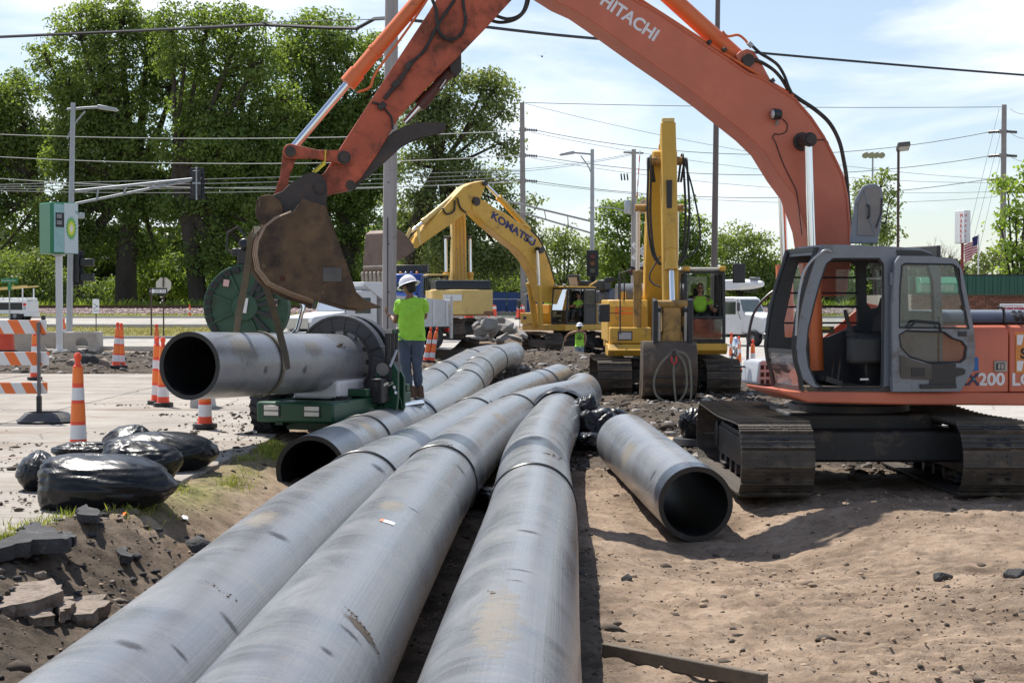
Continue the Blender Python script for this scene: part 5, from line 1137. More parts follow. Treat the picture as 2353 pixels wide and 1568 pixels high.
ribbon([(0,.02,0),(.03,.3,-.12),(.03,.38,-.6),(.03,.36,-1.1),(.03,.2,-1.25),(.03,.06,-1.15),(.03,.0,-.6),(.02,.0,-.18)],.045,.012,strapm,'webbing',st,(1,0,0))
k=MB();k.tube([(.05,-.05,-.12),(.06,-.055,-.24),(.06,0,-.3),(.06,.055,-.24),(.05,.05,-.12)],.018,8);k.build('shackle',red,st);k=MB();k.box((.04,0,-.06),(.05,.09,.12));k.build('hook',rustd,st,30,.015)
for dy,zz,x_ in ((-.42,5.3,0),(-.36,5.35,0),(.36,5.4,0),(.44,5.3,0)):
 run(e2,[(3.05,bc+dy*.75,5.0),(3.05,bc+dy,zz+.25),(3.3,bc+dy*1.05,5.1),(3.45,bc+dy*1.1,4.2),(3.6,bc+dy*.9,3.4),(3.7,bc+dy*.5,3.1)],.028)
run(e2,[(3.2,bc+.36,5.55),(3.3,bc+.55,4.9),(3.4,bc+.72,4.0),(3.4,bc+.68,3.5),(3.5,bc+.3,3.2)],.022);run(e2,[(3.5,bc-.18,3.3),(3.6,bc-.42,2.9),(3.7,bc-.38,2.7),(3.8,bc-.2,2.6)],.02)
F3=Fr((2.75,76.2,-.28),222)
e3=thing('excavator','yellow excavator in side view with long boom reaching left over the rubble','excavator',F3.loc,F3.rz)
Mt3=Matrix.Rotation(-F3.rz+math.radians(12),4,'Z')
for s_ in (-1,1):crawler(e3,Mt3,s_*1.36,5.0,.48,.85,shoe_d,.216,s_,nroll=6)
MB().box((0,0,.7),(2.0,1.8,.5),Mt3).box((0,1,.6),(2.5,.5,.4),Mt3).box((0,-1,.6),(2.5,.5,.4),Mt3).build('carbody',under_m,e3,30,.03);MB().lathe([(0,.9),(.8,.9),(.8,1.15),(0,1.15)],n=32).build('slewing_ring',under_m,e3)
k=MB();k.b2((-2.9,-1.45,1.14),(1.75,1.5,1.42));k.build('deck',Ye,e3,30,.02)
k=MB();k.b2((-2.6,.45,1.43),(-.32,1.46,2.38));sb=k.build('side_housing',Ye,e3,30,.03)
k=MB();k.b2((.3,-1.48,1.43),(1.85,-.45,1.95));fb3=k.build('front_box',Ye,e3,30,.03);MB().box((1.86,-1.15,1.72),(.02,.22,.16)).build('head_lamp',cabd,fb3,30,.01);k=MB();k.b2((-.9,-1.45,1.43),(.9,-.5,2.35));k.build('fuel_tank',Ye,e3,30,.03)
k=MB();k.prism(rnd_poly([(-2.3,1.45),(-2.3,-1.45),(-3.2,-1.4),(-3.45,0),(-3.2,1.4)],.25),1.2,2.4,'z');k.build('counterweight',Ye,e3,30,.05)
k=MB();k.prism(rnd_poly([(-1.2,2.38),(-1.25,2.95),(-1.45,3.08),(-2.8,3.08),(-2.9,2.38)],.12),-1.3,1.35);eh=k.build('engine_hood',mat('hood_blue_grey',(.07,.08,.12),.4,0,.1,3,dirt=(.3,.28,.26),damt=.25),e3,30,.04)
for i in range(3):
 for j in range(4):MB().box((-1.75-.22*j,1.355,2.62+.13*i),(.12,.012,.06)).build('vent',blackp,eh)
k=MB();k.tube([(-.5,1.35,2.4),(-.5,1.35,3.3),(-1.0,1.35,3.3),(-1.0,1.35,2.4)],.02,6);k.tube([(-.5,1.35,2.85),(-1.0,1.35,2.85)],.016,6);k.build('hand_rail',cabd,e3)
decn=mat('navy_decal',(.04,.05,.22),.5)
MB().b2((-.95,1.462,1.45),(-.38,1.468,2.36)).build('decal_panel',mat('decal_charcoal',(.05,.05,.06),.5),sb)
MB().b2((-.97,1.469,2.05),(-.36,1.472,2.36)).build('decal_panel',mat('decal_cream',(.6,.5,.25),.5),sb)
for z in (2.09,2.2,2.3):MB().b2((-.97,1.473,z-.03),(-.36,1.477,z+.035)).build('decal_stripe',decn,sb)
for s,z,h in (('PC',1.88,.18),('360',1.64,.27),('LC',1.47,.17)):text(s,h,basis((-.42,1.471,z),(-1,0,0),(0,0,1)),white,sb,bold=.004)
cb3,st3=cab_unit(e3,-.28,1.62,.42,1.46,1.43,3.12,Ye,gl1,.12,True)
k=MB();k.tube([(1.75,-1.45,1.95),(1.8,-1.5,2.4),(1.6,-1.5,2.75),(1.2,-1.5,3.0),(.6,-1.5,3.05)],.018,6);k.tube([(1.85,-1.5,1.2),(1.9,-1.5,2.9),(1.5,-1.5,2.95)],.016,6);k.build('hand_rail',cabd,e3);MB().box((1.92,-1.5,2.35),(.06,.2,.4)).build('mirror',cabd,e3,30,.02)
k=MB();k.box((.3,.6,3.4),(.1,.8,.72),ry=.25);hh=k.build('roof_hatch',cabd,e3,30,.05);MB().box((.37,.6,3.4),(.02,.55,.45),ry=.25).build('hatch_window',mat('hatch_inner',(.3,.28,.3),.4),hh)
MB().box((-.15,1.0,3.3),(.5,.5,.25),ry=-.2).build('roof_guard',cabd,e3,30,.03);MB().beam((.1,1.35,3.2),(-.45,1.35,3.45),.04,.06).build('guard_brace',Ye,e3);MB().box((-1.3,.9,3.25),(.5,.6,.5)).build('air_cleaner',cabd,e3,30,.05)
for y in (.62,1.2):MB().box((1.55,y,3.24),(.1,.16,.1)).build('roof_lamp',galv,e3,30,.02)
zk=lambda *p:[(814+.2884*x,361.8+.2884*y) for x,y in p]
bp3=zk((940,400),(955,335),(985,318),(1060,360),(1250,490),(1390,575),(1460,640),(1510,730),(1560,870),(1600,1020),(1610,1150),(1500,1150),(1478,1030),(1440,930),(1380,820),(1300,730),(1180,640),(1050,530),(960,440))
k=MB();k.prism(F3.poly(bp3,.30),.30,-.35);bo3=k.build('boom',Ye,e3,30,.03)
ap3=zk((1030,185),(1055,205),(1040,240),(1010,320),(985,380),(900,440),(790,520),(640,620),(500,722),(478,715),(470,690),(495,640),(650,470),(790,320),(870,235),(940,203))
k=MB();k.prism(F3.poly(ap3,.24),.24,-.24);ar3=k.build('arm',Ye,e3,30,.03)
def o3(zx,zy,ly):q=zk((zx,zy))[0];a=F3.py(*q,ly);return (a[0],ly,a[1])
for q,r in (((970,350),.2),((1040,205),.13)):a=o3(*q,.3);MB().cyl((a[0],.36,a[2]),(a[0],-.4,a[2]),r,18).build('pin',rustd,ar3)
cylinder(e3,o3(1390,572,0),o3(1042,207,0),.13,.08,.7,Ye,'arm_cylinder');cylinder(e3,o3(775,325,0),o3(452,590,0),.12,.07,.72,Yp,'bucket_cylinder')
cylinder(e3,o3(1485,1330,.5),o3(1455,740,.5),.13,.075,.52,Ye,'boom_cylinder');cylinder(e3,o3(1445,1350,-.55),o3(1368,820,-.55),.15,.075,.66,Ye,'boom_cylinder')
a=o3(1455,738,.3);MB().cyl((a[0],.62,a[2]),(a[0],-.62,a[2]),.15,18).build('boom_pin',blackp,bo3)
for y0 in (.26,-.3):
 k=MB();k.beam(o3(452,565,y0),o3(415,640,y0),.16,.06,(0,1,0));k.build('bucket_link',Yp,e3,30,.01);k=MB();k.beam(o3(505,545,y0),o3(520,690,y0),.14,.06,(0,1,0));k.build('idler_link',Yp,e3,30,.01)
k=MB();k.prism(F3.poly(zk((262,600),(300,575),(350,572),(400,600),(470,690),(485,742),(400,800),(335,835),(290,900),(258,955),(240,900),(245,800)),.75),.75,-.8);bk3=k.build('bucket',mat('bucket_brown',(.15,.10,.075),.65,.1,.25,2,.1,20,dirt=(.05,.04,.04),damt=.3),e3,30,.04)
for i in range(6):
 yy=.68-i*.285;a=o3(246,925,.75)
 MB().box((a[0]+.02,yy,a[2]-.22),(.16,.16,.62),ry=.12).build('tooth',mat('tooth_steel',(.30,.26,.22),.5,.3,.3,4),bk3,30,.04)
for z_,w_ in ((870,.12),):a=o3(248,z_,.75);MB().box((a[0]+.01,-.02,a[2]),(w_,1.5,.14)).build('lip_plate',mat('lip_steel',(.22,.19,.17),.5,.3,.3,3),bk3,30,.05)
tA,tB=Vector(o3(1085,478,.303)),Vector(o3(1308,628,.303));dv=(tB-tA).normalized();text('KOMATSU',.48,basis(tA,dv,Vector((0,1,0)).cross(dv)),mat('komatsu_navy',(.02,.025,.12),.5),bo3,bold=.02,sx=1.3,depth=.004)
run(e3,[o3(700,400,.3),o3(735,450,.3),o3(790,430,.3),o3(800,380,.3),o3(800,340,.3)],.04);run(e3,[o3(820,320,.3),o3(845,400,.3),o3(890,438,.3)],.04)
run(e3,[o3(1035,345,.1),o3(1100,405,.1),o3(1200,450,.1),o3(1300,520,.1),o3(1370,540,.1)],.04,Yp,'boom_pipe');run(e3,[o3(1400,570,-.1),o3(1470,650,-.1),o3(1540,800,-.1),o3(1590,980,-.1)],.045)
a=o3(1405,655,.4);MB().ball(a,(.14,.12,.12),12,8).build('work_lamp',galv,bo3)
F4=Fr((-2.55,73.0,.42),100)
e4=thing('excavator','old pale yellow excavator with its boom raised upright behind the worker','excavator',F4.loc,F4.rz)
Mt4=Matrix.Rotation(-F4.rz-math.radians(28),4,'Z')
for s_ in (-1,1):crawler(e4,Mt4,s_*1.2,4.2,.48,.75,shoe_d,.2,s_,nroll=6)
MB().box((0,0,.7),(1.9,1.6,.5),Mt4).build('carbody',under_m,e4,30,.03)
k=MB();k.b2((-2.4,-1.35,1.14),(1.6,1.35,1.36));k.build('deck',mat('rusty_deck',(.28,.13,.07),.7,0,.3,4),e4,30,.02)
k=MB();k.prism(rnd_poly([(-1.3,1.38),(-1.3,-1.38),(-2.3,-1.35),(-2.6,0),(-2.3,1.35)],.2),1.2,2.3,'z');cw4=k.build('counterweight',Yp,e4,30,.05)
k=MB();k.b2((-1.28,-1.35,1.37),(.6,1.3,2.28));sb4=k.build('side_housing',Yp,e4,30,.03);MB().box((-2.5,.5,1.95),(.35,.8,.28)).build('white_panel',white,cw4)
k=MB();k.prism(rnd_poly([(-.3,2.3),(-.35,2.68),(-2.2,2.72),(-2.3,2.3)],.08),-1.25,1.2);k.build('engine_hood',cabd,e4,30,.05)
cab_unit(e4,-.1,1.5,.35,1.3,1.4,2.95,Yp,gl1)
k=MB();k.prism([(.2,1.5),(.6,1.5),(1.0,4.6),(1.5,6.2),(1.25,6.6),(.75,6.4),(.4,4.6)],-.55,.1);bo4=k.build('boom',Yp,e4,30,.03)
k=MB();k.prism([(1.2,6.6),(1.5,6.5),(2.2,4.0),(2.4,2.6),(2.2,2.6),(1.8,4.0)],-.45,-.05);k.build('arm',Yp,e4,30,.03)
for i in range(4):MB().tube([(.16,-.5+i*.17,1.7),(.3,-.48+i*.16,4.4),(.62,-.45+i*.14,6.2)],.035,6).build('boom_pipe',Ye,bo4)
for y in (-.78,.34):cylinder(e4,(.55,y,1.5),(.85,y,4.7),.13,.07,.5,Ye,'boom_cylinder')
MB().cyl((.85,-.85,4.7),(.85,.42,4.7),.08,12).build('boom_pin',rustd,bo4);k=MB();k.prism([(1.0,1.5),(1.5,1.5),(1.5,2.1),(1.0,2.4)],-.15,.35);k.build('valve_cover',rustd,e4,30,.03)
GR=mat('machine_green',(.008,.065,.03),.4,0,.15,3,.05,40,dirt=(.10,.10,.075),damt=.3,dscale=4)
GRd=mat('facer_green',(.028,.085,.048),.55,0,.25,3,dirt=(.05,.065,.05),damt=.5,dscale=3)
CAST=mat('cast_grey',(.068,.068,.073),.5,.3,.15,4,.1,40,dirt=(.2,.18,.16),damt=.25)
ax_=(Vector((g1.x,g1.y,0))-Vector((g0.x,g0.y,0))).normalized();angd=math.degrees(math.atan2(ax_.y,ax_.x))
FM=Fr((g1.x+.1*ax_.x,g1.y+.1*ax_.y,.40),angd)
fm=thing('pipe_fusion_machine','green wheeled pipe fusion machine with round grey clamp jaws around the hanging pipe','fusion machine',FM.loc,FM.rz)
pc=FM.loc_of(g1);AZ=pc.z;AYc=pc.y
def jaw(x,half,t=.16,nm='clamp_jaw',a0=0,a1=360,ro=.64,ri=.43,cz=AZ,cy=AYc,par=None,m_=CAST,Mx=None):
 k=MB();n=max(8,int(abs(a1-a0)/9))
 def ringseg(r0,r1,xa,xb_):
  vs=[];
  for i in range(n+1):
   a=math.radians(a0+(a1-a0)*i/n)
   for r,xx in ((r0,xa),(r1,xa),(r1,xb_),(r0,xb_)):vs.append((xx,cy+r*math.cos(a),cz+r*math.sin(a)))
  fs=[(4*i+q,4*i+(q+1) % 4,4*i+4+(q+1) % 4,4*i+4+q) for i in range(n) for q in range(4)]+[(0,1,2,3),(4*n+3,4*n+2,4*n+1,4*n)]
  k.add(vs,fs,Mx)
 ringseg(ro-.035,ro,x-t/2,x+t/2);ringseg(ri,ri+.03,x-t/2,x+t/2);ringseg(ri,ro-.01,x-t/2+.022,x-t/2+.05);ringseg((ri+ro)/2-.01,(ri+ro)/2+.012,x-t/2+.02,x+t/2-.02)
 m=int(abs(a1-a0)/20)
 for i in range(m+1):
  a=math.radians(a0+(a1-a0)*i/m);c=Vector((x,cy+(ri+ro)/2*math.cos(a),cz+(ri+ro)/2*math.sin(a)));R_=Matrix.Translation(c) @ Matrix.Rotation(a,4,'X')
  k.box((0,0,0),(t*.9,ro-ri-.02,.022),(Mx @ R_) if Mx is not None else R_)
 return k.build(nm,m_,par or fm,30,.004)
X1=-.32
for x in (X1,X1+.3):jaw(x,1,a0=-28,a1=160);jaw(x,0,nm='lower_jaw',a0=160,a1=332,ro=.66)
for x in (X1,):
 k=MB();k.prism([(AYc-.52,AZ-.58),(AYc+.4,AZ-.68),(AYc+.5,AZ-.98),(AYc-.15,AZ-.98)],x-.07,x+.07,'x');k.build('jaw_foot',CAST,fm,30,.012)
 k=MB();k.prism(rnd_poly([(AYc-.46,AZ+.1),(AYc-.72,AZ+.04),(AYc-.8,AZ-.08),(AYc-.78,AZ-.3),(AYc-.58,AZ-.45),(AYc-.44,AZ-.3)],.05),x-.09,x+.09,'x');o=k.build('jaw_lug',CAST,fm,30,.015)
 MB().cyl((x-.13,AYc-.65,AZ-.08),(x+.13,AYc-.65,AZ-.08),.09,20).build('hinge_pin',steel,o)
for i in range(14):
 a=2*PI*i/14+.2;R_=Matrix.Translation((X1,AYc+.405*math.cos(a),AZ+.405*math.sin(a))) @ Matrix.Rotation(a,4,'X');k=MB();k.box((0,0,0),(.1,.06,.12),R_);k.build('clamp_insert',steel,fm,30,.004)
for x,tilt in ((.62,.95),(.86,1.0)):
 M_=Matrix.Translation((x,AYc+.62,AZ+.35)) @ Matrix.Rotation(tilt,4,'X');jaw(0,1,nm='open_jaw',a0=0,a1=150,cz=0,cy=-.62,Mx=M_)
for y,z in ((AYc-.60,AZ-.62),(AYc+.55,AZ-.55)):
 MB().cyl((-.7,y,z),(1.1,y,z),.05,14).build('guide_rod',chrome,fm)
ch=MB();ch.b2((-1.95,AYc-.62,.24),(-1.45,AYc+.45,.50));cho=ch.build('front_beam',GR,fm,30,.03)
for y in (AYc-.33,AYc+.23):
 MB().box((-1.957,y,.39),(.014,.24,.15)).build('lamp_rim',blackp,cho,30,.006)
 for dz in (-.034,.034):MB().box((-1.967,y,.39+dz),(.012,.2,.055)).build('lamp',mat('marker_lamp',(.7,.68,.62),.3),cho,30,.004)
k=MB();k.b2((-1.45,AYc-.60,.16),(.7,AYc-.48,.5));k.b2((-1.45,AYc+.32,.16),(.7,AYc+.44,.5));k.b2((-1.3,AYc-.5,.1),(.6,AYc+.35,.3));k.build('chassis_rail',GR,fm,30,.01)
k=MB();k.b2((-1.4,AYc-.66,.02),(.5,AYc-.61,.2));k.build('side_step',GR,fm,30,.01)
for x in (-.9,-.2,.5):MB().b2((x,AYc-.62,.52),(x+.12,AYc+.4,.62)).build('cross_member',GR,fm,30,.01)
k=MB();k.b2((-1.2,AYc-.35,.5),(.0,AYc+.3,.74));k.build('white_tank',white,fm,30,.04)
tyre_prof=[(.14,-.15),(.26,-.165),(.335,-.16),(.375,-.13),(.385,-.06),(.385,.06),(.375,.13),(.335,.16),(.26,.165),(.14,.15)]
def wheel(root,c,s=1.0,w=1.0,ax='y',lug=22,nm='wheel',rimm=GR,Mx=None,tread=True):
 R_=Matrix.Rotation(PI/2,4,'X') if ax=='y' else Matrix.Rotation(PI/2,4,'Y')
 M_=(Mx or Matrix.Identity(4)) @ Matrix.Translation(c) @ R_
 k=MB();k.lathe([(r*s,z*s*w) for r,z in tyre_prof],M_,30)
 if tread:
  for i in range(lug):
   for q in (-1,1):
    a=2*PI*(i+(.5 if q>0 else 0))/lug;k.box((.388*s,0,q*.075*s*w),(.03*s,.045*s,.14*s*w),M_ @ Matrix.Rotation(a,4,'Z'),rx=q*.5)
 t_=k.build(nm,black,root,30);rk=MB();rk.lathe([(0,-.06*s),(.06*s,-.07*s),(.1*s,-.02*s),(.19*s,-.05*s),(.2*s,-.13*s*w),(.215*s,-.14*s*w),(.215*s,.14*s*w),(.2*s,.13*s*w),(.19*s,.05*s),(.1*s,.02*s),(.06*s,.07*s),(0,.06*s)],M_,24);rk.build('rim',rimm,t_);return t_
for x,y,q in ((-1.15,AYc-.38,.68),(-1.15,AYc+.62,1),(.2,AYc-.3,.68),(.4,AYc+.62,1)):wheel(fm,(x,y,.39*q),q)
def om(zx,zy,ly):q=FM.py(361.8+.3172*zx,542.8+.3172*zy,ly);return (q[0],ly,q[1])
LY=AYc-.85
for i,(zx,w_) in enumerate(((1625,.07),(1652,.06),(1678,.06))):
 MB().cyl((-.42+.08*i,AYc-.72-.02*i,AZ+.02),(-.42+.08*i,AYc-.72-.02*i,AZ+.40),.042,12).build('clamp_cylinder',blackp,fm);MB().cyl((-.42+.08*i,AYc-.72-.02*i,AZ+.40),(-.42+.08*i,AYc-.72-.02*i,AZ+.45),.055,12).build('cylinder_cap',GR if i else steel,fm)
k=MB();k.prism([(AYc-.78,AZ+.02),(AYc-.86,AZ-.1),(AYc-.86,AZ-.45),(AYc-.8,AZ-.9),(AYc-.6,AZ-.98),(AYc-.62,AZ-.6),(AYc-.76,AZ-.3)],-.42,-.36,'x');k.build('support_arm',GR,fm,30,.01)
k=MB();k.prism([(AYc-.78,AZ-.1),(AYc-.84,AZ-.2),(AYc-.84,AZ-.6),(AYc-.7,AZ-.95),(AYc-.6,AZ-.8)],-.15,-.09,'x');k.build('support_arm',GR,fm,30,.01)
r5=random.Random(4)
for i in range(12):
 y0=AYc-.58-r5.random()*.14;z0=AZ-.1-r5.random()*.35;x=r5.uniform(-.7,-.25)
 run(fm,[(x,y0,z0),(x+.1,y0-.06-r5.random()*.05,z0-.2),(x+.2,y0-.05,z0-.45),(x,AYc-.62,.5)],.014,hose if i % 3 else GR)
for i in range(5):y0=AYc-.5-.04*i;MB().beam((-.7+.1*i,y0,.55),(-.6+.08*i,AYc-.8,AZ-.25),.035,.035).build('brace',GR if i % 2 else chrome,fm)
k=MB();k.b2((-.7,AYc-.75,.42),(-.45,AYc-.55,.75));k.build('valve_box',blackp,fm,30,.02);MB().cyl((-.5,AYc-.78,.9),(-.4,AYc-.84,1.12),.018,8).build('valve_lever',galv,fm)
for y,z in ((AYc-.8,.62),(AYc-.7,.5),(AYc-.82,.55)):MB().ball((-.4,y,z),.04,10,8).build('fitting',chrome,fm)
fy=AYc+.98;fc=at(568,705,21.6);fl_=FM.loc_of(fc);FX,FYy,FZ=fl_.x,fl_.y,fl_.z;FR=.575
Mf=Matrix.Translation((FX,FYy,FZ)) @ Matrix.Rotation(math.radians(14),4,'Z')
def pol(r,n,a0=0):return [(r*math.cos(a0+2*PI*i/n),r*math.sin(a0+2*PI*i/n)) for i in range(n)]
k=MB();k.prism(pol(FR,26),-.11,.11,'x',Mf);fac=k.build('facer_disc',GRd,fm,20,.012)
k=MB();k.lathe([(0,-.16),(.17,-.16),(.19,-.13),(.19,-.10)],Mf @ Matrix.Rotation(PI/2,4,'Y'),24);k.build('facer_hub',GRd,fac)
for i in range(8):
 a=2*PI*i/8+.35;k=MB();k.box((-.125,.36*math.cos(a),.36*math.sin(a)),(.03,.3,.03),Mf @ Matrix.Identity(4)) if False else k.add(*(lambda b:(b.v,b.f))(MB().box((0,0,0),(.035,.34,.03))),Mf @ Matrix.Translation((-.12,.36*math.cos(a),.36*math.sin(a))) @ Matrix.Rotation(a,4,'X'));k.build('facer_spoke',GRd,fac)
for i in range(13):
 a=2*PI*i/26*1.0+PI*.42;k=MB();k.box((0,0,0),(.05,.08,.085),Mf @ Matrix.Translation((-.12,-.505*math.cos(a),.505*math.sin(a))) @ Matrix.Rotation(-a,4,'X'));k.build('facer_slot',hd_in,fac)
for a in (.15,.62,1.1,-.35,-.8):k=MB();k.box((0,0,0),(.06,.32,.05),Mf @ Matrix.Translation((-.125,-.3*math.cos(a),.3*math.sin(a))) @ Matrix.Rotation(-a,4,'X'));k.build('cutter_bar',blackp,fac)
for a,r in ((2.2,.3),(2.7,.38),(3.4,.33),(.9,.42)):k=MB();k.box((0,0,0),(.05,.08,.08),Mf @ Matrix.Translation((-.115,r*math.cos(a),r*math.sin(a))));k.build('facer_slot',blackp,fac)
for y,z,w_,h_,m_ in ((.25,.32,.06,.09,0),(-.40,.06,.065,.09,0),(-.02,.02,.035,.2,1)):k=MB();k.box((-.175 if m_ else -.14,y,z),(.006,w_*1.3,h_),Mf,rx=.15);k.build('label_plate',white if m_ else mat('label_pink',(.65,.42,.40),.6),fac)
k=MB();k.box((0,0,FR+.1),(.2,.22,.22),Mf);k.cyl(Mf @ Vector((0,0,FR+.2)),Mf @ Vector((-.2,0,FR+.28)),.07,12);k.box((0,.15,FR+.16),(.12,.1,.1),Mf);k.build('facer_motor',blackp,fac,30,.02)
k=MB();k.tube([Mf @ Vector(p) for p in ((0,.1,FR+.1),(0,.28,FR+.2),(0,.26,FR+.42),(0,.12,FR+.5),(0,.02,FR+.36))],.016,8);k.build('motor_hose',hose,fac)
k=MB();k.beam(Mf @ Vector((0,-.1,-FR+.05)),(FX,FYy-.1,.5),.12,.12);k.beam(Mf @ Vector((0,.3,-FR+.1)),(FX+.3,FYy+.1,.5),.08,.08);k.build('facer_stand',GR,fm,30,.01)
k=MB();k.tube([Mf @ Vector((.1,-.62,.25)),Mf @ Vector((.1,-.74,0)),Mf @ Vector((.1,-.66,-.3)),Mf @ Vector((.1,-.5,-.45))],.03,8);k.build('guard_tube',chrome,fm);MB().beam((FX+.1,FYy-.7,.9),(FX-.1,FYy-.55,1.35),.1,.04).build('bracket',CAST,fm)
ls=thing('lifting_strap','tan webbing strap from the orange bucket choked round the hanging pipe','strap',g0.lerp(g1,.42))
O_=ls.location.copy();axv=(g1-g0).normalized();sd_=axv.cross(Vector((0,0,1))).normalized();upp=sd_.cross(axv)
strap_t=mat('tan_webbing',(.12,.10,.068),.85,0,.25,8,dirt=(.08,.07,.05),damt=.4)
def loop(shift,slant):
 return [axv*(shift+slant*math.cos(a))+(R+.01)*(math.cos(a)*sd_+math.sin(a)*upp) for a in np.linspace(0,2*PI,29)]
Pl=loop(-.16,-.10);k=MB()
def band(P,w,t,nm):
 vs=[];n=len(P)
 for i,p in enumerate(P):
  rad=(p-axv*p.dot(axv)).normalized()
  for a,b_ in ((-w/2,0),(w/2,0),(w/2,t),(-w/2,t)):vs.append(p+axv*a+rad*b_)
 fs=[(4*i+a,4*i+(a+1) % 4,4*i+4+(a+1) % 4,4*i+4+a) for i in range(n-1) for a in range(4)];q=MB();q.add(vs,fs);return q.build(nm,strap_t,ls)
band(Pl,.06,.012,'webbing_loop')
hk=Vector(EO.M @ Vector(oa(590,530,.1)))-O_;hk2=Vector(EO.M @ Vector(oa(600,545,.3)))-O_
topR=Pl[5]+upp*.01;
def wp(x,y,Y):return at(x,y,Y)-O_
ribbon([hk,wp(577,545,18.5),wp(573,580,18.6),wp(563,650,18.8),wp(549,720,19.0),wp(543,768,19.4)],.085,.012,strap_t,'webbing_leg',ls,(.2,1,0))
ribbon([hk2,wp(592,590,18.3),wp(606,640,18.45),wp(628,710,18.7),wp(645,775,18.95),wp(655,815,18.85),wp(659,848,18.75)],.085,.012,strap_t,'webbing_leg',ls,(.2,1,0))
ribbon([hk,wp(585,528,18.2),wp(596,530,18.0),hk2],.085,.012,strap_t,'webbing_top',ls,(.2,1,0))
skin=mat('skin',(.36,.19,.125),.55,0,.08,8);skin_d=mat('tanned_skin',(.22,.11,.07),.55,0,.1,8)
jean=mat('denim',(.075,.105,.15),.85,0,.25,6,.35,14,dirt=(.16,.15,.13),damt=.35,dscale=3);jean_l=mat('pale_denim',(.25,.32,.40),.85,0,.15,6,.2,14);boot_m=mat('boot_leather',(.10,.055,.03),.7,0,.3,8)
hat_m=mat('hard_hat_white',(.74,.74,.78),.3,0,.04,5,dirt=(.5,.48,.45),damt=.15);hair_m=mat('dark_hair',(.02,.016,.014),.7)
def skin_obj(nm,V,E_,Rr,m_,parent,sub=2,wr=0.0,seed=0):
 me=bpy.data.meshes.new(nm);me.from_pydata([tuple(v) for v in V],E_,[]);o=bpy.data.objects.new('tmp',me);COL.objects.link(o)
 md=o.modifiers.new('s','SKIN');md.use_smooth_shade=True;md.branch_smoothing=.6
 for i,r in enumerate(Rr):me.skin_vertices[0].data[i].radius=r if isinstance(r,tuple) else (r,r)
 me.skin_vertices[0].data[0].use_root=True
 sb_=o.modifiers.new('u','SUBSURF');sb_.levels=sub;sb_.render_levels=sub
 if wr:
  tx=bpy.data.textures.get('folds') or bpy.data.textures.new('folds','CLOUDS');tx.noise_scale=.11;tx.noise_depth=3
  dm_=o.modifiers.new('d','DISPLACE');dm_.texture=tx;dm_.strength=wr;dm_.mid_level=.5;dm_.texture_coords='GLOBAL'
 dg=bpy.context.evaluated_depsgraph_get();m2=bpy.data.meshes.new_from_object(o.evaluated_get(dg));bpy.data.objects.remove(o)
 m2.materials.clear();m2.materials.append(m_);m2.shade_smooth();m2.name=nm;return inst(nm,m2,parent)
def chain(spec):
 names=list(spec);V=[spec[n][0] for n in names];Rr=[spec[n][1] for n in names];E_=[(names.index(spec[n][2]),names.index(n)) for n in names if spec[n][2]]
 return V,E_,Rr
def hand_at(mb,w,d,pal,s=1.0,curl=.6):
 w,d,pal=Vector(w),Vector(d).normalized(),Vector(pal).normalized();sd=d.cross(pal).normalized();pal=sd.cross(d)
 R_=Matrix((sd,d,pal)).transposed().to_4x4();R_.translation=w
 mb.ball((0,.045*s,0),(.042*s,.055*s,.017*s),10,8,R_)
 for i,(x,L_) in enumerate(((-.031,.062),(-.011,.078),(.011,.083),(.031,.075))):
  p=[Vector((x*s,.075*s,0)),Vector((x*1.1*s,(.09+L_*.35)*s,.012*s*curl*2)),Vector((x*1.1*s,(.09+L_*.65)*s,.035*s*curl*2)),Vector((x*1.05*s,(.088+L_*.7)*s,.058*s*curl*2))]
  mb.tube([R_ @ q for q in p],[.0095*s,.009*s,.0082*s,.006*s],7)
 p=[Vector((.036*s,.02*s,0)),Vector((.062*s,.045*s,.012*s)),Vector((.068*s,.075*s,.028*s))];mb.tube([R_ @ q for q in p],[.012*s,.0105*s,.007*s],7)
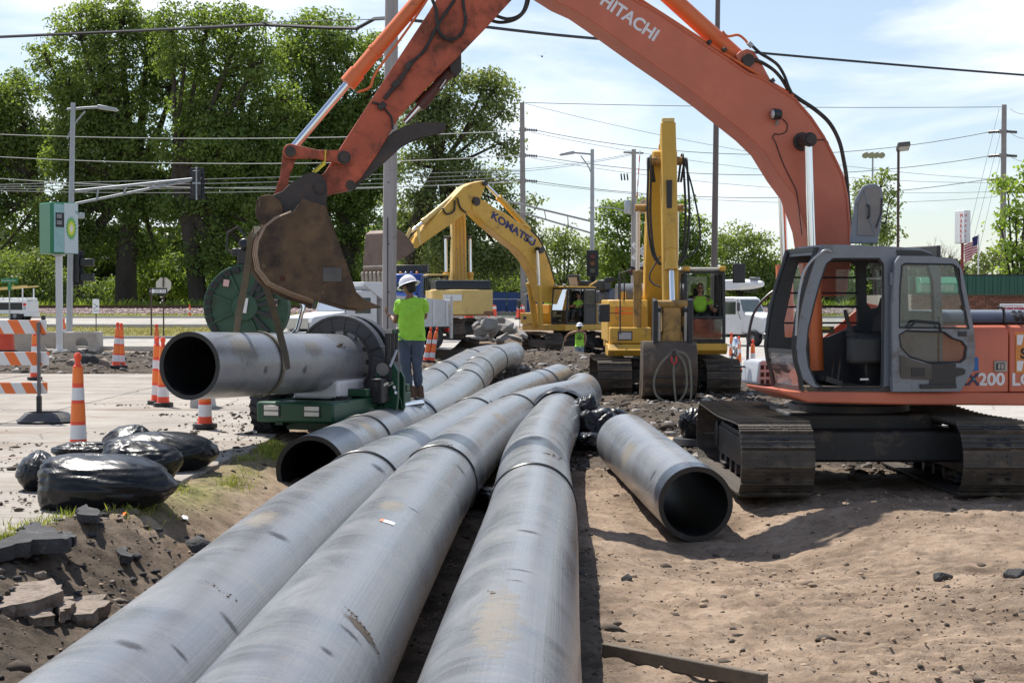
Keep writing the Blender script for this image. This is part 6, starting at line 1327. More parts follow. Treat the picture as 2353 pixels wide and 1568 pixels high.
def head_obj(root,c,yaw,pitch=0,s=1.0,sk=skin,hat=True,glasses=True,hair=True,roll=0,scan=None):
 Mh=Matrix.Translation(c) @ Matrix.Rotation(yaw,4,'Z') @ Matrix.Rotation(pitch,4,'Y') @ Matrix.Rotation(roll,4,'X')
 k=MB();nu,nv=22,16;vs=[]
 for j in range(nv+1):
  b=PI*(j/nv-.5)
  for i in range(nu):
   a=2*PI*i/nu;x,y,z=math.cos(b)*math.cos(a),math.cos(b)*math.sin(a),math.sin(b)
   X_=.098*x;Y_=.076*y;Z_=.122*z
   if z<-.1:Y_*=1-.28*(-z-.1);X_=X_*(1-.1*(-z))+(.012 if x>0 else -.02*z)*(-z)
   if x>.6:X_-=.006*(abs(z)<.25)*(abs(y)>.2)
   if x>.8 and -.55<z<.05:X_+=.010*max(0,1-abs(y)*5)
   if x<0 and z<-.4:X_*=.8
   vs.append((X_*s,Y_*s,Z_*s))
 k.add(vs,[(j*nu+i,j*nu+(i+1) % nu,(j+1)*nu+(i+1) % nu,(j+1)*nu+i) for j in range(nv) for i in range(nu)],Mh)
 k.add([(.095*s,0,.02*s),(.092*s,.015*s,-.032*s),(.092*s,-.015*s,-.032*s),(.121*s,0,-.03*s),(.09*s,0,-.042*s)],[(0,1,3),(0,3,2),(1,4,3),(2,3,4),(0,2,4,1)],Mh)
 for q in (-1,1):k.ball((-.005*s,q*.077*s,-.01*s),(.02*s,.01*s,.033*s),10,8,Mh)
 h=k.build('head',sk,root,80)
 for q in (-1,1):MB().ball((.083*s,q*.03*s,.012*s),(.012*s,.014*s,.008*s),10,6,Mh).build('eye',mat('eye_white',(.6,.58,.55),.3),h)
 MB().ball((.093*s,0,-.062*s),(.008*s,.024*s,.006*s),12,6,Mh).build('mouth',mat('lips',(.28,.10,.08),.5),h)
 if hair:k=MB();k.lathe([(0,.126),(.06,.112),(.085,.07),(.09,.02),(.078,-.035)],Mh @ Matrix.Translation((-.018*s,0,0)) @ Matrix.Diagonal((1.1*s,.93*s,s,1)),20);k.ball((-.045*s,0,-.03*s),(.066*s,.075*s,.085*s),14,10,Mh);k.build('hair',hair_m,h)
 if glasses:
  k=MB();k.tube([Mh @ Vector((.0,.082*s,.014*s)),Mh @ Vector((.085*s,.07*s,.016*s)),Mh @ Vector((.107*s,.03*s,.014*s)),Mh @ Vector((.110*s,0,.018*s)),Mh @ Vector((.107*s,-.03*s,.014*s)),Mh @ Vector((.085*s,-.07*s,.016*s)),Mh @ Vector((0,-.082*s,.014*s))],.004*s,6)
  for q in (-1,1):k.ball((.101*s,q*.034*s,.008*s),(.01*s,.028*s,.018*s),12,6,Mh)
  k.build('safety_glasses',mat('dark_lens',(.02,.02,.025),.1),h)
 if hat:
  Mk=Mh @ Matrix.Translation((-.004*s,0,.035*s));k=MB()
  k.lathe([(0,.128*s),(.05*s,.122*s),(.09*s,.098*s),(.118*s,.055*s),(.128*s,.0),(.137*s,-.004*s),(.165*s,-.018*s),(.168*s,-.026*s),(.13*s,-.014*s)],Mk @ Matrix.Diagonal((1.1,.95,1,1)),28)
  k.tube([Mk @ Vector((-.13*s,0,.03*s)),Mk @ Vector((-.07*s,0,.113*s)),Mk @ Vector((0,0,.131*s)),Mk @ Vector((.07*s,0,.113*s)),Mk @ Vector((.13*s,0,.03*s))],.012*s,6)
  k.prism([(.12,-.09),(.18,-.07),(.2,0),(.18,.07),(.12,.09)],-.022*s,-.012*s,'z',Mk);k.build('hard_hat',hat_m,h,50)
 return h
wf_=Vector((-1.50,24.0,.725));p1=thing('person','man in lime shirt and white hard hat standing on a pipe, back turned','person',wf_)
J={'pelvis':((0.0,0,.96),(.165,.125),None),'hipR':((.095,.0,.86),(.118,.118),'pelvis'),'kneeR':((.085,-.03,.50),(.082,.082),'hipR'),'ankR':((.10,.05,.13),(.066,.066),'kneeR'),'hipL':((-.095,.0,.86),(.118,.118),'pelvis'),'kneeL':((-.085,-.04,.50),(.088,.088),'hipL'),'ankL':((-.03,-.02,.13),(.07,.07),'kneeL')}
V,E_,Rr=chain(J);skin_obj('jeans',V,E_,Rr,jean,p1,3,.045)
T_={'belly':((-.0,.0,1.05),(.215,.15),None),'chest':((.0,.0,1.28),(.225,.15),'belly'),'up':((-.005,.0,1.44),(.16,.11),'chest'),'neck':((-.02,.0,1.52),(.075,.075),'up'),'shR':((.185,.0,1.44),(.088,.085),'up'),'elR0':((.215,.03,1.27),(.062,.062),'shR'),'shL':((-.185,.0,1.43),(.088,.088),'up'),'elL0':((-.225,.05,1.24),(.066,.066),'shL'),'hem':((.0,.0,.93),(.185,.14),'belly')}
V,E_,Rr=chain(T_);skin_obj('lime_shirt',V,E_,Rr,hivis,p1,3,.04)
A_={'n0':((-.01,.0,1.46),(.062,.062),None),'n1':((-.03,.01,1.59),(.058,.058),'n0'),'sL':((-.19,.03,1.36),(.05,.05),'n0'),'eL':((-.235,.06,1.13),(.05,.05),'sL'),'wL':((-.32,.2,1.22),(.03,.03),'eL'),'sR':((.19,.03,1.36),(.05,.05),'n0'),'eR':((.2,.1,1.2),(.046,.046),'sR'),'wR':((-.05,.3,1.22),(.03,.03),'eR')}
V,E_,Rr=chain(A_);skin_obj('body',V,E_,Rr,skin_d,p1,2)
k=MB();hand_at(k,(-.32,.2,1.22),(-.6,.3,.35),(0,.5,1),1.05,.8);hand_at(k,(-.05,.3,1.22),(-.8,.3,.3),(0,.4,1),1.05,.8);k.build('hand',skin_d,p1,60)
head_obj(p1,(-.045,.045,1.665),math.radians(140),.38,1.05,skin_d)
for x,y,yaw in ((-.035,-.03,2.6),(.10,.06,2.2)):
 M_=Matrix.Translation((x,y,0)) @ Matrix.Rotation(yaw,4,'Z');k=MB()
 k.prism([(-.10,0),(.20,0),(.215,.03),(.20,.06),(.13,.085),(.06,.115),(.055,.19),(-.075,.19),(-.09,.08),(-.105,.03)],-.048,.048,'y',M_);k.build('boot',boot_m,p1,40,.02)
Y6=64.5;b6=at(1331,840,Y6);z6=gz(b6.x,Y6);p2=thing('person','distant worker in lime safety vest and pale jeans leaning on a shovel','person',(b6.x,Y6,z6))
J={'pelvis':((0.0,0,.95),(.16,.12),None),'hipR':((.09,0,.85),(.105,.105),'pelvis'),'kR':((.1,.0,.48),(.075,.075),'hipR'),'aR':((.1,.04,.1),(.055,.055),'kR'),'hipL':((-.09,0,.85),(.105,.105),'pelvis'),'kL':((-.1,0,.48),(.075,.075),'hipL'),'aL':((-.1,.0,.1),(.055,.055),'kL')}
V,E_,Rr=chain(J);skin_obj('jeans',V,E_,Rr,jean_l,p2,2)
T_={'belly':((0,0,1.02),(.185,.13),None),'chest':((0,0,1.3),(.20,.135),'belly'),'up':((0,0,1.45),(.17,.1),'chest'),'hem':((0,0,.88),(.18,.13),'belly')};V,E_,Rr=chain(T_);vest=skin_obj('safety_vest',V,E_,Rr,hivis,p2,2)
A_={'n0':((0,.0,1.46),(.06,.06),None),'n1':((0,.01,1.58),(.055,.055),'n0'),'sL':((-.2,0,1.45),(.065,.065),'n0'),'eL':((-.44,.08,1.37),(.048,.048),'sL'),'wL':((-.56,.12,1.2),(.03,.03),'eL'),'sR':((.2,0,1.44),(.065,.065),'n0'),'eR':((.25,.05,1.15),(.048,.048),'sR'),'wR':((.2,.15,.9),(.03,.03),'eR')};V,E_,Rr=chain(A_);skin_obj('body',V,E_,Rr,skin,p2,2)
k=MB();hand_at(k,(-.56,.12,1.2),(-.2,.2,-.9),(.3,1,0),1.05);hand_at(k,(.2,.15,.9),(-.3,.4,-.6),(-1,0,0),1.05);k.build('hand',skin,p2,60)
head_obj(p2,(0,.02,1.66),math.radians(80),.1,1.05,skin)
for x in (-.1,.1):k=MB();k.prism([(-.1,0),(.18,0),(.19,.05),(.05,.1),(.04,.16),(-.07,.16),(-.1,.05)],-.045,.045,'y',Matrix.Translation((x,0,0)) @ Matrix.Rotation(1.5,4,'Z'));k.build('boot',boot_m,p2,40,.015)
lg=MB();ring_=[Vector((.115*math.cos(a),-.155,1.34+.1*math.sin(a))) for a in np.linspace(0,2*PI,21)[:-1]];lg.tube(ring_,.012,5,closed=True);lg.prism([(-.05,1.29),(.0,1.41),(.055,1.29),(.03,1.29),(0,1.35),(-.025,1.29)],-.165,-.150);lg.build('vest_emblem',blackp,vest)
text('UTILITY',.095,basis((0,-.160,1.16),(1,0,0),(0,0,1)),blackp,vest,align='CENTER',sx=.9,depth=.006,bold=.004)
sv=thing('shovel','long handled shovel the distant worker leans on','shovel',(b6.x-.62,Y6+.1,z6));MB().tube([(-.22,0,.12),(.06,.05,1.28)],.02,8).build('handle',mat('shovel_handle',(.25,.2,.14),.7),sv);k=MB();k.prism([(-.1,.0),(0,-.06),(.1,0),(.11,.25),(-.11,.25)],-.012,.012,'y',Matrix.Translation((-.24,0,.02)) @ Matrix.Rotation(.2,4,'Y'));k.build('blade',rustd,sv,30,.006)
def operator(root_label,M_,s,shirt=hivis,look=0.0,lift=(-.25,.25)):
 loc,rz=M_;p=thing('person',root_label,'person',loc,rz)
 J={'pelvis':((0,0,.12),(.17,.15),None),'hR':((.1,-.1,.11),(.105,.105),'pelvis'),'kR':((.48,-.14,.14),(.078,.078),'hR'),'aR':((.56,-.13,-.28),(.058,.058),'kR'),'hL':((.1,.1,.11),(.105,.105),'pelvis'),'kL':((.48,.16,.14),(.078,.078),'hL'),'aL':((.58,.15,-.28),(.058,.058),'kL')};V,E_,Rr=chain(J);skin_obj('trousers',V,E_,Rr,mat('dark_trousers',(.05,.055,.05),.85),p,2)
 T_={'b':((0,0,.22),(.18,.15),None),'c':((-.02,0,.45),(.2,.14),'b'),'u':((-.03,0,.6),(.17,.1),'c'),'n':((-.02,0,.67),(.07,.07),'u'),'sR':((-.02,-.2,.58),(.08,.08),'u'),'eR':((.06,-.27,.42),(.078,.078),'sR'),'sL':((-.02,.2,.58),(.08,.08),'u'),'eL':((.06,.27,.42),(.078,.078),'sL')};V,E_,Rr=chain(T_);skin_obj('lime_shirt',V,E_,Rr,shirt,p,2,.015)
 A_={'n0':((-.02,0,.62),(.06,.06),None),'n1':((0,0,.75),(.055,.055),'n0'),'sR':((0,-.2,.55),(.055,.055),'n0'),'eR':((.1,-.29,.32),(.048,.048),'sR'),'wR':((.34,-.3,.34),(.032,.032),'eR'),'sL':((0,.2,.55),(.055,.055),'n0'),'eL':((.1,.29,.32),(.048,.048),'sL'),'wL':((.34,.3,.34),(.032,.032),'eL')};V,E_,Rr=chain(A_);skin_obj('body',V,E_,Rr,skin,p,2)
 k=MB();
 for q in (-1,1):hand_at(k,(.34,q*.3,.34),(1,0,.2),(0,0,-1),1.0,.9)
 k.build('hand',skin,p,60);head_obj(p,(.0,0,.84),look,.05,1.0,skin,False,True,True)
 for y in (-.13,.15):k=MB();k.prism([(-.1,0),(.18,0),(.19,.05),(.05,.1),(-.08,.12),(-.1,.05)],-.045,.045,'y',Matrix.Translation((.56,y,-.38)));k.build('boot',boot_m,p,40,.015)
 return p
operator('operator in lime shirt and dark glasses seated in the cab facing the camera',(F2.M @ Vector((st2[0]+.02,st2[1],st2[2]-.02)),F2.rz),1)
operator('operator in lime shirt seated in the side view excavator cab',(F3.M @ Vector((st3[0]+.02,st3[1],st3[2]-.02)),F3.rz),1,look=.1)
def zat(x,y,base=.45):
 p=ong(x,y,base);return p
def make_cone(label):
 c=thing('traffic_cone',label,'traffic cone',(0,0,0),0,'tall orange and white channelizer cones')
 h0,h1=.06,.98;rad=lambda z:.115-.052*(z-h0)/(h1-h0)
 k=MB();k.lathe([(rad(h0)+.02,h0),(rad(h0),h0+.03),(rad(h1),h1),(.04,1.0),(.035,1.04),(.05,1.07),(.052,1.1),(.03,1.13),(0,1.135)],n=18);b_=k.build('body',orange_r,c)
 for z0,z1,m_ in ((.16,.32,sheet_w),(.36,.56,sheet_o),(.60,.74,sheet_w),(.79,.97,sheet_o)):
  k=MB();k.lathe([(rad(z0)+.003,z0),(rad(z1)+.003,z1)],n=18);k.build('band',m_,b_)
 k=MB();k.prism(rnd_poly([(.2*math.cos(a),.2*math.sin(a)) for a in np.linspace(0,2*PI,9)[:-1]],.03),0,.065,'z');k.build('base',black,c,30,.01);return c
def slim(o):o.scale=(.84,.84,1.0);return o
cone0=make_cone('tall channelizer cone standing right behind the black rubbish bags')
def put(o,p,label,rz=0,tilt=None):
 o.location=p;o['label']=label;o.rotation_euler=(tilt[0] if tilt else 0,tilt[1] if tilt else 0,rz);return o
p=ong(180,1040,.455);put(cone0,p,cone0['label']);slim(cone0)
CN=[((471,983,.46),'channelizer cone in front of the fusion machine wheel, top hidden',0),((375,933,.455),'channelizer cone just behind the open mouth of the hanging pipe',0),((361,928,.455),'channelizer cone left of the hanging pipe mouth, second row',0),((266,851,.46),'left one of the two cones side by side in the rubble strip',.1),((279,849,.46),'right one of the two cones side by side in the rubble strip',0),((360,843,.46),'far cone seen above the hanging pipe mouth',0),((80,872,.455),'cone seen behind the striped barricade rails',0),((147,803,.45),'cone standing against the filling station sign pole',0),((436,737,.9),'distant cone beside the far side of the cross road',0),
      ((978,832,.25),'left leaning cone right of the standing worker',.3),((990,832,.25),'right leaning cone close beside the standing worker',.35),((1680,822,.2),'cone left of the round mirror beside the grey cab',0),((1697,838,.2),'cone right behind the round mirror',0),((1729,852,.2),'cone with blinking lamp between truck and orange excavator',0),((2141,956,.2),'red cone showing under the orange deck',0)]
for (x,y,z),lab,tl in CN:
 q=ong(x,y,z)
 if y>760 or z<.5:q.z=max(z,gz(q.x,q.y)) if z != .2 else gz(q.x,q.y)
 c=again(cone0,lab,q);c.rotation_euler=(0,tl*.5,rnd.uniform(0,3)) if not tl else (0,tl*.5,0)
def make_barrel(label):
 b_=thing('traffic_barrel',label,'barrel',(0,0,0),0,'orange and white striped traffic barrels')
 k=MB();k.lathe([(.28,.06),(.27,.25),(.262,.26),(.255,.45),(.245,.46),(.24,.65),(.23,.66),(.225,.86),(.2,.92),(.1,.93),(0,.93)],n=24);bd_=k.build('drum',orange_r,b_,40)
 for z0,z1 in ((.27,.44),(.67,.84)):k=MB();k.lathe([(.262-.03*z0,z0),(.262-.03*z1,z1)],n=24);k.build('band',sheet_w,bd_)
 k=MB();k.lathe([(0,0),(.36,0),(.38,.03),(.36,.09),(.28,.1)],n=24);k.build('base_ring',black,b_);return b_
br0=make_barrel('striped barrel at the far left edge beside the concrete vault');br0.location=ong(13,810,.45);br0.scale=(1.1,1.1,1.0)
for x,lab in ((1077,'left striped barrel on the far road behind the rubble'),(1131,'second striped barrel on the far road behind the rubble'),(1196,'third striped barrel half hidden by the side view excavator'),(1402,'striped barrel seen between the two yellow excavators')):
 q=at(x,700,106.0);again(br0,lab,(q.x,106.0,float(far_z(106))+.05))
bq=thing('barricade','orange and white striped three rail barricade on a steel post, cut by the left edge','barricade',(0,0,0));bY=23.0
xr_=at(108,900,bY).x
def stripes_mat():
 m=bpy.data.materials.new('barricade_stripes');m.use_nodes=True;t=m.node_tree;b=t.nodes['Principled BSDF'];N=t.nodes.new;LK=t.links.new;b.inputs['Roughness'].default_value=.4
 c=N('ShaderNodeTexCoord');s=N('ShaderNodeSeparateXYZ');LK(c.outputs['Object'],s.inputs[0])
 a=N('ShaderNodeMath');a.operation='MULTIPLY_ADD';a.inputs[1].default_value=.55;LK(s.outputs[2],a.inputs[0]);LK(s.outputs[0],a.inputs[2])
 w=N('ShaderNodeMath');w.operation='PINGPONG';w.inputs[1].default_value=.152;LK(a.outputs[0],w.inputs[0])
 g=N('ShaderNodeMath');g.operation='GREATER_THAN';g.inputs[1].default_value=.076;LK(w.outputs[0],g.inputs[0])
 x=N('ShaderNodeMixRGB');x.inputs[1].default_value=(.85,.17,.03,1);x.inputs[2].default_value=(.74,.74,.74,1);LK(g.outputs[0],x.inputs[0]);LK(x.outputs[0],b.inputs['Base Color']);return m
bs_m=stripes_mat()
for i,(ya,yb,xr2) in enumerate(((735,768,107),(808,840,112),(878,905,108))):
 za,zb_=at(0,ya,bY).z,at(0,yb,bY).z;xe=at(xr2,800,bY).x;k=MB();k.b2((xe-2.4,bY-.02,zb_+.01),(xe,bY+.02,za));k.build('rail',bs_m,bq,30,.006)
pm_=mat('perforated_post',(.16,.15,.16),.5,.5,.2,5);px_=at(90,900,bY-.05).x
k=MB();k.b2((px_-.022,bY-.08,.47),(px_+.022,bY-.035,at(0,739,bY).z));po=k.build('post',pm_,bq,30,.004)
hm_=MB().cyl((0,0,0),(0,-.003,0),.006,8).mesh('hole',blackp)
for i in range(26):inst('hole',hm_,po,Matrix.Translation((px_,bY-.0805,.85+i*.04)))
k=MB();k.b2((px_-.032,bY-.09,.47),(px_+.032,bY-.02,.82));k.build('post_sleeve',blackp,bq,30,.004);k=MB();k.b2((at(93,750,bY).x,bY+.03,at(0,769,bY).z),(at(101,750,bY).x,bY+.09,at(0,724,bY).z));k.build('lamp_bracket',blackp,bq,30,.004)
MB().b2((px_-1.9,bY-.08,.47),(px_-1.856,bY-.035,at(0,739,bY).z)).build('post',pm_,bq,30,.004)
for x_,lab in ((px_+.12,'flat black rubber ring base holding the barricade post'),(px_-.62,'black rubber ring base at the left edge, nearer the bags')):
 yy=bY-.1 if x_>px_ else bY-1.5;k=MB();k.lathe([(.25,.0),(.40,.0),(.42,.02),(.37,.06),(.30,.13),(.26,.14),(.245,.12),(.25,.0)],n=40)
 o=k.build('rubber_base',mat('tyre_rubber',(.05,.052,.056),.5,0,.2,6,dirt=(.25,.22,.18),damt=.4),None,40);o.location=(x_,yy,.456);tag(o,lab,'rubber base','rubber ring bases')
vm=mat('precast_concrete',(.42,.39,.36),.85,0,.15,3,.2,40,dirt=(.25,.2,.15),damt=.3)
def vault(label,x0,x1,y0,y1,Y,hole,rz=0.0,deep=1.2):
 w=(x1-x0)/ppm(Y);h=(y1-y0)/ppm(Y);c=at((x0+x1)/2,y1,Y);t_=thing('concrete_vault',label,'concrete vault',(c.x,Y,.42),rz,'precast concrete vaults')
 n=18;hr=h*.33;hp_=[(hole*w/2+hr*math.cos(a),h*.4+hr*math.sin(a)) for a in np.linspace(0,2*PI,n+1)[:-1]]
 k=MB();holed(k,[(-w/2,0),(w/2,0),(w/2,h),(-w/2,h)],[hp_],0,.12);k.build('front_wall',vm,t_,30,.01)
 for nm,a,b_ in (('back_wall',(-w/2,deep-.12,0),(w/2,deep,h)),('side_wall',(-w/2,.121,0),(-w/2+.12,deep-.121,h)),('side_wall',(w/2-.12,.121,0),(w/2,deep-.121,h))):MB().b2(a,b_).build(nm,vm,t_,30,.01)
 MB().b2((-w/2+.121,.121,0),(w/2-.121,deep-.121,.08)).build('floor',vm,t_);return t_
vault('low precast concrete vault left of the white sign pole',28,128,762,806,57,.75);vault('open topped concrete vault right of the street lamp foot',148,220,762,806,57,.1,.12,1.9)
wood=mat('pole_wood',(.33,.31,.30),.85,0,.2,1.5,.3,8,stretch=(6,6,.5),dirt=(.09,.08,.07),damt=.25)
def pole(name,label,x,ybase,Y,ytop,r0,r1,m_,cat='pole',z0=None,lean=0.0,group=None,n=14):
 p_=at(x,ybase,Y);zb=gz(p_.x,Y) if z0 is None else z0;zt=at(x,ytop,Y).z;t_=thing(name,label,cat,(p_.x,Y,zb),0,group)
 k=MB();k.tube([(0,0,-.2),(lean*.5,0,(zt-zb)*.5),(lean,0,zt-zb)],[r0,(r0+r1)/2,r1],n);k.build('shaft',m_,t_);return t_,zt-zb
up,hh_=pole('utility_pole','thick weathered wooden utility pole behind the standing worker',892,810,37.0,-300,.165,.145,wood,'utility pole',lean=.12)
for i,zz in enumerate((2.2,3.3,4.7,6.1)):MB().cyl((.02,-.165,zz),(.02,-.15,zz),.018,8).build('bolt_hole',blackp,up)
k=MB();k.b2((-.012,-.168,.2),(.008,-.155,3.9));k.build('crack',blackp,up);MB().lathe([(.16,0),(.165,.06),(.16,.08)],Matrix.Translation((.1,0,hh_*.685)),14).build('cable_clamp',mat('rust_clamp',(.25,.08,.05),.6),up)
def lamp_arm(t_,H,dx,m_,rod=True,zt=0.0,headl=.75):
 s=1 if dx>0 else -1;k=MB();k.tube(smooth_pts([(0,0,H-.25),(dx*.4,0,H-.19+zt),(dx-s*headl,0,H-.17+zt)],4),.045,8)
 if rod:k.tube(smooth_pts([(0,0,H-1.35),(dx*.12,0,H-.85),(dx*.35,0,H-.32)],5),.03,8)
 k.build('arm',m_,t_);k=MB();k.prism([(dx-s*headl,H-.23+zt),(dx-s*headl,H-.08+zt),(dx-s*.1,H-.2+zt),(dx,H-.29+zt),(dx-s*.1,H-.32+zt)],-.14,.14);k.build('lamp_head',m_,t_,30,.02)
lampm=mat('lamp_post_grey',(.36,.38,.40),.45,.4,.08,4)
s1,h1_=pole('street_lamp','grey street lamp and signal mast at the left with long truss arm',158,800,60.0,236,.125,.085,lampm,'street lamp',lean=.22)
lamp_arm(s1,h1_,1.9,lampm)
def truss(t_,p0,p1,q0,q1,m_,n=4):
 k=MB();k.tube([p0,p1],.05,8);k.tube([q0,q1],.045,8)
 for i in range(1,n+1):u=i/(n+.6);k.beam(Vector(p0).lerp(Vector(p1),u),Vector(q0).lerp(Vector(q1),u),.05,.05)
 k.build('mast_arm',m_,t_)
lo=s1.location
def L1(x,y,Y=60.0,o=lo):return tuple(at(x,y,Y)-o)
truss(s1,L1(160,440),L1(462,409),L1(162,470),L1(440,414),lampm)
def signal(parent_label,c,lenses=None,s=1.0,back=True,face=-1):
 t_=thing('traffic_signal',parent_label,'traffic signal',c);k=MB();k.box((0,0,0),(.36*s,.22,1.1*s));k.build('housing',blackp,t_,30,.02)
 if back:k=MB();k.box((0,face*.06,0),(.62*s,.015,1.36*s));k.build('backplate',mat('backplate_navy',(.012,.014,.022),.5),t_,30,.01)
 for i,dz in enumerate((.36,0,-.36)):
  z=dz*s;k=MB();k.tube([(0,face*.11,z),(0,face*.30,z)],.15*s,14,False);k.build('visor',blackp,t_)
  if lenses:MB().cyl((0,face*.11,z),(0,face*.13,z),.14*s,16).build('lens',lenses[i],t_)
 return t_
sgp=at(452,421,60.0);sg_=signal('black traffic signal seen from behind at the end of the left mast arm',(sgp.x,60.05,sgp.z),None,.85,True,1)
k=MB();k.tube([(0,-.12,-.62),(0,-.12,.62)],.03,8);k.box((0,-.1,.0),(.3,.06,.06));k.build('bracket',lampm,sg_)
for i in range(5):
 for q in (-.2,.2):MB().cyl((q,-.0+.04,-.4+.2*i),(q,.03,-.4+.2*i),.012,6).build('rivet',galv,sg_)
for x,y,lab in ((172,615,'dark signal head fixed to the left street lamp post'),):
 q=at(x,y,60.2);o=signal(lab,(q.x,60.25,q.z),None,.95,True,1);
 for dz in (.2,-.35):MB().box((.45,0,dz),(.5,.2,.28)).build('side_visor',blackp,o,30,.03)
fl_=thing('flood_lamp','small flood lamp on the left mast just right of the filling station sign','flood lamp',at(185,495,59.6));MB().box((0,0,0),(.28,.2,.22),rz=.4).build('lamp_body',galv,fl_,30,.03);MB().beam((-.45,.3,.05),(-.1,0,0),.04,.04).build('bracket',galv,fl_)
bp=at(137,808,56.0);bps=thing('pylon_sign','green and white filling station price sign on a white pole','sign',(bp.x,56.0,.42));grn=mat('sign_green',(.015,.22,.10),.35,0,.05,3);sw=mat('sign_white',(.62,.72,.74),.35,0,.03,3)
k=MB();k.box((0,0,1.75),(.2,.2,3.3));k.build('sign_pole',white,bps,30,.01);MB().box((0,0,.05),(.42,.42,.1)).build('foot_plate',white,bps,30,.01);MB().box((0,0,3.38),(.36,.3,.06)).build('head_plate',white,bps)
Mb=Matrix.Translation((0,.15,4.3)) @ Matrix.Rotation(math.radians(38),4,'Z');k=MB();k.box((-.06,0,0),(.98,1.0,1.76),Mb);box_=k.build('sign_box',grn,bps,30,.03)
k=MB();k.box((.19,-.51,0),(.5,.02,1.72),Mb);k.build('face_panel',sw,box_);k=MB();k.box((-.25,-.51,0),(.36,.02,1.66),Mb);k.build('price_panel',mat('price_face',(.32,.55,.55),.3),box_);k=MB();k.box((-.22,-.525,.28),(.30,.012,.5),Mb);k.build('price_board',blackp,box_)
for z in (.12,.34):text('888',.20,Mb @ basis((-.335,-.533,z),(1,0,0),(0,0,1)),mat('digit_grey',(.5,.52,.52),.5),box_,sx=.62)
yl=[mat('flower_white',(.85,.85,.8),.4),mat('flower_yellow',(.85,.78,.1),.4),mat('flower_lime',(.35,.65,.08),.4),mat('flower_green',(.05,.4,.12),.4)]
for i,(r,m_) in enumerate(((.24,3),(.2,2),(.145,1),(.08,0))):
 pts=[(.19+(r if j % 2==0 else r*.74)*math.cos(2*PI*j/36)*.85,(r if j % 2==0 else r*.74)*2.1*math.sin(2*PI*j/36)*.85) for j in range(36)]
 k=MB();k.prism(pts,-.522-.003*i,-.526-.003*i,'y',Mb);k.build('emblem',yl[m_],box_)
text('bp',.15,Mb @ basis((.34,-.522,.52),(1,0,0),(0,0,1)),grn,box_)
sp_=mat('sign_post_brown',(.09,.06,.05),.6,.4,.2,4);Ys=73.0
q=at(353,776,Ys);ow=thing('one_way_sign','black and white one way arrow sign pointing left on a brown post','sign',(q.x,Ys,gz(q.x,Ys)));H_=at(0,660,Ys).z-ow.location.z;k=MB();k.box((-.1,0,H_/2),(.06,.05,H_));k.build('post',sp_,ow)
k=MB();k.box((.22,-.04,H_-.17),(.86,.02,.32),rz=-.12);pl=k.build('sign_plate',blackp,ow,30,.01)
Ms=Matrix.Translation((.22,-.055,H_-.17)) @ Matrix.Rotation(-.12,4,'Z');k=MB();k.prism([(-.41,0),(-.22,.12),(-.22,.075),(.38,.075),(.38,-.075),(-.22,-.075),(-.22,-.12)],-.004,.0,'y',Ms);k.build('arrow',white,pl)
text('ONE WAY',.135,Ms @ basis((-.17,-.006,-.045),(1,0,0),(0,0,1)),blackp,pl,sx=.92)
q=at(376,790,74.5);ss=thing('stop_sign','pale back of an octagonal stop sign behind the arrow sign','sign',(q.x,74.5,gz(q.x,74.5)));H_=at(0,636,74.5).z-ss.location.z;k=MB();k.box((0,0,H_/2),(.06,.05,H_));k.build('post',sp_,ss);k=MB();k.prism([(.38*math.cos(PI/8+i*PI/4),H_-.38+.38*math.sin(PI/8+i*PI/4)) for i in range(8)],.035,.045);k.build('sign_plate',mat('sign_back',(.55,.52,.45),.5,.1,.06,4),ss)
q=at(221,780,72.0);s3_=thing('small_sign','small white arrow sign on a thin post before the tracks','sign',(q.x,72.0,gz(q.x,72.0)));H_=at(0,687,72.0).z-s3_.location.z;MB().box((0,0,H_/2),(.035,.035,H_)).build('post',blackp,s3_);k=MB();k.box((0,-.03,H_-.32),(.3,.012,.64));pl=k.build('sign_plate',white,s3_,30,.01)
for a,b_ in (((-.1,-.45),(.1,-.28)),((-.1,-.2),(.1,-.35)),((-.08,-.52),(.12,-.52))):k=MB();k.beam((a[0],-.038,H_+a[1]),(b_[0],-.038,H_+b_[1]),.02,.004,(0,1,0));k.build('mark',blackp,pl)
q=at(22,735,90.0);sn=thing('street_name_sign','green street name sign on a thin post at the left edge','sign',(q.x,90.0,gz(q.x,90.0)));H_=at(0,639,90.0).z-sn.location.z;MB().box((0,0,H_/2),(.06,.06,H_)).build('post',galv,sn);k=MB();k.box((.02,-.05,H_-.13),(.95,.02,.25));pl=k.build('sign_plate',grn,sn);k=MB();k.box((.03,-.05,H_-.5),(.22,.02,.36));k.build('sign_plate',grn,sn);text('Grandview Ave',.17,basis((-.43,-.064,H_-.18),(1,0,0),(0,0,1)),white,pl,sx=.74)
ins_m=mat('insulator',(.05,.045,.05),.3)
def insul(par,a,b,n=7):
 a,b=Vector(a),Vector(b);k=MB();d=b-a;k.tube([a,b],.03,6)
 for i in range(n):c_=a+d*((i+.6)/n);u_=d.normalized()*.045;k.tube([c_-u_,c_+u_],[.12,.07],10)
 k.build('insulator',ins_m,par)
pw=mat('far_pole_wood',(.26,.24,.235),.85,0,.15,2)
t1_,h_=pole('power_pole','tall power pole with insulators right of the elm',1203,700,112.0,236,.22,.16,pw,'power pole',lean=-.12)
t2_,h2_=pole('power_pole','tall power pole with insulators near the right edge',2302,640,112.0,241,.24,.17,pw,'power pole',lean=.05)
LV=[(298,302),(357,357),(415,411)]
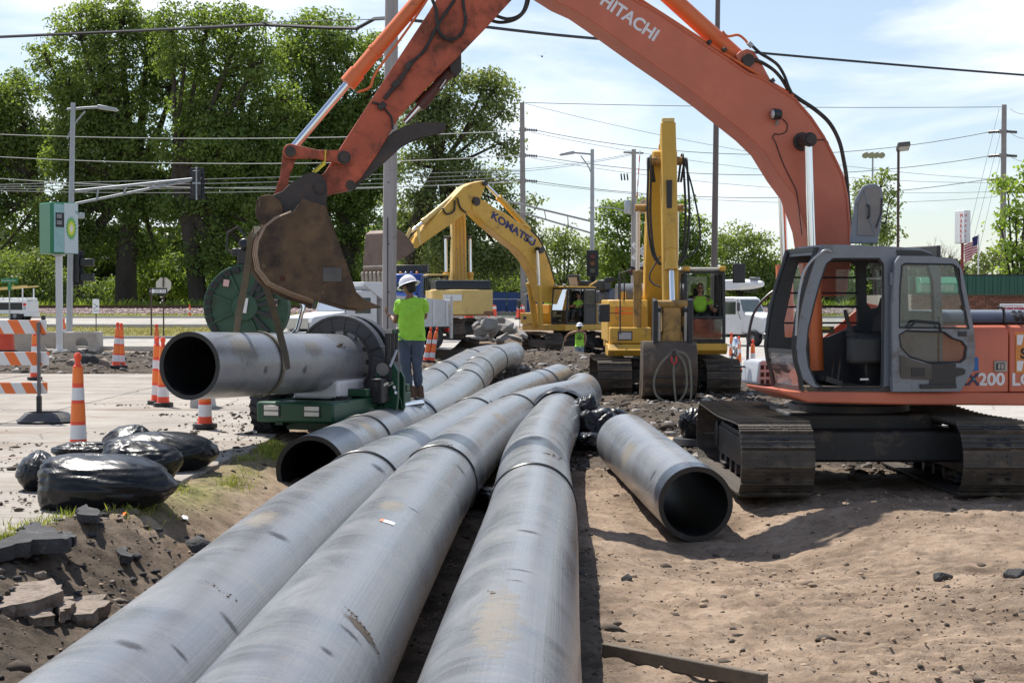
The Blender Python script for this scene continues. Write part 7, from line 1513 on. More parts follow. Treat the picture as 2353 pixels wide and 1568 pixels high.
for ya,yb in LV:
 for t_,x,yy,dirs in ((t1_,1201,ya,(1,)),(t2_,2303,yb,(-1,1))):
  o=t_.location;
  for s in dirs:a=at(x+s*5,yy,112)-o;b_=at(x+s*33,yy+2,112)-o;insul(t_,a,b_)
  k=MB();k.box(at(x,yy,112)-o,(.5,.3,.25));k.build('bracket',pw,t_)
wire_m=mat('wire_grey',(.10,.10,.11),.5,.3,.1,5);cable_m=mat('cable_black',(.012,.012,.014),.5)
def wire(label,A,B,sag,r=.018,m_=None,name='wire',n=24,cat='cable',group=None,mid=()):
 pts=[Vector(A)]+[Vector(q_) for q_ in mid]+[Vector(B)];P=[]
 for j in range(len(pts)-1):
  for i in range(n+(j==len(pts)-2)):u=i/n;p_=pts[j].lerp(pts[j+1],u);p_.z-=sag*4*u*(1-u);P.append(p_)
 org=P[0].copy();o=MB().tube([p_-org for p_ in P],r,5).build(name,m_ or wire_m,None,60);o.location=org;tag(o,label,cat,group);return o
def W_(x,y,Y):return at(x,y,Y)
wire('heavy black cable from the left edge to the wooden pole',W_(-60,88,50),W_(893,42,37.2),.0,.045,cable_m,'cable',mid=(W_(300,72,46),W_(600,57,41),W_(745,64,39.5),W_(820,66,38.8),W_(860,44,38)))
wire('heavy black cable crossing the sky behind the orange boom',W_(905,42,37.0),W_(2420,178,60),.02,.04,cable_m,'cable',mid=(W_(1120,63,40),W_(1405,92,44),W_(1745,122,50)))
wire('thin steel strand above the cable near the wooden pole',W_(600,52,41),W_(893,44,37.1),.0,.012)
for i,(y0,y1) in enumerate(((307,312),(358,369),(407,424))):
 wire(('top','middle','lowest')[i]+' power line in front of the cottonwoods',W_(-40,y0,118),W_(1197,(300,357,417)[i],112),(.35,.35,.3)[i]+(y1-y0)*.02,.03,mat('bright_wire',(.45,.46,.46),.4,.5,.05,5))
for i in range(4):wire(('first','second','third','fourth')[i]+' wire of the low bundle in front of the dark trunks',W_(-40,425+i*4,100),W_(1195,392+i*7,112),.15*i,.024,mat('bundle_wire',(.3,.31,.31),.5,.4,.05,5))
for i,((xa,ya),(xb_,yb)) in enumerate((((1206,236),(2300,246)),((1234,300),(2270,304)),((1234,359),(2270,359)),((1234,417),(2270,412)))):
 wire(('highest','upper','middle','lower')[i]+' long line between the two power poles',W_(xa,ya,112),W_(xb_,yb,112),(.15,1.6,1.3,1.2)[i],.022)
for i,(a,b_) in enumerate((((1206,238),(2290,412)),((1220,304),(2290,420)),((1220,363),(2290,440)),((1220,420),(2290,452)))):
 wire(('topmost','second','third','bottom')[i]+' slanting lighter line falling right from the left power pole',W_(*a,112),W_(*b_,125),.9,.014)
for i,(a,b_) in enumerate((((1455,355),(1075,398)),((1455,352),(1075,392)))):wire(('lower','upper')[i]+' service wire from the transformer pole to the elm',W_(*a,96),W_(*b_,112),.3,.014)
for i,(xa,ya,xb_,yb) in enumerate(((2295,250,2200,545),(2298,305,2215,545),(2298,360,2235,545))):wire(('left','middle','right')[i]+' guy wire slanting down from the right power pole',W_(xa,ya,112),W_(xb_,yb+90,100),0,.012)
for i,b_ in enumerate(((2352,262),(2352,318),(2360,372),(2360,428))):wire(('top','upper','lower','lowest')[i]+' line leaving the right power pole to the edge',W_(2320,(250,304,359,413)[i],112),W_(*b_,108),.1,.016)
s2,h2=pole('street_lamp','slim street lamp with truss arm behind the traffic lamp',1360,735,80.0,343,.14,.09,lampm,'street lamp')
lamp_arm(s2,h2,-1.65,lampm);o=s2.location;truss(s2,tuple(at(1357,508,80)-o),tuple(at(1165,462,80)-o),tuple(at(1357,535,80)-o),tuple(at(1172,480,80)-o),lampm,3)
dk=mat('dark_red_lens',(.22,.02,.015),.3);am_=mat('dark_amber_lens',(.28,.10,.02),.3);gy=mat('dull_green_lens',(.16,.17,.16),.3)
q=at(1361,605,79.0);signal('traffic lamp with red, amber and grey lenses facing the camera',(q.x,79.0,q.z),[dk,am_,gy],.95,True,-1);q=at(1361,648,79.3);signal('second dark signal head below the traffic lamp',(q.x,79.3,q.z),None,.8,False,-1)
tp,ht=pole('utility_pole','wooden utility pole carrying two grey transformers by the crossing',1455,735,96.0,343,.17,.13,wood,'utility pole');o=tp.location
MB().beam(at(1432,350,96)-o,at(1478,352,96)-o,.12,.1).build('crossarm',pw,tp)
for x,m_ in ((1440,galv),(1477,mat('rusty_tank',(.40,.33,.26),.6,.2,.3,5,dirt=(.30,.12,.04),damt=.6))):
 c=at(x+1,491,96)-o;k=MB();k.lathe([(0,0),(.19,0),(.2,.03),(.2,.72),(.17,.78),(0,.82)],Matrix.Translation((c.x,c.y-.2,c.z)),18);k.cyl((c.x,c.y-.2,c.z+.8),(c.x,c.y-.2,c.z+1.0),.04,8);k.build('transformer',m_,tp)
run(tp,[at(1451,494,96)-o,at(1420,480,96)-o,at(1380,476,96)-o,at(1352,478,96)-o],.03,lampm,'lamp_arm');k=MB();c=at(1428,407,96)-o
for q in range(3):k=MB();k.tube([(c.x+q*.18,-.1,c.z-.2),(c.x+q*.18-.05,-.1,c.z+.2)],.05,6);k.build('fuse_cutout',blackp,tp)
cr,hc_=pole('crossing_signal','railroad crossing signal mast with white crossbuck and red flashers',1467,735,92.0,540,.07,.07,galv,'crossing signal');o=cr.location
cc=at(1463,577,91.7)-o
for a,s,i in ((.75,'CROSSING',0),(-.75,'RAILROAD',1)):
 Mx_=Matrix.Translation((cc.x+.2,-.3-i*.04,cc.z)) @ Matrix.Rotation(-a,4,'Y');k=MB();k.box((0,0,0),(1.25,.02,.24),Mx_);b_=k.build('crossbuck_board',white,cr,30,.006);text(s,.2,Mx_ @ basis((0,-.013,-.07),(1,0,0),(0,0,1)),blackp,b_,align='CENTER',sx=.95,depth=.004)
k=MB();k.box((cc.x+.25,-.3,cc.z-.75),(.4,.02,.25));b_=k.build('track_plate',white,cr);text('TRACKS',.11,basis((cc.x+.25,-.315,cc.z-.79),(1,0,0),(0,0,1)),blackp,b_,align='CENTER')
for x in (1451,1476):
 c=at(x,622,91.6)-o;k=MB();k.cyl((c.x,-.4,c.z),(c.x,-.42,c.z),.26,20);k.tube([(c.x,-.4,c.z),(c.x,-.62,c.z)],.16,14,False);b_=k.build('flasher_hood',blackp,cr);MB().cyl((c.x,-.425,c.z),(c.x,-.44,c.z),.13,16).build('flasher_lens',dk,b_)
MB().beam((-.4,-.2,cc.z-1.15),(.5,-.2,cc.z-1.15),.05,.05).build('flasher_arm',galv,cr)
ga,gb=at(1463,453,92)-o,at(1469,345,92)-o
gt=thing('crossing_gate','raised red and white crossing gate arm beside the transformer pole','crossing gate',at(1460,700,92.4));o=gt.location;k=MB();k.beam(Vector((0,0,0)),at(1462,455,92.4)-o,.07,.05);k.build('arm_stub',galv,gt)
for i in range(8):u0,u1=i/8,(i+1)/8;A_,B_=at(1463,455,92.4)-o,at(1470,345,92.4)-o;k=MB();k.beam(A_.lerp(B_,u0),A_.lerp(B_,u1),.14,.05);k.build('gate_stripe',sheet_w if i % 2 else mat('gate_red',(.55,.04,.04),.4),gt)
pole('light_column','tall dark brown light column passing behind the orange boom',1638,640,62.0,-60,.135,.09,mat('column_brown',(.13,.105,.10),.5,.1,.05,4),'light column',lean=.16)
pk,hk_=pole('parking_lamp','parking lot lamp with a tilted shoebox head',2062,640,55.0,345,.05,.045,sp_,'parking lamp');k=MB();k.box((.16,0,hk_+.12),(.42,.42,.14),ry=-.1,rx=-.45);b_=k.build('lamp_head',mat('lamp_head_bronze',(.12,.11,.10),.4),pk,30,.02);MB().box((.16,-.05,hk_+.04),(.34,.3,.02),ry=-.1,rx=-.45).build('lens',mat('lens_frost',(.45,.43,.40),.3),b_)
st_p,hs_=pole('stadium_lights','far cluster of stadium lamps above the feathery tree',2003,640,190.0,350,.14,.1,galv,'stadium lights')
MB().beam((-1.0,0,hs_),(1.0,0,hs_),.08,.08).build('crossbar',galv,st_p)
for i in range(4):k=MB();k.lathe([(0,0),(.3,.05),(.42,.35),(0,.36)],Matrix.Translation((-.95+i*.63,-.2,hs_-.2)) @ Matrix.Rotation(2.2,4,'X'),12);k.build('lamp',galv,st_p)
q=at(2210,640,60.0);pys=thing('pylon_sign','white and red vertical market sign on a red pole','sign',(q.x,60.0,.0));o=pys.location;zt_=at(0,484,60).z-o.z;zb2=at(0,559,60).z-o.z;k=MB();k.cyl((0,0,0),(0,0,zb2),.055,10);k.build('sign_pole',mat('pole_red',(.32,.03,.03),.4),pys);k=MB();k.box((0,0,(zt_+zb2)/2),(.26,.7,zt_-zb2),rz=.25);bx_=k.build('sign_box',white,pys,30,.02)
for i,s in enumerate('MARKET'):text(s,.2,Matrix.Rotation(.25,4,'Z') @ basis((-.14,-.05,zt_-.25-i*.19),(0,-1,0),(0,0,1)),red,bx_,sx=1.2)
for i,s in enumerate('MARKET'):text(s,.15,Matrix.Rotation(.25,4,'Z') @ basis((-.11,-.355,zt_-.25-i*.19),(1,0,0),(0,0,1)),red,bx_,sx=.8)
q=at(2247,640,70.0);fg=thing('flag','United States flag drooping from a white pole','flag',(q.x,70.0,.0));o=fg.location;zt_=at(0,538,70).z-o.z;MB().cyl((0,0,0),(0,0,zt_),.03,8).build('flag_pole',white,fg)
nx_,nz_=12,13;W1,H1=.62,1.0;grid={};mr,mw,mb_=mat('flag_red',(.5,.03,.05),.8),mat('flag_white',(.75,.72,.7),.8),mat('flag_blue',(.03,.04,.16),.8)
def fpt(u,v):return (-.03-u*W1*.85-.1*math.sin(u*7),.07*math.sin(u*9+v*2),zt_-.05-v*.75-u*.42)
for j in range(13):
 k=MB();vs=[fpt(i/nx_,jj/13) for jj in (j,j+1) for i in range(nx_+1)];k.add(vs,[(i,i+1,nx_+2+i,nx_+1+i) for i in range(nx_)]);k.build('stripe',mr if j % 2==0 else mw,fg,60)
k=MB();vs=[tuple(Vector(fpt(i/12*.42,jj/13*7))+Vector((0,-.012,0))) for jj in (0,1) for i in range(13)];k.add(vs,[(i,i+1,14+i,13+i) for i in range(12)]);k.build('canton',mb_,fg,60)
Yb=58.0;bx0=at(2085,700,Yb).x;bz0=.0;zf0,zf1=at(0,676,Yb).z,at(0,634,Yb).z
bl=thing('car_wash_building','brick building with dark green ribbed metal fascia at the right','building',(bx0,Yb,bz0));bw=16.0
k=MB();k.b2((.15,.08,0),(bw-.15,7.9,zf0-bz0));k.build('backing_wall',mat('mortar',(.32,.27,.23),.9),bl)
bkm=mat('red_brick',(.20,.085,.055),.85,0,.25,1.5,.2,30);bme=[MB().box((0,0,0),(.232,.10,.072)).mesh('brick',mat('red_brick_%d' % i,c,.85,0,.2,2,.2,30)) for i,c in enumerate(((.22,.09,.06),(.17,.075,.05),(.26,.12,.08)))]
nb_=0;x_lo=at(2285,700,Yb).x-bx0
bmb=MB()
for r in range(30):
 z=.04+r*.0825
 if z>zf0-bz0-.05:break
 c=0;x=.12+(.12 if r % 2 else 0)
 while x<bw-.3:
  if x>x_lo-.2 and z>1.35 and nb_<290 and x<x_lo+4.5:inst('brick',bme[(r*7+c*3) % 3],bl,Matrix.Translation((x+.12,.05,z)));nb_+=1
  else:bmb.mi=(r*5+c) % 3;bmb.box((x+.12,.05,z),(.232,.10,.072))
  x+=.244;c+=1
stuff(bmb.build('brickwork',[bme[0].materials[0],bme[1].materials[0],bme[2].materials[0]],bl,0))
k=MB();x=0
pts=[]
while x<bw:pts+=[(x,-.25),(x+.14,-.25),(x+.17,-.22),(x+.27,-.22)];x+=.3
k.prism(pts+[(bw,0),(0,0)],zf0-bz0,zf1-bz0,'z');k.build('fascia',mat('fascia_green',(.012,.075,.05),.45,.1,.08,2),bl,20)
k=MB();k.b2((0,.0,zf1-bz0),(bw,8,zf1-bz0+.06));k.build('roof',blackp,bl)
cx0,cx1=0.2,at(2198,650,Yb-1).x-bx0;cz0,cz1=at(0,672,Yb-1).z-bz0,at(0,637,Yb-1).z-bz0;cnp=mat('canopy_green',(.05,.26,.15),.5,0,.05,3)
k=MB();k.prism([(-1.15,cz0),(-1.15,cz0+.33),(-.9,cz1),(-.27,cz1+.02),(-.27,cz0)],cx0,cx1,'x');cn_=k.build('canopy',cnp,bl,30,.02)
text('VERY GOOD CAR WASH  SPOT FREE RINSE',.30,basis((cx0-.1,-1.155,cz0+.06),(1,0,0),(0,0,1)),mat('letter_cream',(.6,.6,.5),.5),cn_,sx=(cx1-cx0)/6.1*1.0)
fs=thing('for_sale_sign','red and white commercial property for sale board on the brick wall','sign',(at(2296,700,Yb-.6).x,Yb-.6,.0));o=fs.location;k=MB();z0_,z1_=at(0,719,Yb-.6).z,at(0,697,Yb-.6).z;k.b2((0,-.02,z0_),(.98,.02,z1_));b_=k.build('board',white,fs,30,.006);k=MB();k.b2((.03,-.028,z0_+.02),(.95,-.021,z0_+.2));k.build('red_band',mat('board_red',(.35,.02,.06),.5),b_)
text('For Sale',.17,basis((.2,-.03,z0_+.05),(1,0,0),(0,0,1)),white,b_,sx=.9);text('Commercial Property',.09,basis((.04,-.022,z1_-.11),(1,0,0),(0,0,1)),mat('board_red',(.35,.02,.06)),b_,sx=.98)
for x in (.1,.88):MB().b2((x-.03,.02,0),(x+.03,.06,z0_+.1)).build('post',white,fs)
bl_m=mat('bin_blue',(.018,.06,.20),.5,0,.15,1.5,dirt=(.06,.08,.13),damt=.4)
for i,(xa,xb_,yt) in enumerate(((1060,1098,680),(1099,1128,672),(1129,1163,670),(1164,1204,671),(1205,1250,674))):
 Yc_=119.0;a,b_=at(xa,700,Yc_).x,at(xb_,700,Yc_).x;t_=thing('blue_bin',('leftmost and lowest','second','tallest middle','fourth','rightmost')[i]+' blue steel bin on the far side of the road','bin',((a+b_)/2,Yc_,1.2));h=at(0,yt,Yc_).z-1.2;w=b_-a
 MB().b2((-w/2,0,0),(w/2,2,h)).build('bin_body',bl_m,t_,30,.03)
 for j in range(3):MB().b2((-w/2+.1+j*(w-.3)/2,-.05,.05),(-w/2+.2+j*(w-.3)/2,-.002,h-.05)).build('rib',bl_m,t_)
def fence(label,x0,x1,Y,z,h,step,m_,r=.02,rail=True,nm='fence'):
 t_=thing(nm,label,'fence',(x0,Y,z));
 for zz in ((h,) if not rail else (h,h*.12)):MB().cyl((0,0,zz),(x1-x0,0,zz),r*1.3,6).build('rail',m_,t_)
 n=int((x1-x0)/step);pm2=MB().cyl((0,0,0),(0,0,h),r,6).mesh('picket',m_)
 for i in range(n+1):inst('picket' if step<.5 else 'post',pm2,t_,Matrix.Translation((i*step,0,0)))
 return t_
fence('pale wire fence line before the blue bins',at(1050,700,112).x,at(1260,700,112).x,112,1.15,1.25,2.4,galv,.03)
fence('grey picket fence right of the white bucket truck',at(1705,700,86).x,at(1785,700,86).x,86,.75,1.15,.14,galv,.022)
def prof_body(root,nm,prof,w,m_,bevel=.04):
 k=MB();k.prism(prof,-w/2,w/2);return k.build(nm,m_,root,30,bevel)
tglass=mat('truck_glass',(.03,.06,.06),.08,0,.1,2,spec=.9);chr2=mat('truck_chrome',(.55,.56,.58),.2,.9);wrim=mat('wheel_grey',(.45,.46,.47),.5,.3)
FT=Fr((-5.8,58.0,.44),228);dt=thing('dump_truck','white dump truck heading left, seen behind the clamp jaws and the worker','truck',FT.loc,FT.rz);dt.scale=(.82,.82,.82)
prof_body(dt,'hood',[(1.1,.95),(3.0,.95),(3.05,1.25),(2.95,1.5),(1.1,1.72)],1.9,white,.08);prof_body(dt,'cab',[(-.6,.9),(1.15,.9),(1.15,1.7),(.85,2.5),(.6,2.6),(-.5,2.6),(-.6,2.5)],2.1,white,.05)
k=MB();k.add([(1.165,-.92,1.74),(1.165,.92,1.74),(.885,.86,2.44),(.885,-.86,2.44)],[(0,1,2,3)]);k.build('windscreen',glass_mat('truck_windscreen',(.25,.42,.40),.6,.06),dt);k=MB();k.add([(1.158,-.96,1.70),(1.158,.96,1.70),(.875,.9,2.48),(.875,-.9,2.48)],[(0,1,2,3)]);k.build('windscreen_seal',tglass,dt)
MB().b2((-.2,1.052,1.62),(.7,1.06,2.3)).build('door_window',tglass,dt);MB().b2((-.3,1.051,.95),(.9,1.056,1.58)).build('door',white,dt,30,.003);MB().b2((3.051,-.7,1.0),(3.07,.7,1.42)).build('grille',chr2,dt);MB().b2((3.0,-1.1,.55),(3.2,1.1,.85)).build('bumper',chr2,dt,30,.02)
for q in (-1,1):MB().b2((1.6,q*.96,.6),(2.7,q*1.15,1.25)).build('fender',white,dt,30,.08);MB().box((1.0,q*1.3,2.0),(.06,.16,.4)).build('mirror',blackp,dt,30,.02)
MB().b2((-5.2,-.45,.6),(2.9,.45,.9)).build('chassis',blackp,dt)
dm_b=MB();dm_b.prism([(-.9,1.0),(-.85,2.45),(-5.0,2.2),(-5.05,1.0)],1.05,1.12);dm_b.prism([(-.9,1.0),(-.85,2.45),(-5.0,2.2),(-5.05,1.0)],-1.12,-1.05);dm_b.b2((-.95,-1.05,1.0),(-.87,1.05,2.45));dm_b.b2((-5.0,-1.05,1.0),(-.95,1.05,1.08));dbo=dm_b.build('dump_body',mat('dump_white',(.62,.62,.62),.45,0,.1,3,dirt=(.28,.15,.09),damt=.35,dscale=2),dt,30,.02)
prof_body(dt,'cab_guard',[(-.9,2.2),(.2,2.85),(.25,2.8),(.25,2.98),(-.9,2.98)],2.2,white,.03)
for i in range(5):MB().b2((-1.4-i*.85,1.121,1.05),(-1.5-i*.85,1.17,2.15)).build('body_rib',white,dbo,30,.01)
for z in (1.15,1.6,2.0):MB().b2((-5.06,-1.1,z),(-5.12,1.1,z+.22)).build('tailgate_board',white,dbo,30,.01)
for q in (-1,1):MB().b2((-5.05,q*1.12,.45),(-5.2,q*1.2,2.4)).build('tail_post',mat('chipped_white',(.6,.59,.57),.5,0,.1,3,dirt=(.2,.08,.05),damt=.45,dscale=6),dbo,30,.01);MB().b2((-5.05,q*.8,.75),(-5.1,q*1.05,.92)).build('tail_lamp',red,dt)
for x in (2.1,-3.0,-4.2):
 for q in (-1,1):wheel(dt,(x,q*.92,.5),1.3,1.0,rimm=wrim,tread=False)
FB=Fr((-5.75,86.0,.72),258);bt=thing('tow_truck','blue truck with roof light bar behind the white hard hat','truck',FB.loc,FB.rz);bl2=mat('truck_blue',(.02,.06,.26),.25,.2,.1,3)
prof_body(bt,'hood',[(.9,1.0),(2.6,1.0),(2.6,1.75),(.9,2.0)],2.0,bl2,.1);prof_body(bt,'cab',[(-.9,.9),(.95,.9),(.95,2.0),(.7,2.95),(-.8,3.0),(-.9,2.8)],2.2,bl2,.08);k=MB();k.add([(.96,-.95,2.02),(.96,.95,2.02),(.73,.9,2.8),(.73,-.9,2.8)],[(0,1,2,3)]);k.build('windscreen',tglass,bt);MB().b2((2.61,-.6,1.0),(2.64,.6,1.65)).build('grille',chr2,bt);MB().b2((2.5,-1.15,.5),(2.75,1.15,.95)).build('bumper',chr2,bt,30,.03)
MB().b2((-.9,-1.15,3.05),(-.5,1.15,3.45)).build('equipment_bar',blackp,bt,30,.03)
for i in range(7):MB().ball((.75,-.9+i*.3,3.02),(.08,.07,.06),8,6).build('marker_lamp',[mat('lamp_amber',(.8,.25,.03),.3),chr2,mat('lamp_blue',(.05,.12,.6),.3)][i % 3],bt)
MB().b2((-5.0,-1.15,.9),(-1.0,1.15,1.9)).build('bed',mat('bed_dark',(.05,.05,.06),.6,0,.2,3),bt,30,.03)
for x in (1.9,-3.6):
 for q in (-1,1):wheel(bt,(x,q*.95,.5),1.3,1.0,rimm=wrim,tread=False)
FW=Fr((11.4,80.0,.02),-48);wt=thing('bucket_truck','white utility truck with a folded white lift boom, right of the yellow cab','truck',FW.loc,FW.rz);wt.scale=(.82,.82,.82);FWs=1/.82
prof_body(wt,'hood',[(.8,.75),(2.65,.75),(2.75,1.2),(2.6,1.75),(1.6,1.98),(.8,2.05)],2.0,white,.16);prof_body(wt,'cab',[(-1.2,.7),(.9,.7),(.95,1.95),(.55,2.85),(.3,2.95),(-1.1,2.95),(-1.2,2.8)],2.15,white,.1);k=MB();k.add([(.93,-.94,2.08),(.93,.94,2.08),(.60,.84,2.78),(.60,-.84,2.78)],[(0,1,2,3)]);k.build('windscreen',mat('windscreen_grey',(.10,.13,.13),.1,0,.3,3,spec=.9),wt);MB().b2((-.7,-1.08,1.9),(.45,-1.085,2.65)).build('door_window',tglass,wt)
k=MB();k.box((2.74,0,1.42),(.05,1.0,.62));g_=k.build('grille',chr2,wt,30,.02)
for i in range(8):MB().box((2.775,-.42+i*.12,1.42),(.02,.035,.54)).build('grille_bar',blackp,g_)
for q in (-1,1):k=MB();k.box((2.55,q*.78,1.25),(.3,.4,.18));k.build('headlamp',mat('headlamp_glass',(.5,.52,.55),.15),wt,30,.05);MB().tube([(.8,q*1.05,1.6),(.9,q*1.4,2.0),(.9,q*1.4,2.7),(.6,q*1.1,2.8)],.02,6).build('mirror_bracket',blackp,wt);MB().box((.95,q*1.42,2.35),(.08,.2,.5)).build('mirror',blackp,wt,30,.02)
MB().b2((2.5,-1.15,.45),(2.85,1.15,.8)).build('bumper',chr2,wt,30,.05);MB().b2((-6,-1.2,.8),(-1.3,1.2,1.9)).build('utility_body',white,wt,30,.04);MB().b2((-5.5,-.4,.5),(2.4,.4,.8)).build('chassis',blackp,wt)
for x in (1.75,-4.0):
 for q in (-1,1):wheel(wt,(x,q*.92,.5),1.3,1.0,rimm=wrim,tread=False)
ba_,bb_=FW.loc_of(at(1640,655,80))*FWs,FW.loc_of(at(1752,652,77.5))*FWs;k=MB();k.beam(ba_,ba_.lerp(bb_,.62),.45,.62);k.build('lift_boom',white,wt,30,.08);k=MB();k.tube([ba_.lerp(bb_,.6),ba_.lerp(bb_,.8),bb_],[.33,.30,.16],14);bo_=k.build('boom_tip',white,wt,30,.03);k=MB();k.tube([ba_.lerp(bb_,.6)-Vector((0,0,.35)),ba_.lerp(bb_,.75)-Vector((0,0,.48)),ba_.lerp(bb_,.9)-Vector((0,0,.35))],.04,6);k.build('tip_hose',blackp,bo_);k=MB();k.box(ba_.lerp(bb_,.84)+Vector((0,0,.33)),(.5,.5,.16));k.build('tip_cover',mat('cover_grey',(.18,.19,.2),.5),bo_,30,.04);MB().beam(ba_.lerp(bb_,.2),FW.loc_of(at(1655,700,80))*FWs,.14,.14).build('boom_post',galv,wt)
FU=Fr((-31.2,101.0,.95),176);ut=thing('utility_truck','white work truck with pipe rack parked at the far left','truck',FU.loc,FU.rz)
MB().b2((-1.2,-1.0,.5),(1.6,1.0,1.3)).build('side_box',white,ut,30,.04);prof_body(ut,'cab',[(1.62,.5),(4.5,.5),(4.5,1.3),(3.3,1.45),(3.0,2.3),(1.62,2.35)],1.95,white,.06);MB().b2((-1.25,-1.02,.35),(-1.0,1.02,.6)).build('bumper',white,ut,30,.02);MB().b2((-.9,.99,.75),(.9,1.015,1.2)).build('dark_bay',blackp,ut)
for y in (-.95,.95):
 for x in (-.9,1.5):MB().beam((x,y,1.3),(x,y,2.1),.07,.07).build('rack_post',white,ut)
MB().box((.3,.95,2.12),(3.0,.1,.1),ry=.08).box((.3,-.95,2.12),(3.0,.1,.1),ry=.08).build('rack_rail',Yp,ut)
for i in range(5):MB().cyl((-1.1+.5*i,-.8,1.42),(-1.1+.5*i,.8,1.42),.1,10).build('pipe_stack',white,ut)
for z,m_ in ((1.08,red),(.85,galv)):MB().cyl((-1.05,1.0,z),(-1.05,1.03,z),.1,12).build('tail_lamp',m_,ut)
for x in (-.4,3.3):
 for q in (-1,1):wheel(ut,(x,q*.85,.38),1.0,.9,rimm=wrim,tread=False)
MB().beam((1.62,.9,2.3),(.6,.9,1.4),.05,.05).build('brace',blackp,ut)
def liner_mat():
 m=bpy.data.materials.new('bin_liner');m.use_nodes=True;t=m.node_tree;b=t.nodes['Principled BSDF'];N=t.nodes.new;LK=t.links.new
 b.inputs['Base Color'].default_value=(.007,.008,.010,1);b.inputs['Roughness'].default_value=.33;b.inputs['Specular IOR Level'].default_value=.38
 c=N('ShaderNodeTexCoord');hs=[]
 for sc,st,ds,w in ((2.4,(1,1,1.15),.9,1.0),(6,(1,1.1,1),1.4,.3)):
  k=N('ShaderNodeMapping');k.inputs['Scale'].default_value=st;LK(c.outputs['Object'],k.inputs[0]);n=N('ShaderNodeTexNoise');n.inputs['Scale'].default_value=sc;n.inputs['Detail'].default_value=4;n.inputs['Distortion'].default_value=ds;LK(k.outputs[0],n.inputs['Vector'])
  a=N('ShaderNodeMath');a.operation='SUBTRACT';a.inputs[1].default_value=.5;LK(n.outputs['Fac'],a.inputs[0]);b2=N('ShaderNodeMath');b2.operation='ABSOLUTE';LK(a.outputs[0],b2.inputs[0]);b3=N('ShaderNodeMath');b3.operation='MULTIPLY';b3.inputs[1].default_value=-w;LK(b2.outputs[0],b3.inputs[0]);hs.append(b3)
 ad=N('ShaderNodeMath');LK(hs[0].outputs[0],ad.inputs[0]);LK(hs[1].outputs[0],ad.inputs[1]);bp_=N('ShaderNodeBump');bp_.inputs['Strength'].default_value=.3;bp_.inputs['Distance'].default_value=.08;LK(ad.outputs[0],bp_.inputs['Height']);LK(bp_.outputs[0],b.inputs['Normal']);return m
bag_m=liner_mat()
def crumple(name,label,cat,c,size,seed,rz=0,corners=(),flat=.0,amp=.13,m_=None,parent=None,nu=88,nv=50,fold=7):
 r=np.random.default_rng(seed);th,ph=np.meshgrid(np.linspace(0,2*PI,nu+1)[:-1],np.linspace(-PI/2,PI/2,nv+1));x=np.cos(ph)*np.cos(th);y=np.cos(ph)*np.sin(th);z=np.sin(ph)
 def se(a,p):return np.sign(a)*np.abs(a)**p
 x,y,z=se(x,.85),se(y,.95),se(z,1.0)
 rad=1+amp*.7*fbm(x*.9+seed,(y+z*.7)*.9,seed,2)+amp*.16*fbm(x*fold*.4+seed,(z-y*.4)*fold*.4,seed+9,2)
 for i in range(7):
  n_=r.normal(size=3);n_ /= np.linalg.norm(n_);o_=r.uniform(-.5,.5);d=x*n_[0]+y*n_[1]+z*n_[2]-o_+.12*fbm(x*2+i,z*2+y,seed+i,2);rad=rad-amp*.14*np.exp(-(d/.06)**2)+amp*.10*np.exp(-((d-.12)/.08)**2)
 for (cx_,cy_,cz_,s) in corners:
  d=np.sqrt((x-cx_)**2+(y-cy_)**2+(z-cz_)**2);rad=rad+s*np.exp(-(d/.5)**1.5);an=np.arctan2(z-cz_,x-cx_+.3*y);rad=rad+.075*fbm(an*4.5+seed,d*.8,seed+2,3,.6)*np.exp(-(d/1.1)**2)*np.clip(d*6,0,1)
 X,Y,Z=x*rad*size[0],y*rad*size[1],z*rad*size[2];Z=np.maximum(Z,-size[2]*.8)
 V=np.stack([X,Y,Z+size[2]*.8],-1).reshape(-1,3);i,j=np.meshgrid(np.arange(nu),np.arange(nv));a=j*nu+i;b_=j*nu+(i+1) % nu;F=np.stack([a,b_,b_+nu,a+nu],-1).reshape(-1,4)
 o=raw_mesh(name,V,F,m_ or bag_m,parent,True);o.location=c;o.rotation_euler=(0,0,rz)
 if not parent:tag(o,label,cat,'black rubbish bags' if cat=='rubbish bag' else None)
 return o
def bagat(x0,x1,y0,y1,z=.455):
 p=ong((x0+x1)/2,y1-(y1-y0)*.08,z);k_=ppm(p.y);return p,(x1-x0)/k_/2,(y1-y0)/k_/2
p,w,h=bagat(78,352,1045,1182);crumple('rubbish_bag','biggest full black rubbish bag, nearest, on the pavement edge','rubbish bag',(p.x+.02,p.y+.30,.44),(w*1.04,.48,h*1.02),3,-.06,((-.95,-.1,.8,.30),(-.85,-.3,-.75,.30),(.95,-.2,-.1,.15)))
p,w,h=bagat(232,470,1000,1090);crumple('rubbish_bag','round black rubbish bag at the right of the heap by the grass','rubbish bag',(p.x+.03,p.y+.32,.44),(w*1.05,.45,h*1.12),8,.1,((-.9,-.3,.5,.2),),fold=6)
p,w,h=bagat(205,395,1030,1120);crumple('rubbish_bag','slumped shiny black bag between the other two bags','rubbish bag',(p.x,p.y+.3,.44),(w*.9,.36,h*1.2),12,.3,((.9,-.4,.3,.25),(-.6,.1,.8,.2)),amp=.2,fold=7)
p,w,h=bagat(28,120,1035,1136);crumple('rubbish_bag','small crumpled black bag sticking out left of the biggest bag','rubbish bag',(p.x,p.y+.25,.44),(w*.95,.3,h*.9),15,.2,((-.9,-.2,.1,.3),(.0,0,1,.2)),amp=.2,fold=7)
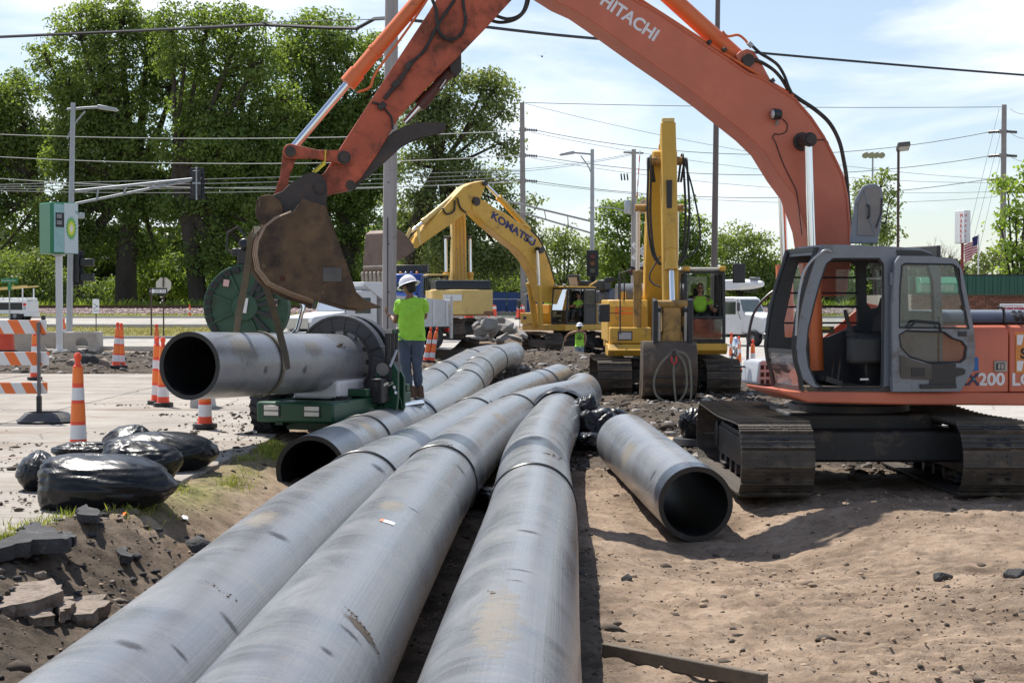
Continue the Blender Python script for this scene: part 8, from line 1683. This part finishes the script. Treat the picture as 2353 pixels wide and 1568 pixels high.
p,w,h=bagat(215,330,985,1060);crumple('rubbish_bag','rear black bag with pale shine behind the heap','rubbish bag',(p.x,p.y+.5,.44),(w,.35,h),21,.2,((-.9,-.2,-.3,.25),(.3,0,1,.2)),amp=.16)
p,w,h=bagat(70,190,1030,1075);crumple('plastic_sheet','torn black plastic gathered behind the biggest bag','plastic sheet',(p.x+.1,p.y+.62,.50),(w,.2,h*.85),25,.1,((.8,0,.3,.3),(0,0,1,.3)),amp=.4,fold=11)
q=ong(1597,1030,.0);crumple('rubbish_bag','small black bag behind the left track of the orange excavator','rubbish bag',(q.x,q.y+.3,gz(q.x,q.y)+.12),(.2,.2,.22),31,0,((0,0,1,.3),),amp=.3,fold=8)
k=MB();k.lathe([(0,0),(.3,0),(.32,.03),(.28,.12),(0,.13)],n=24);o=k.build('rubber_base',black,None,40);o.location=(q.x-.02,q.y+.25,gz(q.x,q.y));tag(o,'black rubber base under the small bag by the track','rubber base')
pw_,A_E,T_E,S_E,U_E,o_E=pE;ce=Vector(A_E[-1])+o_E;te=Vector(T_E[-1]);se_=Vector(S_E[-1]);ue=Vector(U_E[-1])
pls=thing('plastic_wrap','crumpled shiny black plastic tied round the end of the nearest pipe','plastic wrap',ce)
n1,n2=90,14;th=np.linspace(0,2*PI,n1+1)[:-1];V=[]
for j in range(n2+1):
 u=j/n2;rr_=R+.012+.05*math.sin(u*PI)*(1 if u<.8 else 1) ;al=-.28+u*.62
 for i,a in enumerate(th):
  e=.06*float(fbm(np.array([a*1.7+3]),np.array([u*1.6]),41,3,.5)[0]);shrink=1-max(0,u-.45)*1.35
  V.append(te*al+(se_*math.cos(a)+ue*math.sin(a))*(rr_*shrink+abs(e)*1.2)+te*e)
F=[(j*n1+i,j*n1+(i+1) % n1,(j+1)*n1+(i+1) % n1,(j+1)*n1+i) for j in range(n2) for i in range(n1)]
raw_mesh('wrap',np.array([tuple(v) for v in V]),np.array(F),bag_m,pls,True)
for (x,y,Y,s,sd) in ((1372,985,23.3,(.34,.3,.30),51),(1405,960,24.2,(.24,.2,.16),52),(1345,940,24.2,(.22,.25,.22),53),(1355,1010,22.6,(.16,.25,.12),54)):
 c=at(x,y,Y);o=crumple('plastic_fold','','',(c.x-ce.x,c.y-ce.y,max(c.z-s[2],gz(c.x,c.y))-ce.z),s,sd,rnd.uniform(0,3),((.8,0,.4,.5),(-.5,.5,.8,.4),(0,-.8,.2,.4)),amp=.34,fold=6,parent=pls)
for (x,y,Y,s,lab) in ((1125,938,23.6,(.12,.1,.12),'scrap of black plastic caught between two middle pipes'),(1150,1130,17.0,(.28,.5,.1),'shiny black plastic sheet lying between the nearest pipes')):
 c=at(x,y,Y);o=crumple('plastic_scrap',lab,'plastic scrap',(c.x,Y,c.z-s[2] if Y>20 else gz(c.x,Y)),s,int(x),.5,((.8,0,.4,.5),(-.5,.5,.8,.5)),amp=.55,fold=12)
c=at(1218,851,33.5);o=MB().tube([(0,0,0),(.35,.8,.02),(.75,1.5,0)],.22,20).build('shiny_duct',mat('foil',(.5,.5,.52),.25,.8,.3,4,.6,9),None,40);o.location=(c.x-.2,33.5,gz(c.x,33.5)+.26);tag(o,'short silvery foil covered duct beside the far pipe end','duct')
def on_pipe(P,x,y):
 root,A,T,Sd,Uv,org=P;best=None;d=ray(x,y)
 for i in range(len(A)-1):
  c0=Vector(A[i])+org;t_=Vector(T[i]);n_=(CAM-c0);a_=d-t_*d.dot(t_);b_=n_-t_*n_.dot(t_);qa,qb,qc=a_.dot(a_),2*a_.dot(b_),b_.dot(b_)-R*R;D_=qb*qb-4*qa*qc
  if D_<0:continue
  s=(-qb-math.sqrt(D_))/(2*qa);h=CAM+d*s;e=abs((h-c0).dot(t_))
  if best is None or e<best[0]:best=(e,h,t_,(h-c0-t_*(h-c0).dot(t_)).normalized(),c0)
 return best
def patch_on(P,name,x,y,w,l,m_,th_=.002,shape=None,off=.004,twist=0.0):
 e,h,t_,n_,c0=on_pipe(P,x,y);s=n_.cross(t_);root,org=P[0],P[5];N_=10;vs=[];rr=R+off
 for j in range(N_+1):
  for i in range(N_+1):
   a=(i/N_-.5)*w;b_=(j/N_-.5)*l;ang=a/rr;v=(n_*math.cos(ang)+s*math.sin(ang))*rr+t_*(b_+twist*a)+c0+t_*(h-c0).dot(t_)-org;vs.append(tuple(v))
 k=MB();k.add(vs,[(j*(N_+1)+i,j*(N_+1)+i+1,(j+1)*(N_+1)+i+1,(j+1)*(N_+1)+i) for j in range(N_) for i in range(N_)]);return k.build(name,m_,root,60)
patch_on(pD,'sticker',892,1199,.085,.12,mat('sticker_white',(.75,.72,.72),.4));patch_on(pD,'sticker_band',877,1195,.022,.115,mat('sticker_orange',(.75,.25,.12),.4),off=.006)
mudp=mat('dried_mud',(.13,.10,.075),.95,0,.4,20,.5,60)
def mud(P,x0,y0,x1,y1,n,spread,seed,s=.012,bow=0.0):
 root,org=P[0],P[5];pts=[];sz=[];r=np.random.default_rng(seed)
 for i in range(n):
  u=r.beta(1.6,1.6);e_=math.sin(PI*u);b_=on_pipe(P,x0+(x1-x0)*u+bow*e_+r.normal()*spread*(.25+e_),y0+(y1-y0)*u+r.normal()*spread*.8)
  if b_ and b_[0]<.2:pts.append(tuple(b_[1]-b_[3]*.002-org));sz.append(s*math.exp(r.normal()*.55))
 stuff(scatter_mesh('mud_streak',np.array(pts),np.array(sz),mudp,seed,.45,root))
mud(pD,782,1380,876,1515,500,2.6,61,.0032,10);mud(pE,1240,1036,1292,1054,90,2.4,63,.008);mud(pE,1120,1355,1135,1360,25,1.5,64,.006);mud(pC,1030,1000,1075,1008,60,2,65,.008);mud(pG,772,790,792,800,40,2,66,.01);mud(pC,470,1330,545,1380,160,3,67,.003);mud(pD,1005,1010,1050,1035,70,4,68,.007)
def stain_mat(name,col,thr,sc,st,soft=.05,rough=.9,mxa=.5):
 m=bpy.data.materials.new(name);m.use_nodes=True;t=m.node_tree;b=t.nodes['Principled BSDF'];N=t.nodes.new;LK=t.links.new;b.inputs['Base Color'].default_value=(*col,1);b.inputs['Roughness'].default_value=rough
 c=N('ShaderNodeTexCoord');g=N('ShaderNodeVectorMath');g.operation='SUBTRACT';g.inputs[1].default_value=(.5,.5,.5);uv=N('ShaderNodeUVMap');uv.uv_map='UVMap';LK(uv.outputs[0],g.inputs[0])
 g2=N('ShaderNodeVectorMath');g2.operation='MULTIPLY';g2.inputs[1].default_value=(1,1,0);LK(g.outputs[0],g2.inputs[0]);l=N('ShaderNodeVectorMath');l.operation='LENGTH';LK(g2.outputs[0],l.inputs[0])
 k=N('ShaderNodeMapping');k.inputs['Scale'].default_value=st;LK(uv.outputs[0],k.inputs[0]);n=N('ShaderNodeTexNoise');n.inputs['Scale'].default_value=sc;n.inputs['Detail'].default_value=9;n.inputs['Roughness'].default_value=.65;LK(k.outputs[0],n.inputs['Vector'])
 a=N('ShaderNodeMath');a.operation='MULTIPLY_ADD';a.inputs[1].default_value=-1.1;a.inputs[2].default_value=.55;LK(l.outputs['Value'],a.inputs[0]);d=N('ShaderNodeMath');LK(a.outputs[0],d.inputs[0]);LK(n.outputs['Fac'],d.inputs[1])
 r=N('ShaderNodeMapRange');r.inputs[1].default_value=thr;r.inputs[2].default_value=thr+soft;r.inputs[4].default_value=mxa;LK(d.outputs[0],r.inputs[0]);LK(r.outputs[0],b.inputs['Alpha']);return m
def stain(P,x,y,w,l,m_,twist=0.0,nm='dust_stain'):
 o=patch_on(P,nm,x,y,w,l,m_,twist=twist,off=.0015);me=o.data;uv=me.uv_layers.new(name='UVMap');n=len(me.vertices);N_=11
 for lp in me.loops:i=lp.vertex_index;uv.data[lp.index].uv=((i % N_)/10,(i//N_)/10)
 return o
tan_=stain_mat('tan_dust',(.36,.315,.25),.66,3.5,(1,4.5,1),.22,.9,.45);scf=stain_mat('dark_scuff',(.05,.05,.055),.74,4,(1.2,9,1),.2,.5,.7);brn=stain_mat('brown_mud',(.10,.075,.055),.68,6,(1,3,1),.12,.95,.9)
stain(pE,1143,1420,.34,2.6,tan_);stain(pD,832,1445,.34,.22,brn,.25);stain(pE,1230,1005,.3,.9,tan_)
for P,x,y,w,l,t_ in ((pC,415,1500,.22,.10,.3),(pC,530,1432,.3,.16,.1),(pC,300,1480,.26,.2,.2),(pC,640,1230,.3,.3,-.2),(pD,752,1495,.14,.14,.1),(pD,806,1454,.26,.12,.2),(pD,950,1170,.2,.1,0),(pE,1195,1308,.34,.07,.1),(pE,1185,1332,.2,.05,.1),(pE,1215,1220,.3,.2,.2),(pD,1060,1080,.3,.3,.1),(pC,870,1075,.3,.4,-.3),(pG,610,850,.2,.2,0),(pG,700,850,.2,.25,.2),(pF,1500,1090,.3,.2,.1)):stain(P,x,y,w,l,scf,t_,'scuff')
for P,x,y,w,l in ((pC,600,1190,.3,1.2),(pD,900,1160,.3,.9),(pB,850,985,.5,.8),(pF,1440,1040,.5,.9),(pG,560,800,.5,1.0),(pG,720,800,.4,.8),(pD,1150,960,.4,1.2)):stain(P,x,y,w,l,tan_)
ash_m=mat('asphalt_slab',(.05,.05,.053),.9,0,.4,6,.9,45,dirt=(.20,.17,.14),damt=.35,dscale=8);cs_m=mat('concrete_chunk',(.25,.20,.165),.9,0,.3,5,.9,25,dirt=(.10,.075,.055),damt=.65,dscale=6)
def slab(name,label,pts,th_,m_,tilt=(0,0),seed=0,zoff=0.0,cat='rubble slab'):
 r=random.Random(seed);W3=[ong(x,y,.36) for x,y in pts];c=sum(W3,Vector())/len(W3);g=gz(c.x,c.y);pl2=[]
 for i in range(len(W3)):
  a,b_=W3[i]-c,W3[(i+1) % len(W3)]-c;L_=(b_-a).length
  for j in range(max(1,int(L_/.07))):u=j/max(1,int(L_/.07));q=a.lerp(b_,u);pl2.append((q.x+r.uniform(-.03,.03),q.y+r.uniform(-.03,.03)))
 k=MB();n=len(pl2);t_=[(x,y,th_+r.uniform(-.008,.008)) for x,y in pl2];b_=[(x*.97+r.uniform(-.01,.01),y*.97,0) for x,y in pl2];m2=[(x*1.01+r.uniform(-.018,.018),y*1.01+r.uniform(-.018,.018),th_*.55) for x,y in pl2]
 k.add(t_+m2+b_,[tuple(range(n)),tuple(range(3*n-1,2*n-1,-1))]+[(i,i+n,(i+1) % n+n,(i+1) % n) for i in range(n)]+[(i+n,i+2*n,(i+1) % n+2*n,(i+1) % n+n) for i in range(n)])
 o=k.build(name,m_,None,25);o.location=(c.x,c.y,g+zoff);o.rotation_euler=(tilt[0],tilt[1],0);tag(o,label,cat);return o
za=lambda *p:[(.34616*x,1024.9+.34616*y) for x,y in p]
slab('asphalt_slab','large black asphalt slab lying flat at the left edge',za((-160,790),(0,755),(110,715),(235,640),(300,660),(455,745),(455,760),(250,755),(0,800)),.10,ash_m,(.03,-.02),1,.10)
slab('asphalt_slab','narrow black asphalt piece behind the large slab',za((300,672),(420,660),(500,690),(495,705),(340,690)),.07,ash_m,(.0,.05),2,.12)
slab('concrete_chunk','long pale concrete chunk under the asphalt slab at the left edge',za((-120,860),(100,800),(330,790),(420,830),(330,880),(60,920),(-100,950)),.09,cs_m,(.04,.0),3,-.03)
slab('concrete_chunk','pale concrete chunk right of the asphalt slab',za((475,790),(560,760),(700,755),(715,800),(600,850),(490,860)),.09,cs_m,(.03,-.05),4,-.02)
slab('concrete_chunk','squarish concrete chunk between the two long chunks',za((385,800),(455,790),(470,850),(430,890),(380,890)),.08,cs_m,(-.05,.08),5,.0)
slab('concrete_chunk','pointed tan concrete chunk in front of the asphalt slab',za((150,890),(260,830),(340,870),(350,900),(200,920)),.07,cs_m,(.1,.05),6,-.02)
slab('asphalt_slab','thick black asphalt lump beside the left pipe',za((1040,710),(1100,700),(1250,740),(1260,760),(1150,770),(1060,745)),.09,ash_m,(.0,.1),7,.0)
slab('asphalt_slab','small tilted asphalt piece with a pale face near the grass tip',za((765,605),(855,595),(860,625),(800,625)),.06,ash_m,(.15,.1),8,.0)
slab('asphalt_slab','dark asphalt lump below the biggest bag',za((515,575),(590,560),(690,590),(640,605),(540,600)),.06,ash_m,(.1,.0),9,.0)
slab('asphalt_slab','jagged asphalt lump at the corner of the pavement',za((330,535),(395,505),(425,520),(400,560),(345,565)),.10,ash_m,(.1,-.1),10,.0)
def rock(name,label,c,s,m_,seed,cat='rock',group=None,parent=None,rot=None):
 r=random.Random(seed);bm=bmesh.new();vs=[]
 for i in range(16):v=Vector((r.gauss(0,1),r.gauss(0,1),r.gauss(0,1))).normalized();v=Vector([math.copysign(abs(q)**.6,q) for q in v])*r.uniform(.8,1.05);vs.append(bm.verts.new((v.x*s[0],v.y*s[1],v.z*s[2])))
 h=bmesh.ops.convex_hull(bm,input=bm.verts);bmesh.ops.delete(bm,geom=[g for g in h['geom_interior'] if isinstance(g,bmesh.types.BMVert)],context='VERTS');me=bpy.data.meshes.new(name);bm.to_mesh(me);bm.free();me.materials.append(m_);o=inst(name,me,parent)
 b_=o.modifiers.new('bevel','BEVEL');b_.width=min(s)*.12;b_.segments=1;o.location=c;o.rotation_euler=rot or (r.uniform(-.5,.5),r.uniform(-.5,.5),r.uniform(0,6));tag(o,label,cat,group);return o
rub_m=mat('broken_concrete',(.26,.245,.23),.9,0,.2,2,.4,20,dirt=(.2,.17,.14),damt=.4)
RB=[(1122,738,.55,.75,'tall upright broken slab at the back of the rubble pile'),(1137,752,.7,.3,'flat slab in the middle of the rubble pile'),(1158,740,.6,.45,'big rounded block of the rubble pile'),(1176,748,.5,.35,'block at the right of the rubble pile'),(1108,752,.3,.55,'narrow upright piece at the left of the rubble pile'),(1100,742,.4,.4,'left rear block of the rubble pile'),(1160,765,.6,.25,'low front slab of the rubble pile'),(1125,768,.5,.22,'front left slab of the rubble pile'),(1185,768,.55,.25,'front right slab of the rubble pile'),(1140,725,.35,.3,'topmost block of the rubble pile'),(1200,760,.45,.3,'outer right block of the rubble pile'),(1110,735,.25,.25,'small block behind the upright piece'),(1095,765,.3,.2,'small outer left stone of the rubble pile'),(1148,775,.3,.18,'small stone in front of the rubble pile')]
for i,(x,y,w_,h,lab) in enumerate(RB):q=at(x,y,61.0+i % 4*.6);rock('concrete_rubble',lab,(q.x,q.y,max(q.z-.15,.3)),(w_*.6,.4,h*.45),rub_m,70+i,'rubble','broken concrete pile by the yellow excavators')
for i,(x,y,s,lab) in enumerate(((1330,1305,.05,'small dark lump in the pipe shadow'),(395,1060,.12,'tan rock beside the right rubbish bag'),(1440,1312,.05,'pair of dark clods right of the nearest pipe'),(2165,1325,.09,'dark lump of asphalt at the lower right'),(2330,1333,.10,'dark clod at the right edge'),(1610,1588,.05,'clod by the buried plank'),(245,840,.3,'grey rock in the torn up strip'),(165,838,.25,'second grey rock in the torn up strip'),(210,832,.35,'dark asphalt hump in the torn up strip'))):
 q=ong(x,y,.0 if x>600 else .45);rock('rock',lab,(q.x,q.y,gz(q.x,q.y)+s*.2 if q.y>26 or x>600 else .46+s*.3),(s,s*.8,s*.6),cs_m if i in (1,6,7) else ash_m,100+i,'rock')
plk=mat('grey_timber',(.13,.105,.08),.85,0,.25,2,.3,10,stretch=(.6,8,8),dirt=(.1,.08,.06),damt=.3)
a,b_=ong(1386,1508,.0),ong(1760,1583,.0);k=MB();k.beam(a-a,b_-a,.045,.09);o=k.build('timber',plk,None,30,.008);o.location=(a.x,a.y,gz(a.x,a.y)+.03);tag(o,'half buried timber at the bottom right of the nearest pipe','timber')
a,b_=ong(1478,1007,.02),ong(1612,1022,.02);k=MB();k.beam((0,0,0),b_-a,.9,.05);o=k.build('plank',mat('pale_plank',(.42,.31,.20),.8,0,.15,2,stretch=(.6,8,8)),None,30,.008);o.location=(a.x,a.y,gz(a.x,a.y)+.04);tag(o,'pale flat board lying left of the orange excavator track','plank')
for i,(x,y,lab,m_) in enumerate(((425,1213,'scrap of white and blue paper on the tan earth',white),(246,1232,'pale shard on the dark earth',mat('pale_shard',(.5,.47,.42),.6)),(285,1240,'orange faced shard on the dark earth',sheet_o),(455,1085,'blue white plastic scrap by the right bag',mat('plastic_blue',(.4,.5,.6),.4)))):
 q=ong(x,y,.25);rock('litter',lab,(q.x,q.y,gz(q.x,q.y)+.015),(.07,.03,.012),m_,140+i,'litter')
bd_=thing('bird','small bird gliding in the open sky','bird',at(1245,130,90));MB().ball((0,0,0),(.06,.13,.05),8,6).build('bird_body',blackp,bd_);k=MB();k.add([(0,.06,0),(0,-.05,0),(-.32,-.02,.12),(-.3,.03,.12)],[(0,1,2,3)]);k.add([(0,.06,0),(0,-.05,0),(.2,-.02,.26),(.18,.03,.26)],[(0,1,2,3)]);k.build('wing',blackp,bd_)
wb=thing('barrier_panel','leaning pale concrete barrier end left of the green facer disc','barrier',at(458,760,26.0));wb.location.z=.4;k=MB();k.prism([(-.17,0),(.17,0),(.10,.45),(.06,1.02),(-.16,1.0),(-.14,.4)],0,.6);k.build('barrier_body',mat('pale_concrete',(.5,.48,.46),.85,0,.1,3,.2,30),wb,30,.02)
rr7=np.random.default_rng(77);n=420;u=rr7.uniform(0,1,n);Xl=rr7.uniform(-3.9,-1.75,n);Yl=rr7.uniform(8.2,13.2,n);kk=(Xl<-1.75-.05*(Yl-8)) & (fbm(Xl*1.1,Yl*1.1,88,3)>-.12) & (Xl>xb(Yl)-.1);Xl,Yl=Xl[kk],Yl[kk];sl2=np.exp(rr7.normal(-3.45,.45,len(Xl)))
Pl2=np.stack([Xl,Yl,ground_z(Xl,Yl)+sl2*.2],1);hf=rr7.uniform(0,1,len(Xl))<.7
stuff(scatter_mesh('asphalt_lumps',Pl2[hf],sl2[hf],ash_m,78,.55),'lumps of broken asphalt at the lower left','rubble');stuff(scatter_mesh('concrete_lumps',Pl2[~hf],sl2[~hf],cs_m,79,.6),'lumps of broken concrete at the lower left','rubble')
